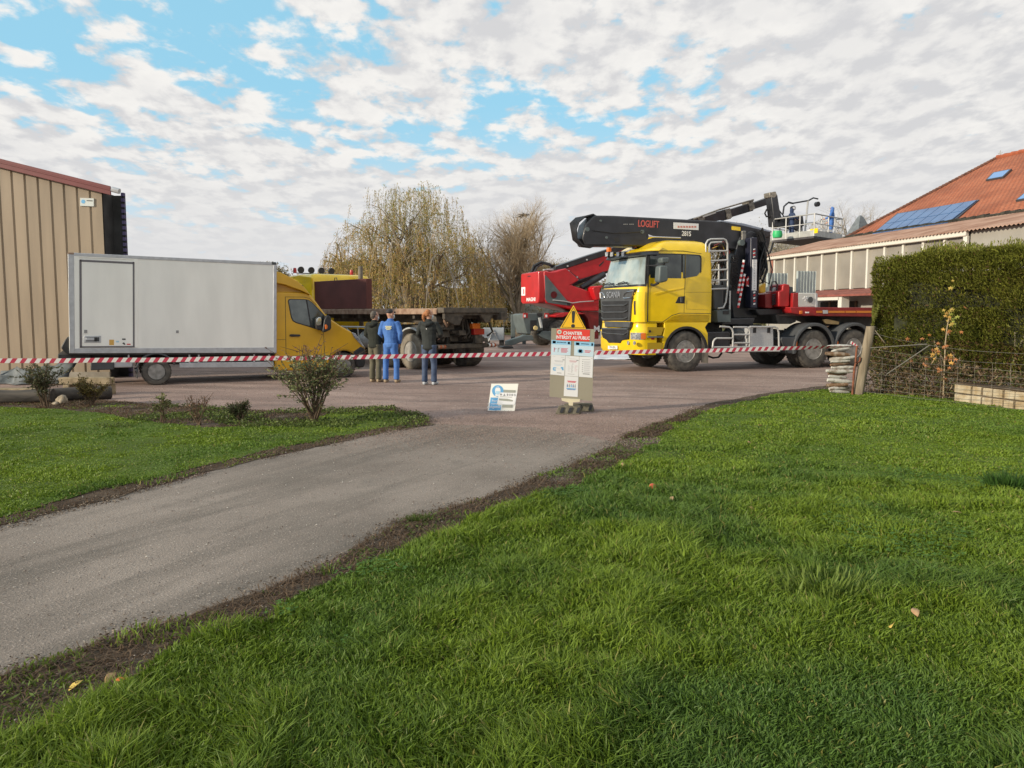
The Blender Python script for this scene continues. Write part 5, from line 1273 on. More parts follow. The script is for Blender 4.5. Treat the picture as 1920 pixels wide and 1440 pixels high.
# ------------------------------------------------------------------ house with red tile roof and glazed lean-to
wd = Vector((-.231, .973, 0)).normalized()       # along the wall, away
wn_ = Vector((wd.y, -wd.x, 0))                   # inward (right)
out = -wn_
D1440 = 38.0
W0 = P(1440, 482, D1440); W0 = Vector((W0.x, W0.y, 0))
zg = P(1440, 482, D1440).z                         # gutter height
def wall_hit(px, py, off=0.0): return hit(px, py, W0 + out * off, out)
def wl(px, py):                                    # local coords: u toward the viewer along the wall, z
    h = wall_hit(px, py) - W0; return (h.dot(-wd), h.z)
HF = Fr(W0.x, W0.y, (-wd.x, -wd.y))
# note: HF.v points away from viewer side = inward
house = empty('farmhouse', HF.o, HF.ang, 'farmhouse with a big orange-red tile roof, solar panels and a long glazed lean-to', 'house')
hsgn = 1 if HF.v.dot(wn_) > 0 else -1
def hv(v): return v * hsgn
LEN = 24.0
hu_end = wl(1815, 450)[0]
zwt = wl(1530, 474)[1] - .0
zwb = wl(1530, 545)[1]
RENDER = mat('grey_render', (.33, .315, .28), .9, var=.12, vs=.8, bump=.2)
b = MB(); b.box(0, hu_end + .1, hv(.08), hv(.25), 0, zwb - .25); b.box(hu_end + .05, LEN, hv(.05), hv(.25), 0, zg + .0); b.box(0, .15, hv(.02), hv(3.1), 0, zg); b.box(0, LEN, hv(3.1), hv(3.4), 0, zg + .8)
b.build('wall', RENDER, house)
# glazing bays
xs = [1470, 1489.5, 1513.5, 1540, 1567.5, 1595.5, 1625, 1656.5, 1691, 1728, 1768, 1806]
us = [wl(x, 520)[0] for x in xs]; us = [us[0] - (us[1] - us[0]), ] + us
gmats = [mat('obscure_pane', (.27, .25, .215), .35, var=.14, vs=.9, spec=.5)]
for i in range(len(us) - 1):
    p_ = MB().box(us[i] + .05, us[i + 1] - .05, hv(.07), hv(.10), zwb + .03, zg - .12).build('window_pane', gmats[0], house)
for u in us: MB().box(u - .05, u + .05, hv(-.02), hv(.12), zwb, zg - .1).build('window_mullion', mat('cream_frame', (.66, .64, .57), .5), house, smooth=0); CRM = _mats['cream_frame']
MB().box(us[0] - .3, us[0] - .12, hv(-.01), hv(.2), zwb, zg - .1).build('corner_post', mat('brick_pinkish', (.34, .15, .11), .8), house)
MB().box(-.2, hu_end + .05, hv(-.16), hv(.0), zg - .16, zg + .04).build('gutter', CRM, house, bevel=.03)
MB().box(hu_end - .12, hu_end + .05, hv(-.10), hv(.02), 1, zg - .14).build('downpipe', CRM, house, bevel=.02)
# small lower roof and opening
la = wl(1532, 545)[0]
o = MB().add([(la, hv(.0), zwb), (LEN - 8, hv(.0), zwb), (LEN - 8, hv(-1.0), zwb - .24), (la, hv(-1.0), zwb - .24), (la, hv(.0), zwb - .08), (LEN - 8, hv(.0), zwb - .08), (LEN - 8, hv(-1.0), zwb - .32), (la, hv(-1.0), zwb - .32)],
   [(0, 1, 2, 3), (4, 7, 6, 5), (0, 4, 5, 1), (1, 5, 6, 2), (2, 6, 7, 3), (3, 7, 4, 0)]).build('porch_roof', mat('porch_red', (.24, .075, .055), .7, var=.25, vs=4), house)
MB().box(la, wl(1612, 560)[0], hv(-.95), hv(-.8), zwb - .46, zwb - .33).build('porch_beam', CRM, house)
MB().box(wl(1610, 560)[0], wl(1617, 560)[0], hv(-.95), hv(-.6), 0, zwb - .34).build('porch_post', CRM, house)
MB().box(la + .2, wl(1605, 560)[0], hv(.05), hv(.08), 0, zwb - .5).build('dark_opening', mat('opening_shade', (.03, .025, .02), .9), house)  # opening's shade painted as a near-black panel on the wall
b = MB()
for k in range(3): u = la + .8 + k * 1.7; b.box(u, u + .12, hv(.02), hv(.05), 0, zwb - .5)
b.build('opening_post', mat('post_brown', (.12, .07, .04), .8), house)
# lean-to corrugated roof: gutter line to main eave
e0 = 3.1; ze = zg + .84
CORR = mat('corrugated_fibre', (.30, .165, .115), .9, col2=(.44, .29, .22), vs=1.2, var=.1)
b = MB(); nn_ = 150; r0 = []; r1 = []
for i in range(nn_ * 4):
    u = -.35 + i * (LEN + .3) / (nn_ * 4); ph = sin(i * pi / 2 + .01) * .028
    r0.append((u, hv(-.22), zg + .03 + ph)); r1.append((u, hv(e0), ze + ph))
r0b = [(a, v, z - .03) for a, v, z in r0]; r1b = [(a, v, z - .03) for a, v, z in r1]
b.loft([r0b, r0, r1, r1b], caps=False, closed=False)
b.build('lean_to_roof', CORR, house, smooth=60)
# main tile roof
def tilemat():
    m = bpy.data.materials.new('orange_tiles'); m.use_nodes = True; t = m.node_tree; bs = t.nodes['Principled BSDF']; bs.inputs['Roughness'].default_value = .85
    c = t.nodes.new('ShaderNodeUVMap'); mp = t.nodes.new('ShaderNodeMapping'); t.links.new(c.outputs[0], mp.inputs[0])
    br = t.nodes.new('ShaderNodeTexBrick'); br.inputs['Scale'].default_value = 1.0
    br.inputs['Brick Width'].default_value = .22; br.inputs['Row Height'].default_value = .16; br.inputs['Mortar Size'].default_value = .012
    br.inputs['Color1'].default_value = (.47, .160, .075, 1); br.inputs['Color2'].default_value = (.44, .125, .050, 1); br.inputs['Mortar'].default_value = (.10, .03, .02, 1)
    t.links.new(mp.outputs[0], br.inputs[0])
    n = t.nodes.new('ShaderNodeTexNoise'); n.inputs['Scale'].default_value = .6; n.inputs['Detail'].default_value = 8; t.links.new(mp.outputs[0], n.inputs[0])
    r = t.nodes.new('ShaderNodeMapRange'); r.inputs[1].default_value = .42; r.inputs[2].default_value = .62; t.links.new(n.outputs[0], r.inputs[0])
    x = t.nodes.new('ShaderNodeMix'); x.data_type = 'RGBA'; x.blend_type = 'MULTIPLY'; t.links.new(r.outputs[0], x.inputs[0]); t.links.new(br.outputs[0], x.inputs[6]); x.inputs[7].default_value = (.72, .68, .66, 1)
    t.links.new(x.outputs[2], bs.inputs['Base Color'])
    u = t.nodes.new('ShaderNodeBump'); u.inputs['Strength'].default_value = .6; u.inputs['Distance'].default_value = .03; t.links.new(br.outputs['Fac'], u.inputs['Height']); u.invert = True
    t.links.new(u.outputs[0], bs.inputs['Normal']); return m
TILE = tilemat()
ue = HF.uv(1588, 445, hv(e0))[0]
E1 = HF.o + HF.u * ue + HF.v * hv(e0) + Vector((0, 0, ze))
dE = E1
wR = None
# ridge point: on the vertical plane through E1 square to the wall
h_ = hit(1870, 297, E1, HF.u); w_in = (h_ - E1).dot(wn_); zr = h_.z
vin = hv(e0 + w_in)
def roof(name, par, pts, th, m, smooth=0):
    return MB().slab(pts, (Vector(pts[1]) - Vector(pts[0])).cross(Vector(pts[2]) - Vector(pts[0])).normalized(), th).build(name, m, par, smooth=smooth)
me = bpy.data.meshes.new('tile_roof')
RU = LEN + 2
slope_l = math.hypot(w_in, zr - ze)
V = [(ue, hv(e0), ze), (RU, hv(e0), ze), (RU, vin, zr), (ue, vin, zr)]
# slightly uneven surface
gu, gv = 60, 24; verts = []; uvs = []
for j in range(gv + 1):
    for i in range(gu + 1):
        u = ue + (RU - ue) * i / gu; t = j / gv; v = e0 + w_in * t; z = ze + (zr - ze) * t
        z += .035 * noise.noise(Vector((u * .5, v * .5, 0))) + .012 * noise.noise(Vector((u * 2, v * 2, 3)))
        verts.append((u, hv(v), z)); uvs.append((u, slope_l * t))
F = [(j * (gu + 1) + i, j * (gu + 1) + i + 1, (j + 1) * (gu + 1) + i + 1, (j + 1) * (gu + 1) + i) for j in range(gv) for i in range(gu)]
me.from_pydata(verts, [], F); ul = me.uv_layers.new(name='UVMap')
for p in me.polygons:
    for li in p.loop_indices: ul.data[li].uv = uvs[me.loops[li].vertex_index]
me.materials.append(TILE); ro = bpy.data.objects.new('tile_roof', me); COL.objects.link(ro); ro.parent = house
sm = ro.modifiers.new('s', 'SOLIDIFY'); sm.thickness = .12; sm.offset = -1 if hsgn > 0 else 1
# back slope and gables
MB().slab([(ue, vin, zr), (RU, vin, zr), (RU, hv(e0 + 2 * w_in), ze), (ue, hv(e0 + 2 * w_in), ze)], (0, 0, 1), .1).build('rear_roof', mat('tile_plain', (.33, .09, .04), .85, var=.2), house)
MB().prismx([(hv(e0 + .1), 0), (hv(e0 + .1), ze - .1), (vin, zr - .14), (hv(e0 + 2 * w_in - .1), ze - .1), (hv(e0 + 2 * w_in - .1), 0)], ue + .2, ue + .4).build('gable_wall', RENDER, house)
b = MB()
for k in range(46):
    t = k / 46; t2 = (k + 1.1) / 46
    b.tube([(ue - .03, hv(e0 + w_in * t), ze + (zr - ze) * t + .05), (ue - .03, hv(e0 + w_in * t2), ze + (zr - ze) * t2 + .02)], .075, 8)
b.build('verge_tile', mat('verge_tile', (.16, .075, .05), .85, var=.4, vs=5), house)
b = MB()
for k in range(60): u = ue + k * .42; b.tube([(u, vin, zr + .05), (u + .44, vin, zr + .03)], [.12, .10], 8)
b.build('ridge_tile', _mats['tile_plain'], house)
b = MB()
for k in range(110):
    u = ue + .1 + k * .22; s_ = random.random()
    if k < 48: b.obox((u, hv(e0 - .08), ze + .03 + .03 * s_), (.10, 0, .01 * (s_ - .5)), (0, .12, .03), (0, -.01, .03 + .02 * s_))
b.build('mossy_eave', mat('moss_dark', (.04, .038, .03), .95, var=.5, vs=4, bump=.6), house)
# roof plane for panels
RN = Vector((0, -hsgn * (zr - ze), w_in)).normalized()
RNw = (HF.u * RN.x + HF.v * RN.y + Vector((0, 0, RN.z)))
def rp(px, py, off=.06):
    h = hit(px, py, E1 + RNw * off, RNw) - HF.o; return Vector((h.dot(HF.u), h.dot(HF.v), h.z))
q = [rp(1634, 441), rp(1684, 401.5), rp(1833, 375.5), rp(1777, 419)]
fr_b = MB().slab([rp(1630, 443, .05), rp(1682, 400, .05), rp(1836, 374, .05), rp(1780, 421, .05)], RN, .04); fr_b.build('solar_frame', mat('solar_frame', (.05, .06, .08), .5), house)
sf = house.children[-1]
SOL = mat('solar_glass', (.045, .12, .28), .32, col2=(.07, .17, .36), vs=1.5, spec=.35)
def lerp2(s_, t): a = q[0].lerp(q[3], s_); c = q[1].lerp(q[2], s_); return a.lerp(c, t)
for r_ in range(2):
    for c_ in range(7):
        s0, s1 = c_ / 7 + .004, (c_ + 1) / 7 - .004; t0, t1 = r_ / 2 + .012, (r_ + 1) / 2 - .012
        MB().slab([lerp2(s0, t0) + RN * .03, lerp2(s0, t1) + RN * .03, lerp2(s1, t1) + RN * .03, lerp2(s1, t0) + RN * .03], RN, .03).build('solar_panel', SOL, sf, smooth=0)
for pts in ([(1848, 337), (1862, 323), (1897, 316), (1881, 331)], [(1904, 375), (1922, 360), (1950, 355), (1932, 370)]):
    f = MB().slab([rp(a, b_, .09) for a, b_ in pts], RN, .1).build('skylight', mat('skylight_frame', (.06, .06, .065), .5), house)
    ce = sum([Vector(rp(a, b_, .1)) for a, b_ in pts], Vector()) / 4
    MB().slab([ce + (Vector(rp(a, b_, .1)) - ce) * .84 for a, b_ in pts], RN, .01).build('skylight_glass', mat('skylight_glass', (.10, .28, .60), .25, spec=.4), f, smooth=0)
    cc = [ce + (Vector(rp(a, b_, .095)) - ce) * 1.12 for a, b_ in pts[:1] + pts[3:]]
# lightning rod at the ridge end
rx = ue + .15
MB().tube([(rx, vin, zr), (rx, vin, zr + .35)], .03, 5).tube([(rx - .12, vin, zr + .22), (rx + .12, vin, zr + .22)], .02, 5).build('ridge_finial', GLV, house)
# small slate turret roof beyond
tb_ = P(1612, 436, 46)
sh = empty('slate_turret', (tb_.x, tb_.y, 0), R(20), 'small grey slate roof peak showing beyond the orange tile roof', 'roof peak')
ztp = P(1607, 404, 46).z; zbt = P(1607, 436, 46).z
MB().loft([[(-.62, -.5, zbt - .2), (.62, -.5, zbt - .2), (.62, .5, zbt - .2), (-.62, .5, zbt - .2)], [(-.14, -.12, ztp - .12), (.14, -.12, ztp - .12), (.14, .12, ztp - .12), (-.14, .12, ztp - .12)], [(-.04, -.04, ztp), (.04, -.04, ztp), (.04, .04, ztp), (-.04, .04, ztp)]]).build('roof', mat('slate', (.14, .155, .165), .6, var=.2, vs=5), sh, smooth=0)
MB().box(-.5, .5, -.4, .4, 0, zbt - .19).build('wall', RENDER, sh)

# small distant barn behind the handler
p0 = P(985, 600, 66); 
bn = empty('far_barn', (P(1030, 600, 66).x, 66, 0), 0, 'small pale far barn with grey roof glimpsed under the red handler', 'barn')
x0, x1_ = P(1002, 590, 66).x - bn.location.x, P(1090, 590, 66).x - bn.location.x
MB().box(x0, x1_, 0, 6, 0, P(0, 570, 66).z).build('wall', mat('cream_wall', (.44, .40, .30), .9, var=.1), bn)
zt_ = P(0, 562, 66).z
MB().prism([(x0 - 3.2, .9), (x0 - .1, zt_ + .1), (x1_ + .3, zt_ + .1), (x1_ + 3, .9)], -.3, 6.3).build('roof', mat('grey_sheet', (.30, .31, .30), .7, var=.1), bn)
# ------------------------------------------------------------------ site sign
SYN = 12.74
def pp(pts, Y=SYN): return [(P(a, b_, Y).x, P(a, b_, Y).z) for a, b_ in pts]
k4 = lambda pts: [(1020 + a / 6.857, 570 + b_ / 6.857) for a, b_ in pts]
so = Vector((P(1070, 700, SYN).x, SYN, 0))
sign = empty('site_sign', so, 0, 'tall grey notice board with posters and red strip, standing on two rubber feet', 'sign')
def board(name, pts, off, m, par, th=.003):
    q = pp(k4(pts)); return MB().prism([(a - so.x, c) for a, c in q], -off - th, -off).build(name, m, par, smooth=0)
BRD = mat('beige_board', (.30, .275, .205), .7, var=.05, vs=2)
q = pp(k4([(95, 310), (652, 325), (620, 1250), (70, 1190)])); bd = MB().prism([(a - so.x, c) for a, c in q], 0, .02).build('board', BRD, sign)
rs = board('red_strip', [(165, 322), (592, 332), (582, 482), (160, 462)], .001, mat('sign_red', (.72, .055, .035), .45), bd)
ex = Vector((1, 0, -.035))
def st(body, cx_, cy_, size, m, par, off, sx=1.0, bold=0.0):
    p_ = pp(k4([(cx_, cy_)]))[0]; return text(body, size, m, par, basis((p_[0] - so.x, -off, p_[1]), ex, (.03, 0, 1)), ext=.0008, sx=sx, bold=bold)
st('CHANTIER', 368, 378, .075, WTX, rs, .006, .86, .002); st('INTERDIT AU PUBLIC', 372, 434, .072, WTX, rs, .006, .82, .002)
p_ = pp(k4([(198, 360)]))[0]; MB().lathe([(.036, -.006), (.036, -.001)], (p_[0] - so.x, 0, p_[1]), 20).build('round_badge', mat('badge_cream', (.62, .62, .5), .5), rs)
MB().lathe([(.018, -.008), (.018, -.006)], (p_[0] - so.x, 0, p_[1]), 16).build('badge_mark', mat('badge_grey', (.25, .3, .3), .5), rs)
# triangle
tq = [(378, 15), (540, 322), (205, 310)]
tri = board('warning_triangle', tq, .004, mat('triangle_yellow', (.86, .50, .02), .4), sign, .006)
cx_, cy_ = 374, 215
def sc(k): return [(cx_ + (a - cx_) * k, cy_ + (b_ - cy_) * k) for a, b_ in tq]
i1, i2 = sc(.88), sc(.83)
b = MB()
for i in range(3):
    j = (i + 1) % 3; qq = pp(k4([i1[i], i1[j], i2[j], i2[i]])); b.prism([(a - so.x, c) for a, c in qq], -.0125, -.0098)
b.build('triangle_border', BTX, tri)
qq = pp(k4([(356, 110), (362, 92), (378, 85), (394, 92), (400, 110), (388, 232), (382, 246), (366, 246), (360, 232)])); MB().prism([(a - so.x, c) for a, c in qq], -.0125, -.0098).build('exclamation_bar', BTX, tri)
p_ = pp(k4([(372, 282)]))[0]; MB().lathe([(.031, -.0125), (.031, -.0098)], (p_[0] - so.x, 0, p_[1]), 20).build('exclamation_dot', BTX, tri)
PAP = mat('paper', (.74, .745, .74), .5, var=.02); LBP = mat('pale_blue_paper', (.56, .70, .78), .5, var=.04); SKY2 = mat('banner_blue', (.28, .56, .78), .5)
def poster(corners, m, marks, name='poster'):
    p_ = board(name, corners, .001, m, bd)
    tl, tr_, br_, bl = [Vector((a, b_)) for a, b_ in corners]
    def at2(s_, t): return (tl.lerp(tr_, s_)).lerp(bl.lerp(br_, s_), t)
    for (s0, t0, s1, t1, mm) in marks:
        qq = [at2(s0, t0), at2(s1, t0), at2(s1, t1), at2(s0, t1)]
        board('print_mark', [(v.x, v.y) for v in qq], .0045, mm, p_, .001)
    return p_
RS = mat('poster_red', (.60, .09, .13), .5)
dkb = mat('dark_blue_print', (.10, .18, .42), .5)
mk = [(0, 0, 1, .27, SKY2), (.06, .05, .22, .22, dkb), (.84, .06, .95, .22, dkb), (.14, .50, .17, .80, RS), (.18, .54, .20, .66, GTX), (.22, .56, .28, .585, RS), (.34, .52, .37, .80, GTX), (.38, .50, .41, .6, GTX)]
mk += [(.50, .52 + .08 * i, .86 - .06 * (i % 2), .565 + .08 * i, RS) for i in range(4)]
mk += [(.28 + .07 * i, .1, .33 + .07 * i, .16, WTX) for i in range(7)]
poster([(97, 462), (348, 478), (340, 662), (90, 652)], LBP, mk)
mk = [(0, 0, 1, .27, SKY2), (.08, .06, .26, .24, dkb), (.86, .06, .95, .24, dkb), (.18, .56, .46, .76, mat('mask_blue', (.18, .42, .62), .5)), (.24, .50, .40, .80, _mats['mask_blue']), (.54, .58, .86, .63, RS), (.54, .67, .80, .73, RS)]
mk += [(.34 + .06 * i, .1, .385 + .06 * i, .17, WTX) for i in range(7)]
poster([(390, 482), (645, 495), (635, 680), (385, 662)], LBP, mk)
def lines(x0, x1, y0, dy, n_, m, h=.012, j=.12): return [(x0, y0 + dy * i, x1 - random.random() * j, y0 + dy * i + h, m) for i in range(n_)]
LG = mat('light_grey_print', (.52, .52, .53), .6)
poster([(93, 652), (272, 662), (262, 922), (82, 905)], PAP, [(.08, .05, .3, .07, LG), (.7, .09, .92, .11, LG), (.82, .2, .97, .24, GTX), (.25, .27, .88, .30, LG), (.3, .32, .85, .34, LG), (.2, .44, .8, .455, LG), (.25, .5, .72, .515, SKY2),
    (.18, .62, .40, .66, BLU), (.16, .66, .24, .76, BLU), (.2, .76, .38, .79, BLU), (.28, .68, .34, .76, BLU), (.72, .58, .9, .66, BLU), (.8, .66, .92, .74, BLU), (.45, .68, .66, .69, LG), (.46, .87, .78, .90, GTX)])
poster([(276, 664), (452, 675), (442, 934), (268, 922)], PAP, [(.1, .05, .3, .07, LG), (.8, .18, .96, .22, GTX), (.25, .13, .8, .145, LG), (.3, .22, .84, .27, mat('pinkish_print', (.62, .42, .44), .6)), (.35, .29, .78, .31, _mats['pinkish_print']), (.5, .38, .6, .4, GTX)] +
    lines(.2, .4, .48, .045, 7, LG) + lines(.46, .62, .44, .045, 9, GTX, .014) + lines(.7, .92, .46, .045, 7, _mats['pinkish_print']) + [(.2, .89, .7, .905, GTX)])
poster([(455, 675), (632, 682), (622, 948), (447, 935)], PAP, [(.2, .12, .8, .15, LG), (.85, .07, .95, .085, GTX)] + [(.22, .22 + .1 * i, .29, .255 + .1 * i, GTX) for i in range(6)] + lines(.34, .88, .23, .1, 6, LG, .025) + lines(.34, .8, .27, .1, 6, LG, .015) + [(.28, .82, .78, .86, GTX)])
poster([(265, 925), (443, 938), (432, 1195), (253, 1182)], PAP, [(.2, .22, .85, .25, RS), (.25, .26, .8, .30, RS)] + [(.2 + .14 * i, .38, .25 + .14 * i, .42, GTX) for i in range(5)] + [(.19 + .14 * i, .43, .26 + .14 * i, .54, (dkb, GTX, BLU)[i % 3]) for i in range(5)] + [(.17, .585, .86, .63, BLU), (.22, .64, .80, .67, dkb)])
CRB = mat('cream_bracket', (.66, .60, .42), .6)
board('bracket', [(222, 1208), (462, 1222), (455, 1256), (370, 1262), (310, 1262), (228, 1240)], .012, CRB, sign, .02)
q = pp(k4([(316, 1250), (370, 1258), (368, 1302), (320, 1300)])); MB().prism([(a - so.x, c) for a, c in q], -.06, .04).build('bracket_post', CRB, sign)
RUB = mat('recycled_rubber', (.135, .12, .085), .9, var=.25, vs=20, bump=.5)
def rfoot(x0, x1, yn, yf, h, lean):
    # trapezoid block with three recesses on its front slope
    b = MB(); n_ = 3; wdt = (x1 - x0)
    base = [(x0, yn, 0), (x1, yn, 0), (x1 + .05, yf, 0), (x0 + .05, yf, 0)]; top_ = [(x0 + .06, yn + .07, h), (x1 - .02 + lean, yn + .07, h), (x1 + lean, yf - .05, h), (x0 + .10, yf - .05, h)]
    b.loft([base, top_]); f = b.build('rubber_foot', RUB, sign, bevel=.012)
    for i in range(3):
        c0 = x0 + wdt * (.18 + .33 * i); 
        bb = MB(); bb.add([(c0, yn + .002, .03), (c0 + .045, yn + .002, .03), (c0 + .085, yn + .052, h - .025), (c0 + .035, yn + .052, h - .025), (c0, yn + .02, .03), (c0 + .045, yn + .02, .03), (c0 + .085, yn + .07, h - .025), (c0 + .035, yn + .07, h - .025)],
            [(0, 1, 2, 3), (4, 7, 6, 5), (0, 4, 5, 1), (1, 5, 6, 2), (2, 6, 7, 3), (3, 7, 4, 0)])
        bb.v = [(x_, y_ - .012, z_) for x_, y_, z_ in bb.v]
        bb.build('foot_slot', BLK, f)
fx0 = G(1039.5, 774).x - so.x; fx1 = G(1087, 777).x - so.x
rfoot(fx0, fx1, -.13, .10, .135, .03)
rfoot(fx0 + .12, G(1109, 768).x - so.x, .22, .45, .13, .0)

# leaning mask sign
ms = Vector((G(939, 770.5).x, 13.05, 0))
msn = empty('mask_sign', ms, 0, 'small white and blue mask notice leaning back on the gravel', 'sign')
k5 = lambda pts: [(915 + a / 24, 715 + b_ / 24) for a, b_ in pts]
nrm = Vector((0, -cos(R(14)), sin(R(14))))
def lean(pts, off=0.0): return [hit(a, b_, ms + nrm * off, nrm) - ms for a, b_ in k5(pts)]
def lb_(name, pts, off, m, par, th=.003): return MB().slab(lean(pts, off), nrm, th).build(name, m, par, smooth=0)
mb_ = lb_('panel', [(150, 105), (1365, 105), (1195, 1345), (-15, 1325)], 0, mat('sign_white', (.84, .83, .76), .4), msn, .02)
ci = [(440 + 258 * cos(t * pi / 14), 430 + 262 * sin(t * pi / 14)) for t in range(28)]
lb_('blue_disc', ci, .003, mat('sign_blue', (.13, .38, .66), .5), mb_); SB = _mats['sign_blue']
he = [(440 + 125 * cos(t * pi / 10), 420 + 185 * sin(t * pi / 10)) for t in range(20)]
lb_('face_symbol', he, .006, WTX, mb_); lb_('face_symbol', [(330, 570), (480, 560), (510, 660), (330, 670)], .006, WTX, mb_)
lb_('face_hair', [(360, 290), (400, 262), (500, 262), (545, 300), (520, 290), (450, 280), (390, 290)], .009, SB, mb_)
lb_('mask_symbol', [(345, 440), (535, 440), (520, 560), (440, 600), (360, 560)], .009, LBL, mb_)
lb_('blue_block', [(120, 725), (480, 735), (400, 1310), (45, 1290)], .003, SB, mb_); lb_('blue_block', [(80, 1080), (600, 1080), (570, 1300), (45, 1290)], .0035, SB, mb_)
ow = lb_('white_notice', [(500, 500), (1310, 520), (1200, 1050), (400, 1040)], .0065, WTX, mb_)
for q_ in ([(700, 375), (1230, 395), (1215, 505), (690, 490)], [(500, 770), (880, 780), (1130, 850), (1110, 905), (850, 890), (490, 850)], [(640, 1045), (1105, 1050), (1085, 1180), (630, 1165)], [(540, 680), (1080, 705), (1075, 725), (540, 700)]):
    lb_('print_block', q_, .010, mat('print_olive', (.34, .35, .30), .6), mb_)
for i, x in enumerate((585, 735, 875, 980, 1085, 1200)):
    y = 590 + i * 5
    if i == 1: lb_('icon', [(735, 545), (790, 655), (680, 655)], .010, GTX, ow)
    elif i in (3, 5):
        rg = MB()
        for t in range(12):
            a0, a1 = t * pi / 6, (t + 1) * pi / 6; qq = [(x + r_ * cos(a), y + r_ * 1.1 * sin(a)) for r_, a in ((44, a0), (44, a1), (26, a1), (26, a0))]; rg.slab(lean(qq, .010), nrm, .002)
        rg.build('icon', GTX, ow, smooth=0)
    else: lb_('icon', [(x - 30, y - 45), (x + 28, y - 45), (x + 24, y + 50), (x - 26, y + 50)] if i != 0 else [(x - 50, y - 20), (x, y - 50), (x + 50, y - 10), (x + 30, y + 40), (x - 30, y + 40)], .010, GTX, ow)
def lt(body, cx0, cy0, size):
    p_ = lean([(cx0, cy0)], .008)[0]; text(body, size, WTX, mb_, basis(p_, (1, 0, 0), (0, sin(R(14)), cos(R(14)))), ext=.0006)
lt('Port', 300, 880, .055); lt('du masque', 245, 1005, .045); lt('obligatoire', 310, 1150, .062)
b = MB().tube([lean([(650, 300)], -.03)[0], lean([(650, 300)], -.03)[0] + Vector((0, .30, -.36))], .012, 6); b.build('rear_prop', GMET, msn)

# ------------------------------------------------------------------ barrier tape
A = P(-260, 679, 11.8); Bp = P(1601, 649.5, 15.85)
vsn = []; b = MB(); Ltot = (Bp - A).length; n_ = int(Ltot / .07); dirn = (Bp - A).normalized()
def tpos(t):
    p_ = A.lerp(Bp, t); p_.z -= .05 * 4 * t * (1 - t) * 1.0 + .012 * noise.noise(Vector((t * 14, 0, 0))); return p_
half = .0375
def tw(t):   # narrowing / twist toward the post
    k = max(0.0, (t - .9) / .1); w_ = noise.noise(Vector((t * 9, 5, 0))) * .22; return w_ + k * 1.25
def edge(t, s_, sh=0.0):
    c = tpos(min(1, max(0, t + sh))); a = tw(t); n0 = Vector((dirn.y, -dirn.x, 0)); return c + (Vector((0, 0, cos(a))) + n0 * sin(a)) * half * s_ * (1 if t < .97 else .6)
sh = .025 / Ltot
for i in range(n_):
    t0, t1 = i / n_, (i + 1) / n_; b.mi = i % 2
    a0, a1, b1, b0 = edge(t0, 1, sh), edge(t1, 1, sh), edge(t1, -1, -sh), edge(t0, -1, -sh)
    th = Vector((dirn.y, -dirn.x, 0)) * .0008
    b.add([a0 + th, a1 + th, b1 + th, b0 + th, a0 - th, a1 - th, b1 - th, b0 - th], [(0, 1, 2, 3), (4, 7, 6, 5), (0, 4, 5, 1), (3, 2, 6, 7)])
tape = b.build('barrier_tape', [mat('tape_white', (.74, .70, .68), .45), mat('tape_red', (.50, .035, .075), .45)], None, smooth=0, recalc=False)
tag(tape, 'red and white striped barrier tape stretched across the whole yard entrance', 'barrier tape')
b = MB(); p_ = P(1597, 642, 15.7)
for i in range(6):
    b.mi = i % 2; s0 = P(1595 + i * 2.4, 641.5 + i * 1.4, 15.75); s1 = P(1597.4 + i * 2.4, 642.9 + i * 1.4, 15.75); w_ = Vector((.01, 0, .028)) * (1 - i * .12)
    b.add([s0 - w_, s1 - w_, s1 + w_, s0 + w_], [(0, 1, 2, 3)])
o = b.build('tape_end', [_mats['tape_white'], _mats['tape_red']], tape, smooth=0, recalc=False)
o.modifiers.new('s', 'SOLIDIFY').thickness = .002
# stake that carries the tape's far left end (out of view) keeps it real from the side
# ------------------------------------------------------------------ gate post, stake and stone stack, fence
FP = G(1608, 741)
OAK = mat('weathered_oak', (.19, .15, .10), .85, col2=(.31, .255, .18), vs=14, stretch=(1, 1, .12), bump=.6, bs=30)
ptop = P(1633, 612, FP.y + .05); ptop = Vector((ptop.x, FP.y + .05, ptop.z))
b = MB(); rings = []
for i in range(12):
    t = i / 11; c = Vector((FP.x + .03, FP.y + .05, 0)).lerp(ptop, t); r_ = .105 - .012 * t
    rings.append([(c.x + r_ * (1.0 + .10 * noise.noise(Vector((k * .9, t * 1.5, 0)))) * cos(2 * pi * k / 16), c.y + r_ * (1 + .1 * noise.noise(Vector((k * .9, t * 1.5, 0)))) * sin(2 * pi * k / 16) * .8, c.z + (0 if i < 11 else .02 * noise.noise(Vector((k * .8, 2, 3))))) for k in range(16)])
b.loft(rings); post = b.build('gate_post', OAK, None, smooth=60); tag(post, 'leaning weathered round wooden post at the end of the wire fence', 'post')
RST = mat('rust_iron', (.17, .06, .03), .85, var=.4, vs=10)
q = [P(x, y, FP.y + .0) for x, y in ((1598, 742), (1602, 690), (1604, 682), (1612, 677), (1613, 670))]; b = MB(); b.tube(q, .022, 6); q2 = [P(x, y, FP.y - .02) for x, y in ((1604, 680), (1606, 655), (1607, 648))]; b.tube(q2, .02, 6)
stk = b.build('iron_stake', RST, None, smooth=60); tag(stk, 'bent rusty iron stake standing beside the wooden post', 'stake')
SL = mat('white_bark', (.68, .66, .60), .7, col2=(.20, .14, .09), vs=7, var=.2, lo=.5, hi=.72, bump=.5, bs=25)
SL2 = mat('brown_wood', (.17, .10, .055), .8, col2=(.40, .34, .27), vs=12, lo=.5, hi=.75, bump=.5)
rnd = random.Random(12); z = .045; i = 0
cx0 = P(1574, 700, 15.9).x
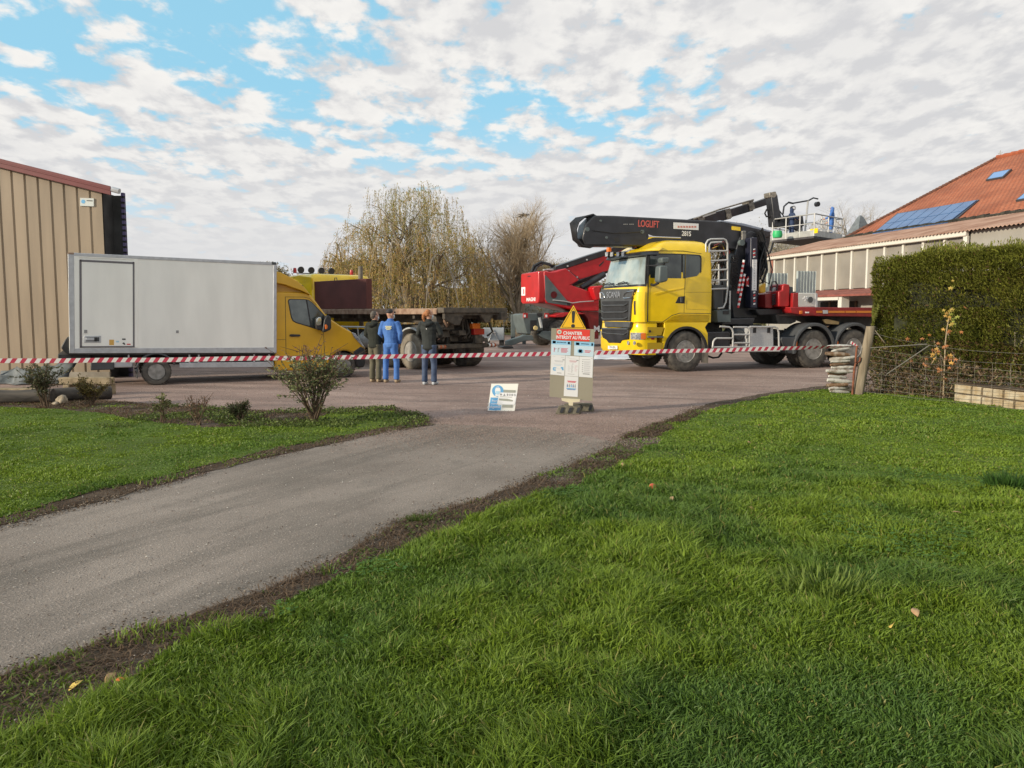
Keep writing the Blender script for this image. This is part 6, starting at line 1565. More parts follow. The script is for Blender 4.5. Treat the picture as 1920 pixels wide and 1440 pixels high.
while z < 1.0:
    wdt = .255 + rnd.random() * .05; r_ = .026 + rnd.random() * .024; off = rnd.uniform(-.04, .04); tl = rnd.uniform(-.030, .030)
    e0_, e1_ = rnd.uniform(.75, 1.05), rnd.uniform(.55, 1.0); p0_ = Vector((cx0 - wdt * e0_ + off, 15.9 + rnd.uniform(-.08, .04), z - tl)); p1_ = Vector((cx0 + wdt * e1_ + off, 15.9 + rnd.uniform(-.08, .04), z + tl))
    b = MB(); pts = [p0_.lerp(p1_, k / 6) + Vector((0, 0, .012 * noise.noise(Vector((k, i * 3.1, 0))))) for k in range(7)]
    b.tube(pts, [r_ * (.7, .95, 1, 1.05, 1.0, .9, .6)[k] * (1 + .15 * noise.noise(Vector((k * 1.3, i, 2)))) for k in range(7)], 9)
    # flatten a bit in depth so that it reads as a split billet
    o = b.build('split_log', (SL, SL, SL2)[i % 3], None, smooth=50)
    tag(o, 'billet of pale mottled split wood in the narrow stack beside the rusty stake', 'log', 'stacked split logs by the gate post')
    z += r_ * 1.75 ; i += 1
# wire fence
fdir = (G(1920, 772) - G(1640, 742)); fdir.z = 0; fl = fdir.length; fdir.normalize(); F0 = Vector((FP.x + .15, FP.y + .1, 0)); 
WIR = mat('rusty_wire', (.22, .20, .17), .6, .5, var=.3)
fence = empty('wire_fence', F0, 0, 'sagging stock wire fence running from the leaning post along the hedge', 'fence')
b = MB(); FLn = 7.5
hts = [1.13, .93, .79, .66, .54, .43, .33, .23, .13, .04]
for j, h in enumerate(hts):
    pts = []
    for i in range(41):
        t = i / 40; s_ = t * FLn; hh = h * (1 - .0 * t) + (.18 * math.exp(-s_ * .8) if j == 0 else .03 * math.exp(-s_ * .8)) - .16 * (1 - math.exp(-s_ * .9)) * (h) + .02 * noise.noise(Vector((s_ * .7, j, 0)))
        pts.append(fdir * s_ + Vector((0, 0, hh)))
    b.tube(pts, .0028, 4)
for i in range(24):
    s_ = .31 * i + .1; b.tube([fdir * s_ + Vector((.0, .0, .03)), fdir * (s_ + .01) + Vector((0, 0, .52)), fdir * s_ + Vector((0, 0, .80))], .002, 4)
b.build('wire_mesh', WIR, fence, smooth=60)
b = MB(); s_ = 3.4; b.tube([fdir * s_ + Vector((0, .05, 0)), fdir * s_ + Vector((0, .05, 1.1))], .03, 8); s_ = 6.8; b.tube([fdir * s_ + Vector((0, .05, 0)), fdir * s_ + Vector((0, .05, 1.1))], .03, 8)
b.build('line_post', OAK, fence)
b = MB(); b.tube([Vector((0, 0, .95)), fdir * 1.35 + Vector((0, 0, 1.08))], .008, 6); b.tube([fdir * 1.4 + Vector((0, 0, 1.06)), fdir * .55 + Vector((0, .05, .45))], .011, 6); b.build('brace_wire', mat('grey_stick', (.16, .15, .13), .8), fence)
# block wall
a = G(1788, 752); c = Vector((a.x, a.y, 0)); wdr = (G(1920, 771) - G(1795, 753)); wdr.z = 0; wdr.normalize(); 
wall = empty('block_wall', (a.x, a.y, 0), math.atan2(wdr.y, wdr.x), 'low ochre block wall with open joints at the foot of the hedge', 'wall')
BLKM = mat('ochre_block', (.34, .25, .14), .9, col2=(.50, .43, .31), vs=5, bump=.5, bs=25)
rnd = random.Random(6); b = MB(); nb = MB()
x = 0.0
k = 0
while x < 3.4:
    wdt = .235 if k else .42
    for r_ in range(2):
        b.box(x + .012 + rnd.uniform(0, .012), x + wdt - .016 + rnd.uniform(-.012, .006), rnd.uniform(-.022, .0), .2, r_ * .17 + .0, r_ * .17 + .150 + rnd.uniform(-.008, .005))
    x += wdt; k += 1
b.build('block_course', BLKM, wall, bevel=.012)
MB().box(0.02, 3.4, .03, .22, 0, .325).build('joint_fill', mat('joint_dark', (.10, .07, .045), .95, var=.3), wall)
MB().box(-.02, 3.5, .0, .25, .334, .36).build('soil_cap', SOIL, wall)
# fruit and fallen leaves on the lawn
def ball(name, px, py, r_, m, label, cat, zz=.03):
    g = G(px, py); b = MB(); b.lathe([(r_ * .18, r_ * .80), (r_ * .55, r_ * .92), (r_ * .95, r_ * .35), (r_, -.1 * r_), (r_ * .72, -.7 * r_), (r_ * .15, -.92 * r_)], (0, 0, 0), 18, 'z')
    b.tube([(0, 0, r_ * .8), (.004, 0, r_ * 1.25)], .0025, 5)
    o = b.build(name, m, None, smooth=80); o.location = (g.x, g.y, zz + r_); o.rotation_euler = (.9, .4, .3); tag(o, label, cat)
ball('apple', 1223, 926, .034, mat('apple_red', (.46, .05, .03), .3, col2=(.55, .22, .05), vs=14), 'single red apple lying in the grass of the wide lawn', 'apple')
LFM = mat('dead_leaf', (.50, .33, .17), .8, col2=(.36, .20, .10), vs=30)
LFO = mat('orange_leaf', (.62, .12, .03), .8)
LFY = mat('yellow_leaf', (.62, .44, .10), .8)
lfs = [(1259, 948, LFM, 'pale tan fallen leaf just right of the red apple'), (1407, 968, LFM, 'tan fallen leaf midway across the lawn, right of the apple'), (1793, 975, LFM, 'small whitish fallen leaf far to the right on the lawn'), (1405, 839, LFM, 'tan fallen leaf on the far part of the lawn'), (1425, 806, LFM, 'brownish fallen leaf farthest up the lawn'), (1168, 882, LFM, 'dry leaf lying on the lawn edge below the dark soil patch'),
       (1715, 1169, LFM, 'curled tan leaf in the thick near grass, above the clover'), (230, 1287, LFO, 'bright orange-red fallen leaf on the brown verge'), (228, 1320, LFY, 'yellow fallen leaf in the grass nearest the driveway'), (207, 1283, LFM, 'pale fallen leaf beside the bright orange-red one'), (745, 1078, LFM, 'tan leaf lying where verge meets grass'), (1672, 1195, LFY, 'yellowish leaf lying deep in the near grass'), (142, 1297, LFY, 'small yellow leaf in the weeds of the near verge')]
rnd = random.Random(5)
for px, py, m, lab in lfs:
    g = G(px, py); s_ = .035; b = MB(); ol = [(-1, 0), (-.5, .45), (0, .62), (.5, .42), (1.1, 0), (.5, -.42), (0, -.6), (-.5, -.45)]
    vs_ = [(a * s_, c * s_, .012 * (abs(c) - .2)) for a, c in ol] + [(0, 0, 0)]
    b.add(vs_, [(i, (i + 1) % 8, 8) for i in range(8)])
    o = b.build('fallen_leaf', m, None, recalc=False); o.location = (g.x, g.y, .065 if px > 700 else .03); o.rotation_euler = (rnd.uniform(-.5, .5) + .4, rnd.uniform(-.4, .4), rnd.uniform(0, 6)); o.modifiers.new('s', 'SOLIDIFY').thickness = .001
    tag(o, lab, 'leaf')
# white sheet on the ground behind the lorry
b = MB(); g1, g2b = G(1112, 676), G(1196, 655); rows = []
for j in range(8):
    rows.append([(2.9 + i * .16 + j * .12, 27.6 + j * .95, .02 + .05 * abs(noise.noise(Vector((i * .7, j * .8, 1))))) for i in range(14)])
b.loft(rows, caps=False, closed=False); o = b.build('ground_sheet', mat('white_plastic_sheet', (.62, .64, .68), .5, var=.15, vs=2), None, smooth=60, recalc=False); o.modifiers.new('s', 'SOLIDIFY').thickness = .01
tag(o, 'white plastic sheet spread on the gravel beyond the lorry bumper', 'plastic sheet')
# ------------------------------------------------------------------ people
SKIN = mat('skin', (.45, .25, .17), .55, var=.1)
def shell(name, parts, m, parent, vox=.012, sm=6):
    """overlapping elliptical lofts fused into one continuous surface"""
    b = MB()
    for pts, rad, side in parts:
        rings = []; n = 14; pts = [Vector(p) for p in pts]
        pts2 = [pts[0] + (pts[0] - pts[1]).normalized() * (rad[0][0] * .35)] + pts + [pts[-1] + (pts[-1] - pts[-2]).normalized() * (rad[-1][0] * .35)]
        rad2 = [(rad[0][0] * .55, rad[0][1] * .55)] + list(rad) + [(rad[-1][0] * .55, rad[-1][1] * .55)]
        for i, p in enumerate(pts2):
            d = (pts2[min(i + 1, len(pts2) - 1)] - pts2[max(0, i - 1)]).normalized(); x = Vector(side); x = (x - d * x.dot(d)).normalized(); y = d.cross(x)
            rings.append([p + x * cos(2 * pi * k / n) * rad2[i][0] + y * sin(2 * pi * k / n) * rad2[i][1] for k in range(n)])
        b.loft(rings)
    o = b.build('tmp', m, None)
    r = o.modifiers.new('r', 'REMESH'); r.mode = 'VOXEL'; r.voxel_size = vox; r.use_smooth_shade = True
    s = o.modifiers.new('s', 'SMOOTH'); s.iterations = sm; s.factor = .5
    dg = bpy.context.evaluated_depsgraph_get(); me = bpy.data.meshes.new_from_object(o.evaluated_get(dg)); me.name = name
    me.shade_smooth(); bpy.data.objects.remove(o)
    q = bpy.data.objects.new(name, me); COL.objects.link(q)
    if parent: q.parent = parent
    return q
def c2(*r): return [(a, a) if not isinstance(a, tuple) else a for a in r]

def person(loc, face, label, H=1.72, cloth=None, head_turn=0.0, arms=None, hood=False, cap=None, hair=None, mask=True, coverall=None, jacket=None, trousers=None, shoes=None, stance=.10, lean=0.0, jacket_len=.86, group=None, slim=1.0):
    """stands at loc; local +y is the direction faced; x is the person's right"""
    k = H / 1.72
    S_ = lambda *p: Vector(p) * k
    root = empty('person', loc, face - pi / 2, label, 'person', group)
    hx = stance
    ank = [(-hx, 0, .09), (hx, .02, .09)]; kne = [(-hx * 1.0, .02, .50), (hx * 1.0, .03, .50)]; hip = [(-.085, 0, .92), (.085, 0, .92)]
    sh = [(-.185 * slim, -.01, 1.43), (.185 * slim, -.01, 1.43)]
    ar = arms or [((-.27, -.03, 1.17), (-.25, .06, .93)), ((.27, -.03, 1.17), (.25, .06, .93))]
    bp_ = [([S_(0, 0, .92), S_(0, .0, 1.1), S_(0, -.01, 1.3), S_(0, -.01, 1.42)], [(.11, .08), (.10, .075), (.12, .085), (.08, .06)], (1, 0, 0)),
           ([S_(0, -.01, 1.40), S_(0, .0, 1.52)], [(.058, .058), (.052, .055)], (1, 0, 0))]
    for i in (0, 1):
        e, h = Vector(ar[i][0]), Vector(ar[i][1])
        bp_.append(([S_(*sh[i]), S_(*e), S_(*h)], c2(.042, .035, .027), (0, 1, 0)))
        hd = (h - e).normalized(); palm = h + hd * .045
        fwd = Vector((0, 1, 0)); sd_ = hd.cross(fwd).normalized() if abs(hd.dot(fwd)) < .95 else Vector((1, 0, 0))
        acr = (fwd - hd * fwd.dot(hd)).normalized()
        bp_.append(([S_(*h), S_(*palm), S_(*(h + hd * .085))], [(.018, .028), (.016, .038), (.014, .036)], tuple(sd_)))
        inw = Vector((1 if i == 0 else -1, 0, 0))
        for f, (o_, l_) in enumerate(((-.027, .062), (-.009, .074), (.009, .070), (.026, .055))):
            s0 = h + hd * .082 + acr * o_; s1 = s0 + hd * l_ * .5 + inw * .008; s2 = s1 + hd * l_ * .42 + inw * .022
            bp_.append(([S_(*s0), S_(*s1), S_(*s2)], c2(.0095, .0088, .0075), tuple(sd_)))
        t0 = h + hd * .03 + acr * .030; t1 = t0 + acr * .020 + hd * .03 + inw * .008; t2 = t1 + hd * .028 + inw * .008
        bp_.append(([S_(*t0), S_(*t1), S_(*t2)], c2(.0115, .010, .008), tuple(sd_)))
        bp_.append(([S_(*hip[i]), S_(*kne[i]), S_(*ank[i])], c2(.07, .05, .036), (1, 0, 0)))
        a = ank[i]; bp_.append(([S_(a[0], a[1] - .05, .04), S_(a[0], a[1] + .06, .045), S_(a[0] * 1.15, a[1] + .15, .03)], [(.034, .03), (.040, .028), (.034, .018)], (1, 0, 0)))
    # head
    ht = R(head_turn); fx, fy = sin(ht), cos(ht)
    def hd_(x, y, z): return S_(x * fy + y * fx, -x * fx + y * fy + .015, z)
    bp_.append(([hd_(0, .0, 1.50), hd_(0, .01, 1.555), hd_(0, .0, 1.62), hd_(0, -.008, 1.675), hd_(0, -.01, 1.705)], [(.052, .058), (.068, .085), (.077, .098), (.072, .090), (.048, .06)], tuple(hd_(1, 0, 0) - hd_(0, 0, 0))))
    bp_.append(([hd_(0, .088, 1.625), hd_(0, .112, 1.59), hd_(0, .09, 1.578)], c2(.011, .015, .012), (1, 0, 0)))     # nose
    bp_.append(([hd_(-.022, .088, 1.545), hd_(.022, .088, 1.545)], c2(.010, .010), (0, 0, 1)))                        # mouth
    bp_.append(([hd_(0, .055, 1.52), hd_(0, .085, 1.51)], c2(.03, .02), (1, 0, 0)))
    for s_ in (-1, 1): bp_.append(([hd_(.074 * s_, -.005, 1.63), hd_(.082 * s_, -.012, 1.61), hd_(.075 * s_, -.005, 1.585)], [(.010, .018), (.011, .02), (.009, .014)], (1, 0, 0)))
    body = shell('body', bp_, SKIN, root, vox=.0085, sm=3)
    for s_ in (-1, 1):
        MB().lathe([(.002, .011), (.009, .006), (.011, 0), (.009, -.006), (.002, -.011)], hd_(.031 * s_, .083, 1.628), 10, 'z').build('eye', WTX, body); MB().lathe([(.001, .005), (.005, 0), (.001, -.005)], hd_(.031 * s_, .093, 1.628), 8, 'z').build('iris', BTX, body)
    # trousers
    tm = coverall or trousers
    tl = [([S_(0, 0, .98), S_(0, -.005, .90), S_(0, -.01, .84)], [(.155, .105), (.165, .125), (.14, .115)], (1, 0, 0))]
    for i in (0, 1):
        tl.append(([S_(*hip[i]), S_(hip[i][0], 0, .75), S_(*kne[i]), S_(ank[i][0], ank[i][1], .28), S_(ank[i][0], ank[i][1] - .005, .09)], [(.10, .11), (.092, .10), (.070, .078), (.066, .072), (.070, .078)], (1, 0, 0)))
    shell('trousers', tl, tm, root, vox=.012, sm=4)
    # upper garment
    jm = coverall or jacket; bl = jacket_len
    jl = [([S_(0, -.0, bl), S_(0, -.0, 1.02), S_(0, -.0, 1.16), S_(0, -.015, 1.30), S_(0, -.015, 1.41), S_(0, -.01, 1.46)], [(.185 if not coverall else .165, .135), (.168, .125), (.178, .13), (.20 * slim, .135), (.185 * slim, .11), (.09, .085)], (1, 0, 0))]
    if coverall: jl[0] = ([S_(0, 0, .95), S_(0, 0, 1.02), S_(0, -.0, 1.14), S_(0, -.015, 1.30), S_(0, -.015, 1.41), S_(0, -.01, 1.46)], [(.160, .12), (.150, .115), (.172, .125), (.20, .13), (.185, .11), (.09, .085)], (1, 0, 0))
    for i in (0, 1):
        e, h = Vector(ar[i][0]), Vector(ar[i][1]); m_ = sh[i]
        jl.append(([S_(m_[0] * .85, m_[1], m_[2] - .01), S_(*(Vector(m_).lerp(e, .5))), S_(*e), S_(*(e.lerp(h, .5))), S_(*(e.lerp(h, .97)))], c2(.075, .068, .060, .055, .048), (0, 1, 0)))
    if not hood: jl.append(([S_(0, -.01, 1.44), S_(0, -.0, 1.50)], [(.085, .085), (.072, .075)], (1, 0, 0)))
    jk = shell('jacket' if not coverall else 'coverall_top', jl, jm, root, vox=.012, sm=4)
    if jacket and hair is not None:      # lowered hood behind the neck
        shell('hood', [([S_(-.13, -.06, 1.44), S_(-.07, -.13, 1.41), S_(0, -.155, 1.38), S_(.07, -.13, 1.41), S_(.13, -.06, 1.44)], c2(.035, .05, .055, .05, .035), (0, 0, 1))], jm, jk, vox=.012)
    if hood:
        shell('hood', [([hd_(0, -.03, 1.46), hd_(0, -.03, 1.56), hd_(0, -.025, 1.66), hd_(0, -.02, 1.72)], [(.088, .09), (.092, .108), (.084, .108), (.045, .055)], (1, 0, 0))], coverall, root, vox=.012)
    # shoes
    for i in (0, 1):
        a = ank[i]; shell('shoe', [([S_(a[0], a[1] - .055, .045), S_(a[0], a[1] + .05, .05), S_(a[0] * 1.15, a[1] + .17, .036)], [(.042, .043), (.050, .044), (.042, .030)], (1, 0, 0))], shoes or BLK, root, vox=.012, sm=2)
    if hair is not None:
        hp_ = [([hd_(0, -.02, 1.60), hd_(0, -.025, 1.66), hd_(0, -.015, 1.715)], [(.082, .10), (.083, .103), (.055, .065)], (1, 0, 0))]
        if hair == 'tail': hp_ += [([hd_(0, -.085, 1.64), hd_(.0, -.13, 1.60), hd_(-.01, -.13, 1.53), hd_(-.01, -.10, 1.46)], c2(.05, .042, .035, .022), (1, 0, 0)), ([hd_(-.06, -.03, 1.60), hd_(-.05, -.05, 1.55)], c2(.03, .025), (0, 1, 0))]
        else: hp_ += [([hd_(0, -.055, 1.60), hd_(0, -.05, 1.55)], [(.07, .05), (.055, .04)], (1, 0, 0))]
        hr = shell('hair', hp_, mat('hair_' + ('auburn' if hair == 'tail' else 'grey'), (.33, .13, .045) if hair == 'tail' else (.10, .085, .07), .7, var=.35, vs=20), root, vox=.009, sm=2)
    if cap:
        cp_ = [([hd_(0, -.02, 1.655), hd_(0, -.02, 1.70), hd_(0, -.015, 1.735)], [(.084, .105), (.080, .10), (.045, .055)], (1, 0, 0)), ([hd_(-.03, .09, 1.665), hd_(.03, .09, 1.665)], [(.02, .05), (.02, .05)], (0, 0, 1))]
        shell('cap', cp_, mat('cap_dark', (.035, .032, .035), .8), root, vox=.009, sm=2)
    if mask:
        mk_ = shell('face_mask', [([hd_(0, .055, 1.595), hd_(0, .068, 1.56), hd_(0, .045, 1.515)], [(.062, .045), (.060, .046), (.045, .035)], tuple(hd_(1, 0, 0) - hd_(0, 0, 0)))], mat('mask_pale', (.50, .60, .62), .7), root, vox=.009, sm=2)
        MB().tube([hd_(.062, .07, 1.575), hd_(.083, .0, 1.60), hd_(.084, -.015, 1.585)], .003, 4).tube([hd_(-.062, .07, 1.575), hd_(-.083, .0, 1.60), hd_(-.084, -.015, 1.585)], .003, 4).build('mask_strap', WTX, mk_)
    return root
CLO = dict(bump=.7, bs=9)
DKG = mat('dark_olive_jacket', (.016, .019, .014), .9, var=.25, vs=5, **CLO); KHA = mat('khaki_trousers', (.115, .105, .07), .9, var=.2, vs=5, **CLO)
ROY = mat('royal_blue_cotton', (.045, .135, .40), .85, col2=(.075, .19, .50), vs=5, **CLO); CHA = mat('charcoal_jacket', (.020, .024, .023), .85, var=.25, vs=5, **CLO); JEA = mat('dark_jeans', (.035, .055, .11), .9, col2=(.07, .10, .17), vs=6, **CLO)
TSH = mat('tan_shoe', (.33, .25, .16), .7)
def foot(px, py): g = G(px, py); return (g.x, g.y, 0)
f1 = foot(704, 716.5); f2 = foot(733.5, 717.5); f3 = foot(805, 722)
p1 = person(f1, R(62), 'person in dark jacket and khaki trousers standing left of the blue overalls', H=1.70, hair='short', jacket=DKG, trousers=KHA, shoes=TSH, head_turn=25, arms=[((-.25, -.02, 1.16), (-.12, .13, .98)), ((.25, .02, 1.16), (.16, .16, .95))], stance=.09)
p2 = person(f2, R(80), 'person in royal blue overalls and dark cap, middle of the group of three', H=1.74, cap=True, coverall=ROY, shoes=TSH, head_turn=40, arms=[((-.245, -.03, 1.16), (-.15, .14, 1.02)), ((.25, -.03, 1.16), (.19, .09, .93))], stance=.13)
k_ = 1.74 / 1.72
for z, w_ in ((1.335, .082), (1.312, .062), (1.290, .078), (1.262, .05)):
    MB().box(-w_ * 1.0, w_ * 1.0, -.155, -.147, z * k_ - .007, z * k_ + .007).build('back_print', mat('print_yellow', (.72, .68, .38), .6), p2)
p3 = person(f3, R(75), 'person with red-brown ponytail, charcoal hooded jacket and blue jeans', H=1.73, hair='tail', jacket=CHA, trousers=JEA, shoes=mat('pale_shoe', (.42, .45, .48), .6), head_turn=50, arms=[((-.27, .02, 1.17), (-.22, .16, 1.05)), ((.28, .04, 1.18), (.20, .20, 1.1))], stance=.11, jacket_len=.84)
MB().lathe([(.011, -.004), (.011, .004)], (0, -.15, 1.30), 12).build('jacket_badge', WTX, p3)
g = P(1561, 440, 0 + M_.y + .62 * (R_.y - M_.y))
wp1 = M_.lerp(R_, .80) + (L_ - M_) * .12; wp2 = M_.lerp(R_, .12) + (L_ - M_) * .62
person((wp1.x, wp1.y, zf + .0), R(150), 'worker in blue hooded coverall standing at the right end of the raised platform', H=1.72, hood=True, coverall=ROY, mask=True, shoes=BLK, head_turn=10, arms=[((-.27, .05, 1.18), (-.24, .28, 1.1)), ((.27, .05, 1.18), (.22, .22, .98))])
person((wp2.x, wp2.y, zf + .0), R(10), 'worker in dark clothes and pale blue hood beside the jib at the platform middle', H=1.62, hood=True, coverall=mat('navy_cotton', (.03, .05, .11), .9), mask=True, shoes=BLK, head_turn=-20, arms=[((-.27, .05, 1.18), (-.2, .3, 1.15)), ((.27, .05, 1.18), (.18, .28, 1.1))])
# ------------------------------------------------------------------ trees and plants
def barkm(name, c, c2_): return mat(name, c, .95, col2=c2_, vs=6, bump=.6, bs=20)
BARK = barkm('bark_grey_brown', (.19, .155, .11), (.28, .24, .18)); TWIG = barkm('twig_buff', (.34, .26, .155), (.46, .36, .24)); TWIG2 = barkm('twig_grey', (.33, .30, .265), (.46, .42, .37))
def tree_mesh(name, seed, H, spread, n_main, levels, upright, trunk_r, trunk_h=.18, gens=(7, 6, 5, 4), bend=.25, lens=(.5, .30, .17, .10), shape=None):
    """returns (branch MB for trunk+limbs, twig MB, tips)"""
    rn = random.Random(seed); tb = MB(); wb = MB(); tips = []
    def seg(p, d, l, r, lev):
        n_ = 5 if lev < 2 else 4 if lev < 3 else 3; pts = [p.copy()]; rs = [r]; q = p.copy(); dd = d.copy()
        for i in range(n_):
            dd = (dd + Vector((rn.gauss(0, bend), rn.gauss(0, bend), rn.gauss(0, bend) + upright * .22)) * .35).normalized()
            q = q + dd * l / n_; pts.append(q.copy()); rs.append(r * (1 - .75 * (i + 1) / n_))
        (tb if lev < 2 else wb).tube(pts, rs, 7 if lev == 0 else 5 if lev == 1 else 3, caps=False)
        if lev >= levels: tips.append((pts[-1], dd)); return
        if lev == levels - 1: tips.append((pts[2], dd))
        g = gens[min(lev, 3)]
        for i in range(g):
            t = .25 + .75 * (i + rn.random()) / g; k = min(n_ - 1, int(t * n_)); f = t * n_ - k; b0 = pts[k].lerp(pts[k + 1], f)
            a = rn.uniform(0, 2 * pi); sp_ = (.75 if lev == 0 else .7) * (1 - .3 * upright); ax = dd.orthogonal().normalized(); ax = Matrix.Rotation(a, 3, dd) @ ax
            nd = (dd * (1 - sp_ * .55) + ax * sp_).normalized()
            seg(b0, nd, H * lens[min(lev + 1, 3)] * rn.uniform(.7, 1.25) * (1 - .45 * t if lev else 1.05 - .3 * t), rs[k] * .55, lev + 1)
    trunk_top = Vector((0, 0, H * trunk_h)); pts = [Vector((0, 0, 0)), Vector((.05, 0, H * trunk_h * .5)), trunk_top]
    tb.tube(pts, [trunk_r * 1.25, trunk_r, trunk_r * .9], 9)
    for i in range(n_main):
        a = 2 * pi * (i + rn.random() * .6) / n_main; tilt = rn.uniform(.2, 1.0) * spread
        if i == 0: tilt = .05
        d = Vector((cos(a) * sin(tilt), sin(a) * sin(tilt), cos(tilt))); seg(trunk_top - Vector((0, 0, rn.random() * H * .05)), d, H * (1 - trunk_h) * rn.uniform(.7, .92) * (1 - .18 * tilt), trunk_r * .6, 0)
    return tb, wb, tips
def place_tree(px, base_y, D, top_y, name, label, seed, spread=.5, n_main=6, levels=3, upright=.6, tr=.25, twig=TWIG, trunk_h=.15, gens=(9, 8, 6, 4), cat='tree', nest=False, sx=1.0, leaves=None, group=None, z0=0.0):
    g = P(px, base_y, D); H = P(px, top_y, D).z
    r = empty(name, (g.x, D, 0), 0, label, cat, group)
    tb, wb, tips = tree_mesh(name, seed, H, spread, n_main, levels, upright, tr, trunk_h, gens)
    mz = max(v[2] for v in wb.v); s_ = H / mz
    for b in (tb, wb): b.v = [(v[0] * s_ * sx, v[1] * s_ * sx, v[2] * s_) for v in b.v]
    tb.build('trunk', BARK, r, smooth=60, recalc=False); wb.build('crown', twig, r, smooth=0, recalc=False)
    if leaves:
        n, cols, size = leaves; tp_ = np.array([(t[0].x * s_ * sx, t[0].y * s_ * sx, t[0].z * s_) for t in tips]); ii = rng.integers(0, len(tp_), n)
        Pn = tp_[ii] + rng.normal(0, .16, (n, 3)); t = rng.random((n, 1)); C = np.array(cols[0]) * (1 - t) + np.array(cols[1]) * t
        o = leaf_mesh('leaves', Pn, rng.normal(size=(n, 3)), size * rng.uniform(.6, 1.3, n), C, .5); o.parent = r
    return r, tips, s_

# weeping willow
def willow(px, D, top_y, half_w):
    g = P(px, 600, D); H = P(px, top_y, D).z; r = empty('willow_tree', (g.x, D, 0), 0, 'large weeping willow with thinning golden-brown foliage, tallest tree behind the flatbed', 'tree')
    rn = random.Random(21); tb = MB(); lw = MB(); P0s = []
    tb.tube([(0, 0, 0), (.1, 0, H * .12), (.0, .1, H * .24)], [.55, .45, .40], 10)
    ends = []
    def limb(p, d, l, r_, lev):
        pts = [p.copy()]; rs = [r_]; q = p.copy(); dd = d.copy(); n_ = 6
        for i in range(n_):
            dd = (dd + Vector((rn.gauss(0, .13), rn.gauss(0, .13), .05 - (i / n_) * .17 if lev else .03))).normalized(); q = q + dd * l / n_; pts.append(q.copy()); rs.append(r_ * (1 - .8 * (i + 1) / n_))
            if lev >= 1 or i > 2: ends.append((q.copy(), dd.copy()))
        tb.tube(pts, rs, 6 if lev == 0 else 4, caps=False)
        if lev < 2:
            for i in range(7 if lev == 0 else 5):
                t = .3 + .7 * (i + rn.random()) / 7 if lev == 0 else .2 + .8 * (i + rn.random()) / 5; t = min(t, .98); k = int(t * n_); b0 = pts[k].lerp(pts[min(k + 1, n_)], t * n_ - k); a = rn.uniform(0, 2 * pi)
                ax = Matrix.Rotation(a, 3, dd) @ dd.orthogonal().normalized(); nd = (dd * .65 + ax * .75 + Vector((0, 0, .12))).normalized(); limb(b0, nd, l * .5 * rn.uniform(.7, 1.2), rs[k] * .6, lev + 1)
    for i in range(9):
        a = 2 * pi * (i + .5 * rn.random()) / 9; tilt = rn.uniform(.25, .95) if i else .05; d = Vector((cos(a) * sin(tilt), sin(a) * sin(tilt), cos(tilt))); limb(Vector((0, 0, H * .20)), d, H * .66 * rn.uniform(.85, 1.05) * (1 - .12 * tilt), .24, 0)
    zmax = max(e[0].z for e in ends); xm = sorted(abs(e[0].x) for e in ends)[int(len(ends) * .997)]; s_ = H * .97 / zmax; sxx = half_w / xm
    def dome(rad): return H * (max(0.03, 1 - min(1, rad) ** 1.9)) ** .60 + .3
    def squash(x, y, z):
        x, y, z = x * sxx, y * sxx, z * s_; m_ = dome(math.hypot(x, y) / half_w) * .97
        return (x, y, z if z < m_ * .8 else m_ * .8 + (m_ * .2) * (1 - math.exp(-(z - m_ * .8) / (m_ * .2))))
    tb.v = [squash(*v) for v in tb.v]; tb.build('trunk', BARK, r, smooth=60, recalc=False)
    ends = [Vector(squash(*e[0])) for e in ends]
    # hanging strands
    LP, LD, LS, LC = [], [], [], []
    col_a = np.array([.44, .27, .075]); col_b = np.array([.26, .245, .05]); col_c = np.array([.52, .38, .17])
    ends2 = []
    for k in range(1100): ends2.append(rn.choice(ends))
    for k in range(2300):
        rd = rn.random() ** .62; a = rn.uniform(0, 2 * pi); ends2.append(Vector((cos(a) * rd * half_w, sin(a) * rd * half_w, dome(rd) * (.94 + .10 * noise.noise(Vector((cos(a) * rd * 2.2, sin(a) * rd * 2.2, 5)))) * (1 - .55 * rn.random() ** 1.6))))
    for e in ends2:
        if rn.random() < .10: continue
        x0 = e + Vector((rn.gauss(0, .35), rn.gauss(0, .35), rn.gauss(0, .15))); rad = math.hypot(x0.x, x0.y) / half_w
        if x0.z > dome(rad) * 1.02: continue
        if noise.noise(Vector((x0.x * .42, x0.y * .42, x0.z * .5))) < -.17 and rn.random() < .85: continue
        L_ = min(x0.z - .8, rn.uniform(.4, 1.5) * (1.0 + .6 * rad)); L_ = max(L_, .4); n_ = 5; pts = []; q = x0.copy(); o_ = Vector((x0.x, x0.y, 0)).normalized() * .18 if rad > .1 else Vector()
        sw = rn.gauss(0, .12)
        for i in range(n_ + 1):
            t = i / n_; pts.append(x0 + o_ * (t ** .5) * L_ * .4 + Vector((sw * t, rn.gauss(0, .04), .10 * sin(t * pi) * 1 - L_ * t)))
        lw.tube(pts, [.012, .011, .010, .009, .007, .005], 3, caps=False)
        # green heart near the trunk and low, orange outside and high
        gk = np.clip(1.25 - rad * 1.1 - .3 * (x0.z / H - .5), 0, 1)
        nl = int(L_ * 20)
        for i in range(nl):
            t = rn.random(); k = min(n_ - 1, int(t * n_)); p_ = pts[k].lerp(pts[k + 1], t * n_ - k); LP.append((p_.x + rn.gauss(0, .09), p_.y + rn.gauss(0, .09), p_.z)); LD.append((rn.gauss(0, .6), rn.gauss(0, .6), -1)); LS.append(rn.uniform(.10, .20))
            c = col_b if rn.random() < gk else (col_a if rn.random() < .7 else col_c); LC.append(c * rn.uniform(.6, 1.35))
    lw.build('crown', mat('willow_twig', (.38, .28, .14), .9, var=.3), r, smooth=0, recalc=False)
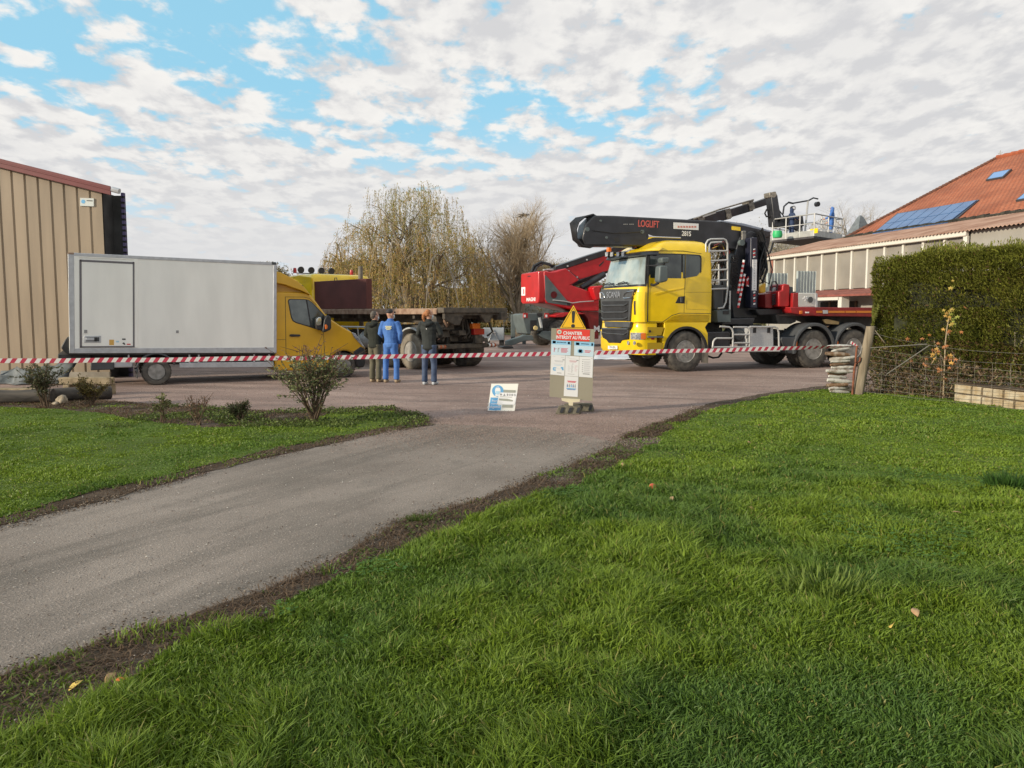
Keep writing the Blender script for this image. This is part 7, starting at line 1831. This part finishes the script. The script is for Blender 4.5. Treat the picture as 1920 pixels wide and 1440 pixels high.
    o = leaf_mesh('leaves', np.array(LP), np.array(LD, float), np.array(LS), np.array(LC), .22); o.parent = r
    return r
willow(768, 56, 334, 7.3)
place_tree(972, 600, 58, 356, 'bare_tree', 'tall bare buff tree with a bird nest, left of the red handler', 5, spread=.42, n_main=9, upright=.85, tr=.3, gens=(12, 10, 7, 4), trunk_h=.14, sx=1.15)
nst = P(982, 404, 58); o = MB()
rn = random.Random(2)
for i in range(70):
    a = rn.uniform(0, 6.28); e = rn.uniform(-.6, .6); p_ = Vector((cos(a) * .22, sin(a) * .22, e * .2)); o.tube([p_, p_ + Vector((rn.gauss(0, .2), rn.gauss(0, .2), rn.gauss(0, .1)))], .015, 3)
o = o.build('bird_nest', mat('nest_twig', (.06, .05, .04), .95), None, smooth=0); o.location = nst; tag(o, 'round dark twig nest high in the tall bare buff tree', 'nest')
place_tree(893, 600, 61, 430, 'bare_tree', 'greyish bare tree of middling height between the willow and the tall buff tree', 8, spread=.75, n_main=7, upright=.5, tr=.24, gens=(9, 8, 6, 4), twig=TWIG2, trunk_h=.16, sx=.85, leaves=(2600, ((.22, .17, .05), (.30, .22, .09)), .13))
place_tree(845, 600, 66, 400, 'bare_tree', 'slender bare tree half hidden by the right side of the willow', 28, spread=.5, n_main=7, upright=.7, tr=.22, gens=(8, 8, 6, 4), twig=TWIG2, sx=.7, leaves=(2600, ((.20, .16, .04), (.28, .20, .08)), .14))
place_tree(1030, 600, 70, 470, 'bare_tree', 'low spreading bare tree just left of the red counterweight', 31, spread=.8, n_main=8, upright=.4, tr=.2, gens=(9, 7, 6, 4), twig=TWIG, sx=1.0, leaves=(1500, ((.22, .17, .05), (.30, .22, .09)), .13))
place_tree(1597, 560, 66, 362, 'bare_tree', 'broad bare grey tree rising behind the orange roof beside the slate peak', 14, spread=.85, n_main=8, upright=.35, tr=.34, gens=(9, 9, 6, 4), twig=TWIG2, trunk_h=.3, sx=.95)
place_tree(1470, 560, 72, 408, 'bare_tree', 'pale bare tree seen through the lifting jib above the lean-to', 17, spread=.7, n_main=8, upright=.5, tr=.25, gens=(9, 8, 6, 4), twig=TWIG2, trunk_h=.15, sx=.9, leaves=(2500, ((.26, .22, .10), (.34, .30, .17)), .13))
place_tree(1405, 560, 76, 404, 'bare_tree', 'pale bare tree directly behind the tip of the crane column', 19, spread=.7, n_main=8, upright=.5, tr=.25, gens=(9, 8, 6, 4), twig=TWIG2, trunk_h=.15, sx=.8, leaves=(2500, ((.26, .22, .12), (.34, .30, .2)), .13))
place_tree(1530, 560, 78, 400, 'bare_tree', 'brownish bare tree behind the raised work platform', 23, spread=.7, n_main=8, upright=.5, tr=.25, gens=(9, 8, 6, 4), twig=TWIG, trunk_h=.15, sx=.9, leaves=(2500, ((.26, .20, .09), (.34, .27, .15)), .13))
# thicket in the back: one mass of twigs and small leaves
def thicket(name, x0, x1, y, h, n, cols, label, twm):
    X = rng.uniform(x0, x1, n); Y = y + rng.normal(0, 1.6, n); hh = h * (.55 + .5 * vnoise(X, Y * .3, .28, 61)); Z = hh * rng.random(n) ** .8
    t = rng.random((n, 1)); C = (np.array(cols[0]) * (1 - t) + np.array(cols[1]) * t) * (.6 + .7 * vnoise(X, Z, .8, 62))[:, None]
    D = rng.normal(size=(n, 3)) * [1, 1, 1.0] + [0, 0, .6]
    o = leaf_mesh(name, np.stack([X, Y, Z], 1), D, rng.uniform(.15, .42, n), C, .22); return tag(o, label, 'scrub', kind='stuff')
thicket('far_thicket', -24, 16, 68, 6.4, 130000, ((.18, .145, .040), (.31, .235, .10)), 'olive-brown scrub hedge running along the far side of the field', TWIG)
thicket('far_thicket', 12, 34, 82, 10.5, 75000, ((.24, .20, .11), (.38, .32, .22)), 'pale brown winter wood beyond the farmhouse roofs', TWIG)
thicket('far_thicket', -60, -22, 74, 3.2, 40000, ((.12, .10, .035), (.20, .16, .07)), 'low brown scrub seen past the white van', TWIG)

# conifer hedge
hg = [Vector((7.98, 17.3, 0)), Vector((9.1, 15.2, 0)), Vector((10.6, 12.3, 0)), Vector((12.6, 9.0, 0))]
def hedge():
    n = 300000
    t = rng.random(n) ** .85 * 3; i = np.minimum(t.astype(int), 2); f = t - i
    A_ = np.array([(p.x, p.y) for p in hg]); a = A_[i]; b = A_[i + 1]; c = a * (1 - f[:, None]) + b * f[:, None]
    d = (b - a) / np.linalg.norm(b - a, axis=1, keepdims=True); nr = np.stack([-d[:, 1], d[:, 0]], 1) * -1   # toward the viewer side (left)
    nr = np.where((nr[:, :1] > 0), -nr, nr)
    Hh = 2.93 - .04 * f - .22 * np.exp(-t * 6.0) + .10 * (vnoise(t * 3, t * 0, 1.0, 83) - .5)
    kind = rng.random(n)
    z = Hh * rng.random(n) ** .9; dep = np.zeros(n); nz = np.zeros(n)
    bulge = (vnoise(c[:, 0] * 1.0 + c[:, 1], z, 1.3, 71) - .5) * .34 + (vnoise(c[:, 0] + c[:, 1], z, 3.5, 72) - .5) * .20
    side = kind < .66; top = (kind >= .66) & (kind < .90); end = kind >= .90
    dep = np.where(side, bulge - rng.random(n) ** 2 * .25, dep)
    off = np.where(side, dep, -rng.random(n) * 1.6)
    z = np.where(top, Hh + (vnoise(c[:, 0] * 1.5, c[:, 1] * 1.5, 1.6, 73) - .5) * .30 + (rng.random(n) ** 6) * .16 - rng.random(n) ** 2 * .3 + .02, z)
    lower = (z < .25 + 1.0 * vnoise(c[:, 0] + c[:, 1], z * .4, 1.7, 79)) & (rng.random(n) < .72); gap = side & (vnoise(c[:, 0] * 1.2 + c[:, 1], z * 1.4, 1.9, 81) < .20) & (rng.random(n) < .75) & (t > .35); lower = lower | gap
    X = c[:, 0] + nr[:, 0] * off; Y = c[:, 1] + nr[:, 1] * off
    # far-left end face
    e0 = A_[0]; de = (A_[0] - A_[1]) / np.linalg.norm(A_[0] - A_[1]); ne = np.array([nr[0, 0], nr[0, 1]])
    w_ = rng.random(n) * 1.6; be = (vnoise(w_ * 2, z * 1.5, 1.5, 75) - .5) * .4 + .10 - .38 * np.clip((z - 1.3) / 1.8, 0, 1) - .35 * np.clip((.9 - z) / .9, 0, 1)
    X = np.where(end, e0[0] + de[0] * be - ne[0] * w_, X); Y = np.where(end, e0[1] + de[1] * be - ne[1] * w_, Y)
    ok = ~lower
    out_ = np.where(end[:, None], de[None, :], np.where(top[:, None], 0 * nr, nr))
    D = np.stack([out_[:, 0] + rng.normal(0, .45, n), out_[:, 1] + rng.normal(0, .45, n), rng.normal(.55, .5, n) + np.where(top, .8, 0)], 1)
    cn = vnoise(X + Y, z, 1.1, 76) * .5 + vnoise(X + Y, z, 4, 77) * .5
    C = np.array([.080, .100, .014]) * (1 - cn[:, None]) + np.array([.205, .205, .032]) * cn[:, None]
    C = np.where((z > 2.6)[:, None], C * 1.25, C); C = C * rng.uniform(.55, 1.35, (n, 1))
    br = (rng.random(n) < np.where(z < 1.1, .30, .05)); C = np.where(br[:, None], np.array([.17, .10, .05]) * rng.uniform(.5, 1.3, (n, 1)), C)
    return X[ok], Y[ok], z[ok], D[ok], C[ok]
X, Y, Z, D, C = hedge()
hr_ = empty('conifer_hedge', (hg[0].x, hg[0].y, 0), 0, 'tall clipped conifer hedge, dense and green-brown, behind the wire fence', 'hedge')
Pn = np.stack([X - hg[0].x, Y - hg[0].y, Z], 1)
o = leaf_mesh('foliage', Pn, D, rng.uniform(.035, .10, len(X)), C, .26); o.parent = hr_
# added solid core, inner shade in its dark colour, so no daylight shows through
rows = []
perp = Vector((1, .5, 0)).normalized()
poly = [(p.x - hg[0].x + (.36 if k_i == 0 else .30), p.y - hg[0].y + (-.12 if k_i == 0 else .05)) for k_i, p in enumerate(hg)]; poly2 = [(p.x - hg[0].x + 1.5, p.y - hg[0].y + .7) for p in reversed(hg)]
MB().prismz([(a, b_ - (.25 if i == 0 else 0)) for i, (a, b_) in enumerate(poly)] + poly2, .35, 2.5).build('dark_core', mat('hedge_core', (.022, .024, .010), .95, var=.6, vs=6), hr_)
b = MB(); rn = random.Random(3)
for i in range(26):
    t = rn.random() * 2.6; k = int(t); q = hg[k].lerp(hg[k + 1], t - k) - hg[0] + Vector((rn.uniform(.12, .4), rn.uniform(.0, .2), 0)); b.tube([q, q + Vector((rn.gauss(0, .05), rn.gauss(0, .05), .6)), q + Vector((rn.gauss(0, .12), rn.gauss(0, .12), 1.3))], [.022, .018, .01], 5)
b.build('stem', BARK, hr_)
# brambles and dry stems at the hedge foot
n = 9000; t = rng.random(n); base = np.array([(7.35, 16.2), (9.1, 13.6)]); c = base[0] * (1 - t[:, None]) + base[1] * t[:, None] + rng.normal(0, .16, (n, 2)) + [.25, .12]
Z = rng.random(n) ** 1.3 * (.95 - .45 * t); m_ = rng.random((n, 1)); C = np.where(m_ < .55, np.array([[.15, .095, .055]]), np.where(m_ < .85, np.array([[.09, .11, .025]]), np.array([[.30, .22, .12]]))) * rng.uniform(.6, 1.3, (n, 1))
o = leaf_mesh('bramble', np.stack([c[:, 0], c[:, 1], Z], 1), rng.normal(size=(n, 3)) + [0, 0, .5], rng.uniform(.03, .13, n), C, .22); tag(o, 'tangle of dry brambles and weeds at the foot of the hedge behind the wires', 'brambles', kind='stuff')
# maple sapling with yellow leaves in front of the hedge
def star_leaf(b, c, s_, rn, col_i):
    n_ = Vector((-.5 + rn.gauss(0, .35), -.8 + rn.gauss(0, .2), .2 + rn.gauss(0, .35))).normalized(); x = n_.cross(Vector((0, 0, 1))).normalized(); y = n_.cross(x) * -1; ol = []
    for k in range(10):
        a = R(90 + 36 * k); r_ = s_ * (1 if k % 2 == 0 else .48) * (1 if k != 5 else .3); ol.append(Vector(c) + (x * cos(a) + y * sin(a)) * r_)
    b.mi = col_i; b.add(ol + [Vector(c) + n_ * s_ * .12], [(k, (k + 1) % 10, 10) for k in range(10)])
ml = [mat('maple_yellow', (.40, .29, .055), .7, var=.25, vs=8), mat('maple_gold', (.42, .24, .05), .7, var=.25, vs=8), mat('maple_orange', (.36, .14, .045), .7, var=.25, vs=8), mat('maple_green', (.25, .27, .04), .7, var=.25)]
z6 = lambda x, y: (1700 + x / 4.8, 500 + y / 4.8)
DM = 14.9
def mp_(x, y, dd=0.0): a = z6(x, y); return P(a[0], a[1], DM + dd)
ms_ = mp_(330, 1150); root = empty('maple_sapling', (ms_.x, DM, 0), 0, 'thin maple sapling with yellow and orange leaves in front of the hedge', 'sapling'); oo = Vector((ms_.x, DM, 0))
b = MB(); b.tube([Vector((0, 0, 0)), mp_(340, 900) - oo, mp_(348, 690) - oo, mp_(362, 560) - oo, mp_(390, 400) - oo, mp_(400, 370) - oo], [.014, .012, .011, .009, .006, .003], 5)
b.tube([mp_(340, 880) - oo, mp_(300, 760) - oo, mp_(260, 700) - oo], .005, 4); b.build('stem', TWIG, root)
b = MB(); rn = random.Random(8)
for (x, y, r_, n_, cs) in ((395, 385, 30, 5, (3, 0)), (360, 430, 35, 7, (0, 0, 1)), (440, 460, 30, 6, (3, 0)), (390, 490, 30, 5, (0, 1)), (430, 530, 25, 4, (3, 0)), (375, 575, 28, 6, (1, 2)), (340, 720, 22, 4, (2, 2)), (285, 760, 30, 6, (1, 2)), (255, 800, 28, 6, (1, 1, 2)), (385, 800, 22, 4, (1,)), (400, 840, 36, 8, (1, 2)), (410, 885, 22, 5, (2, 1)), (300, 935, 25, 5, (2,)), (330, 1010, 30, 5, (2, 3)), (190, 890, 35, 5, (2,)), (40, 850, 14, 2, (2,)), (135, 650, 10, 1, (2,)), (215, 630, 14, 2, (2,)), (278, 690, 10, 1, (2,)), (495, 590, 10, 1, (2,)), (385, 185, 25, 4, (0,)), (405, 140, 12, 2, (0,)), (530, 350, 10, 1, (2,)), (0, 650, 14, 2, (2,))):
    for k in range(max(1, int(n_ * .75))): star_leaf(b, mp_(x + rn.gauss(0, r_ * .6), y + rn.gauss(0, r_ * .6), rn.uniform(-.1, .06)) - oo, rn.uniform(.034, .055), rn, rn.choice(cs))
b.build('leaves', ml, root, smooth=0, recalc=False)

# shrubs in the left bed
def shrub(px, py, top, half_px, label, seed, n_leaf, cols, n_stem=16, size=.05, tip=None, spread=1.0, name='shrub', bare_top=0.0, group=None, cat='shrub', asp=.45):
    g = G(px, py); k = g.y / FPX; H = (py - top) * k; Wd = half_px * k; rn = random.Random(seed); r = empty(name, (g.x, g.y, 0), 0, label, cat, group)
    b = MB(); LP, LD, LC, LS = [], [], [], []
    for i in range(n_stem):
        a = rn.uniform(0, 2 * pi); rr = rn.random() ** .6; ex_ = Vector((cos(a) * Wd * rr, sin(a) * Wd * rr * .8, H * rn.uniform(.6, 1.0) * (1 - .18 * rr))); m_ = Vector((ex_.x * .35, ex_.y * .35, ex_.z * .5)); pts = [Vector((rn.gauss(0, .03), rn.gauss(0, .03), 0)), m_ + Vector((rn.gauss(0, .03), rn.gauss(0, .03), 0)), ex_]
        pts = [pts[0], pts[0].lerp(pts[1], .5), pts[1], pts[1].lerp(pts[2], .5) + Vector((rn.gauss(0, .02), 0, .01)), pts[2]]
        b.tube(pts, [.011, .009, .007, .005, .003], 5, caps=False)
        subs = [(pts[1:], 1.0)]
        for j in range(5):
            t = rn.uniform(.3, .9); p0_ = pts[1].lerp(ex_, t); d = Vector((rn.gauss(0, 1), rn.gauss(0, 1), abs(rn.gauss(.5, .6)))).normalized() * H * rn.uniform(.15, .32); sp_ = [p0_, p0_ + d * .5, p0_ + d]; b.tube(sp_, [.005, .004, .002], 4, caps=False); subs.append((sp_, .8))
        for sp_, _ in subs:
            nl = max(1, int(n_leaf / (n_stem * 6)))
            for q in range(nl):
                t = rn.random() ** .8; kk = min(len(sp_) - 2, int(t * (len(sp_) - 1))); p_ = sp_[kk].lerp(sp_[kk + 1], t * (len(sp_) - 1) - kk)
                if p_.z > H * (1 - bare_top) and rn.random() < .7: continue
                LP.append((p_.x + rn.gauss(0, .02), p_.y + rn.gauss(0, .02), p_.z + rn.gauss(0, .015))); LD.append((rn.gauss(0, 1), rn.gauss(0, 1), rn.gauss(.2, .7)))
                c = np.array(rn.choice(cols)) * rn.uniform(.65, 1.35)
                if tip is not None and p_.z > H * .78: c = np.array(tip) * rn.uniform(.7, 1.3)
                LC.append(c); LS.append(size * rn.uniform(.6, 1.25))
    b.build('stem', mat('shrub_stem', (.12, .08, .05), .9, var=.3), r, smooth=60, recalc=False)
    if LP: o = leaf_mesh('leaves', np.array(LP), np.array(LD), np.array(LS), np.array(LC), asp); o.parent = r
    return r
shrub(590, 793, 628, 92, 'big leafy green shrub with reddish bare tips in front of the van cab', 3, 3000, [(.13, .155, .07), (.18, .20, .08), (.09, .12, .055), (.26, .26, .12)], n_stem=42, size=.055, tip=(.15, .07, .05), bare_top=.25)
shrub(82, 765, 668, 46, 'loose grey-green bush standing at the left end of the dark beam', 4, 1500, [(.09, .10, .05), (.13, .12, .06), (.07, .085, .045)], n_stem=18, size=.055)
shrub(172, 760, 702, 32, 'low bush with yellowish leaves beside the stacked pale timbers', 5, 1500, [(.20, .15, .04), (.13, .11, .035), (.26, .20, .08)], n_stem=20, size=.05)
shrub(306, 793, 722, 14, 'single slim leafy seedling rising below the rear wheel of the van', 6, 260, [(.13, .15, .05), (.17, .17, .07)], n_stem=4, size=.06, name='seedling', cat='seedling')
shrub(372, 797, 735, 34, 'almost leafless reddish twiggy plant between the seedling and the round bush', 7, 170, [(.20, .08, .04), (.15, .10, .05)], n_stem=10, size=.04, name='dry_plant', cat='plant')
shrub(449, 792, 746, 24, 'small round dark green bush below the middle of the van side', 8, 1700, [(.06, .075, .03), (.09, .10, .035)], n_stem=22, size=.035)
# low ground ivy
X = rng.uniform(-6, -1.2, 14000); Y = rng.uniform(11, 13.6, 14000)
ok = inside(soilLp, X, Y) & (vnoise(X, Y, 1.4, 91) > .5)
n = ok.sum(); o = leaf_mesh('ground_cover', np.stack([X[ok], Y[ok], rng.uniform(.015, .07, n)], 1), rng.normal(size=(n, 3)), rng.uniform(.025, .05, n), np.array([.10, .135, .03]) * rng.uniform(.5, 1.5, (n, 1)), .6); tag(o, 'low leafy ground cover round the foot of the big shrub', 'ground cover', kind='stuff')
# darker tuft by itself on the lawn right, weed on the drive
def tuft(px, py, r_, h, n, col, label):
    g = G(px, py); a = rng.uniform(0, 2 * pi, n); rr = r_ * np.sqrt(rng.random(n)); X = rr * np.cos(a); Y = rr * np.sin(a) * .7; D = np.stack([np.cos(a) * .6, np.sin(a) * .6, np.full(n, 1.0)], 1) + rng.normal(0, .3, (n, 3))
    s_ = h * rng.uniform(.6, 1.2, n); Dn = D / np.linalg.norm(D, axis=1, keepdims=True); Pn = np.stack([X, Y, np.full(n, .01)], 1) + Dn * s_[:, None] * .5
    o = leaf_mesh('grass_tuft', Pn, D, s_, np.array(col) * rng.uniform(.7, 1.3, (n, 1)), .09); o.location = (g.x, g.y, 0); tag(o, label, 'grass tuft')
tuft(788, 978, .10, .05, 350, (.09, .13, .03), 'small low weed growing alone on the edge of the driveway')
tuft(1900, 918, .22, .16, 600, (.05, .11, .02), 'darker taller grass tuft at the far right of the lawn')
tuft(1545, 1110, .30, .12, 420, (.15, .21, .04), 'paler yellowish grass tuft splaying in the near lawn')

# dark metal fence and grey tank with ladder frame in the distance
r = empty('metal_gate', (P(945, 600, 46).x, 46, 0), 0, 'thin dark metal field gate and posts beyond the flatbed lorry', 'gate')
def dd(px, py, Y): p_ = P(px, py, Y); return Vector((p_.x - r.location.x, 0, p_.z))
DKM = mat('dark_metal', (.05, .05, .05), .7)
b = MB(); b.tube([dd(885, 595, 46), dd(978, 595, 46)], .03, 5); b.tube([dd(885, 620, 46), dd(978, 614, 46)], .02, 5)
b.build('gate_rail', DKM, r)
for x, w_ in ((893, .03), (945, .03), (978, .03), (886, .09)): MB().tube([dd(x, 594 if w_ < .05 else 588, 46), Vector((dd(x, 640, 46).x, 0, 0))], w_, 6).build('gate_post', DKM if w_ < .05 else GMET, r)
r2 = empty('grey_post', (P(962, 600, 42).x, 42, 0), 0, 'grey steel upright standing left of the grey outrigger leg', 'post')
zt_ = P(960, 590, 42).z; MB().box(-.12, .12, -.1, .1, 0, zt_).build('post', GMET, r2, bevel=.02); MB().box(.5, .7, -.1, .1, 0, zt_ - .1).build('post', GMET, r2, bevel=.02)
r3 = empty('grey_bin', (P(927, 600, 40).x, 40, 0), 0, 'low pale grey metal bin with an A-shaped ladder frame on its front', 'bin')
x0 = P(907, 600, 40).x - r3.location.x; x1_ = P(945, 600, 40).x - r3.location.x; z0 = .28; z1_ = P(0, 615, 40).z
MB().prism([(x0 - .1, z0), (x1_, z0), (x1_, z1_), (x0 - .05, z1_)], 0, 1.2).build('body', mat('pale_grey_paint', (.33, .37, .40), .5, var=.1), r3, bevel=.02)
c = P(925, 600, 40).x - r3.location.x; b = MB(); b.tube([(c - .25, -.05, z0 - .05), (c, -.05, z1_ - .1), (c + .25, -.05, z0 - .05)], .025, 6); b.tube([(c - .28, -.05, z0), (c + .28, -.05, z0)], .025, 6); b.tube([(c - .13, -.05, z0 + .4), (c + .13, -.05, z0 + .4)], .02, 6); b.build('ladder_frame', RAIL, r3)
for x in (x0 + .05, x1_ - .25): MB().box(x, x + .25, .1, .6, 0, z0 + .01).build('foot', CHS, r3)
# white markers in the field
for i, x in enumerate((932, 937, 943.5, 951, 954)):
    p_ = P(x, 604, 90); o = MB().loft([[(-.12, -.05, 0), (.12, -.05, 0), (.12, .05, 0), (-.12, .05, 0)], [(-.12, -.05, p_.z + .12), (.12, -.05, p_.z + .12), (.12, .05, p_.z + .12), (-.12, .05, p_.z + .12)], [(-.05, -.04, p_.z + .3), (.05, -.04, p_.z + .3), (.05, .04, p_.z + .3), (-.05, .04, p_.z + .3)]]).build('field_marker', WTX, None, bevel=.02)
    o.location = (p_.x, 90, 0); tag(o, 'tiny white marker post standing in the far field beyond the metal gate', 'marker', 'white field markers')
bpy.context.view_layer.update()
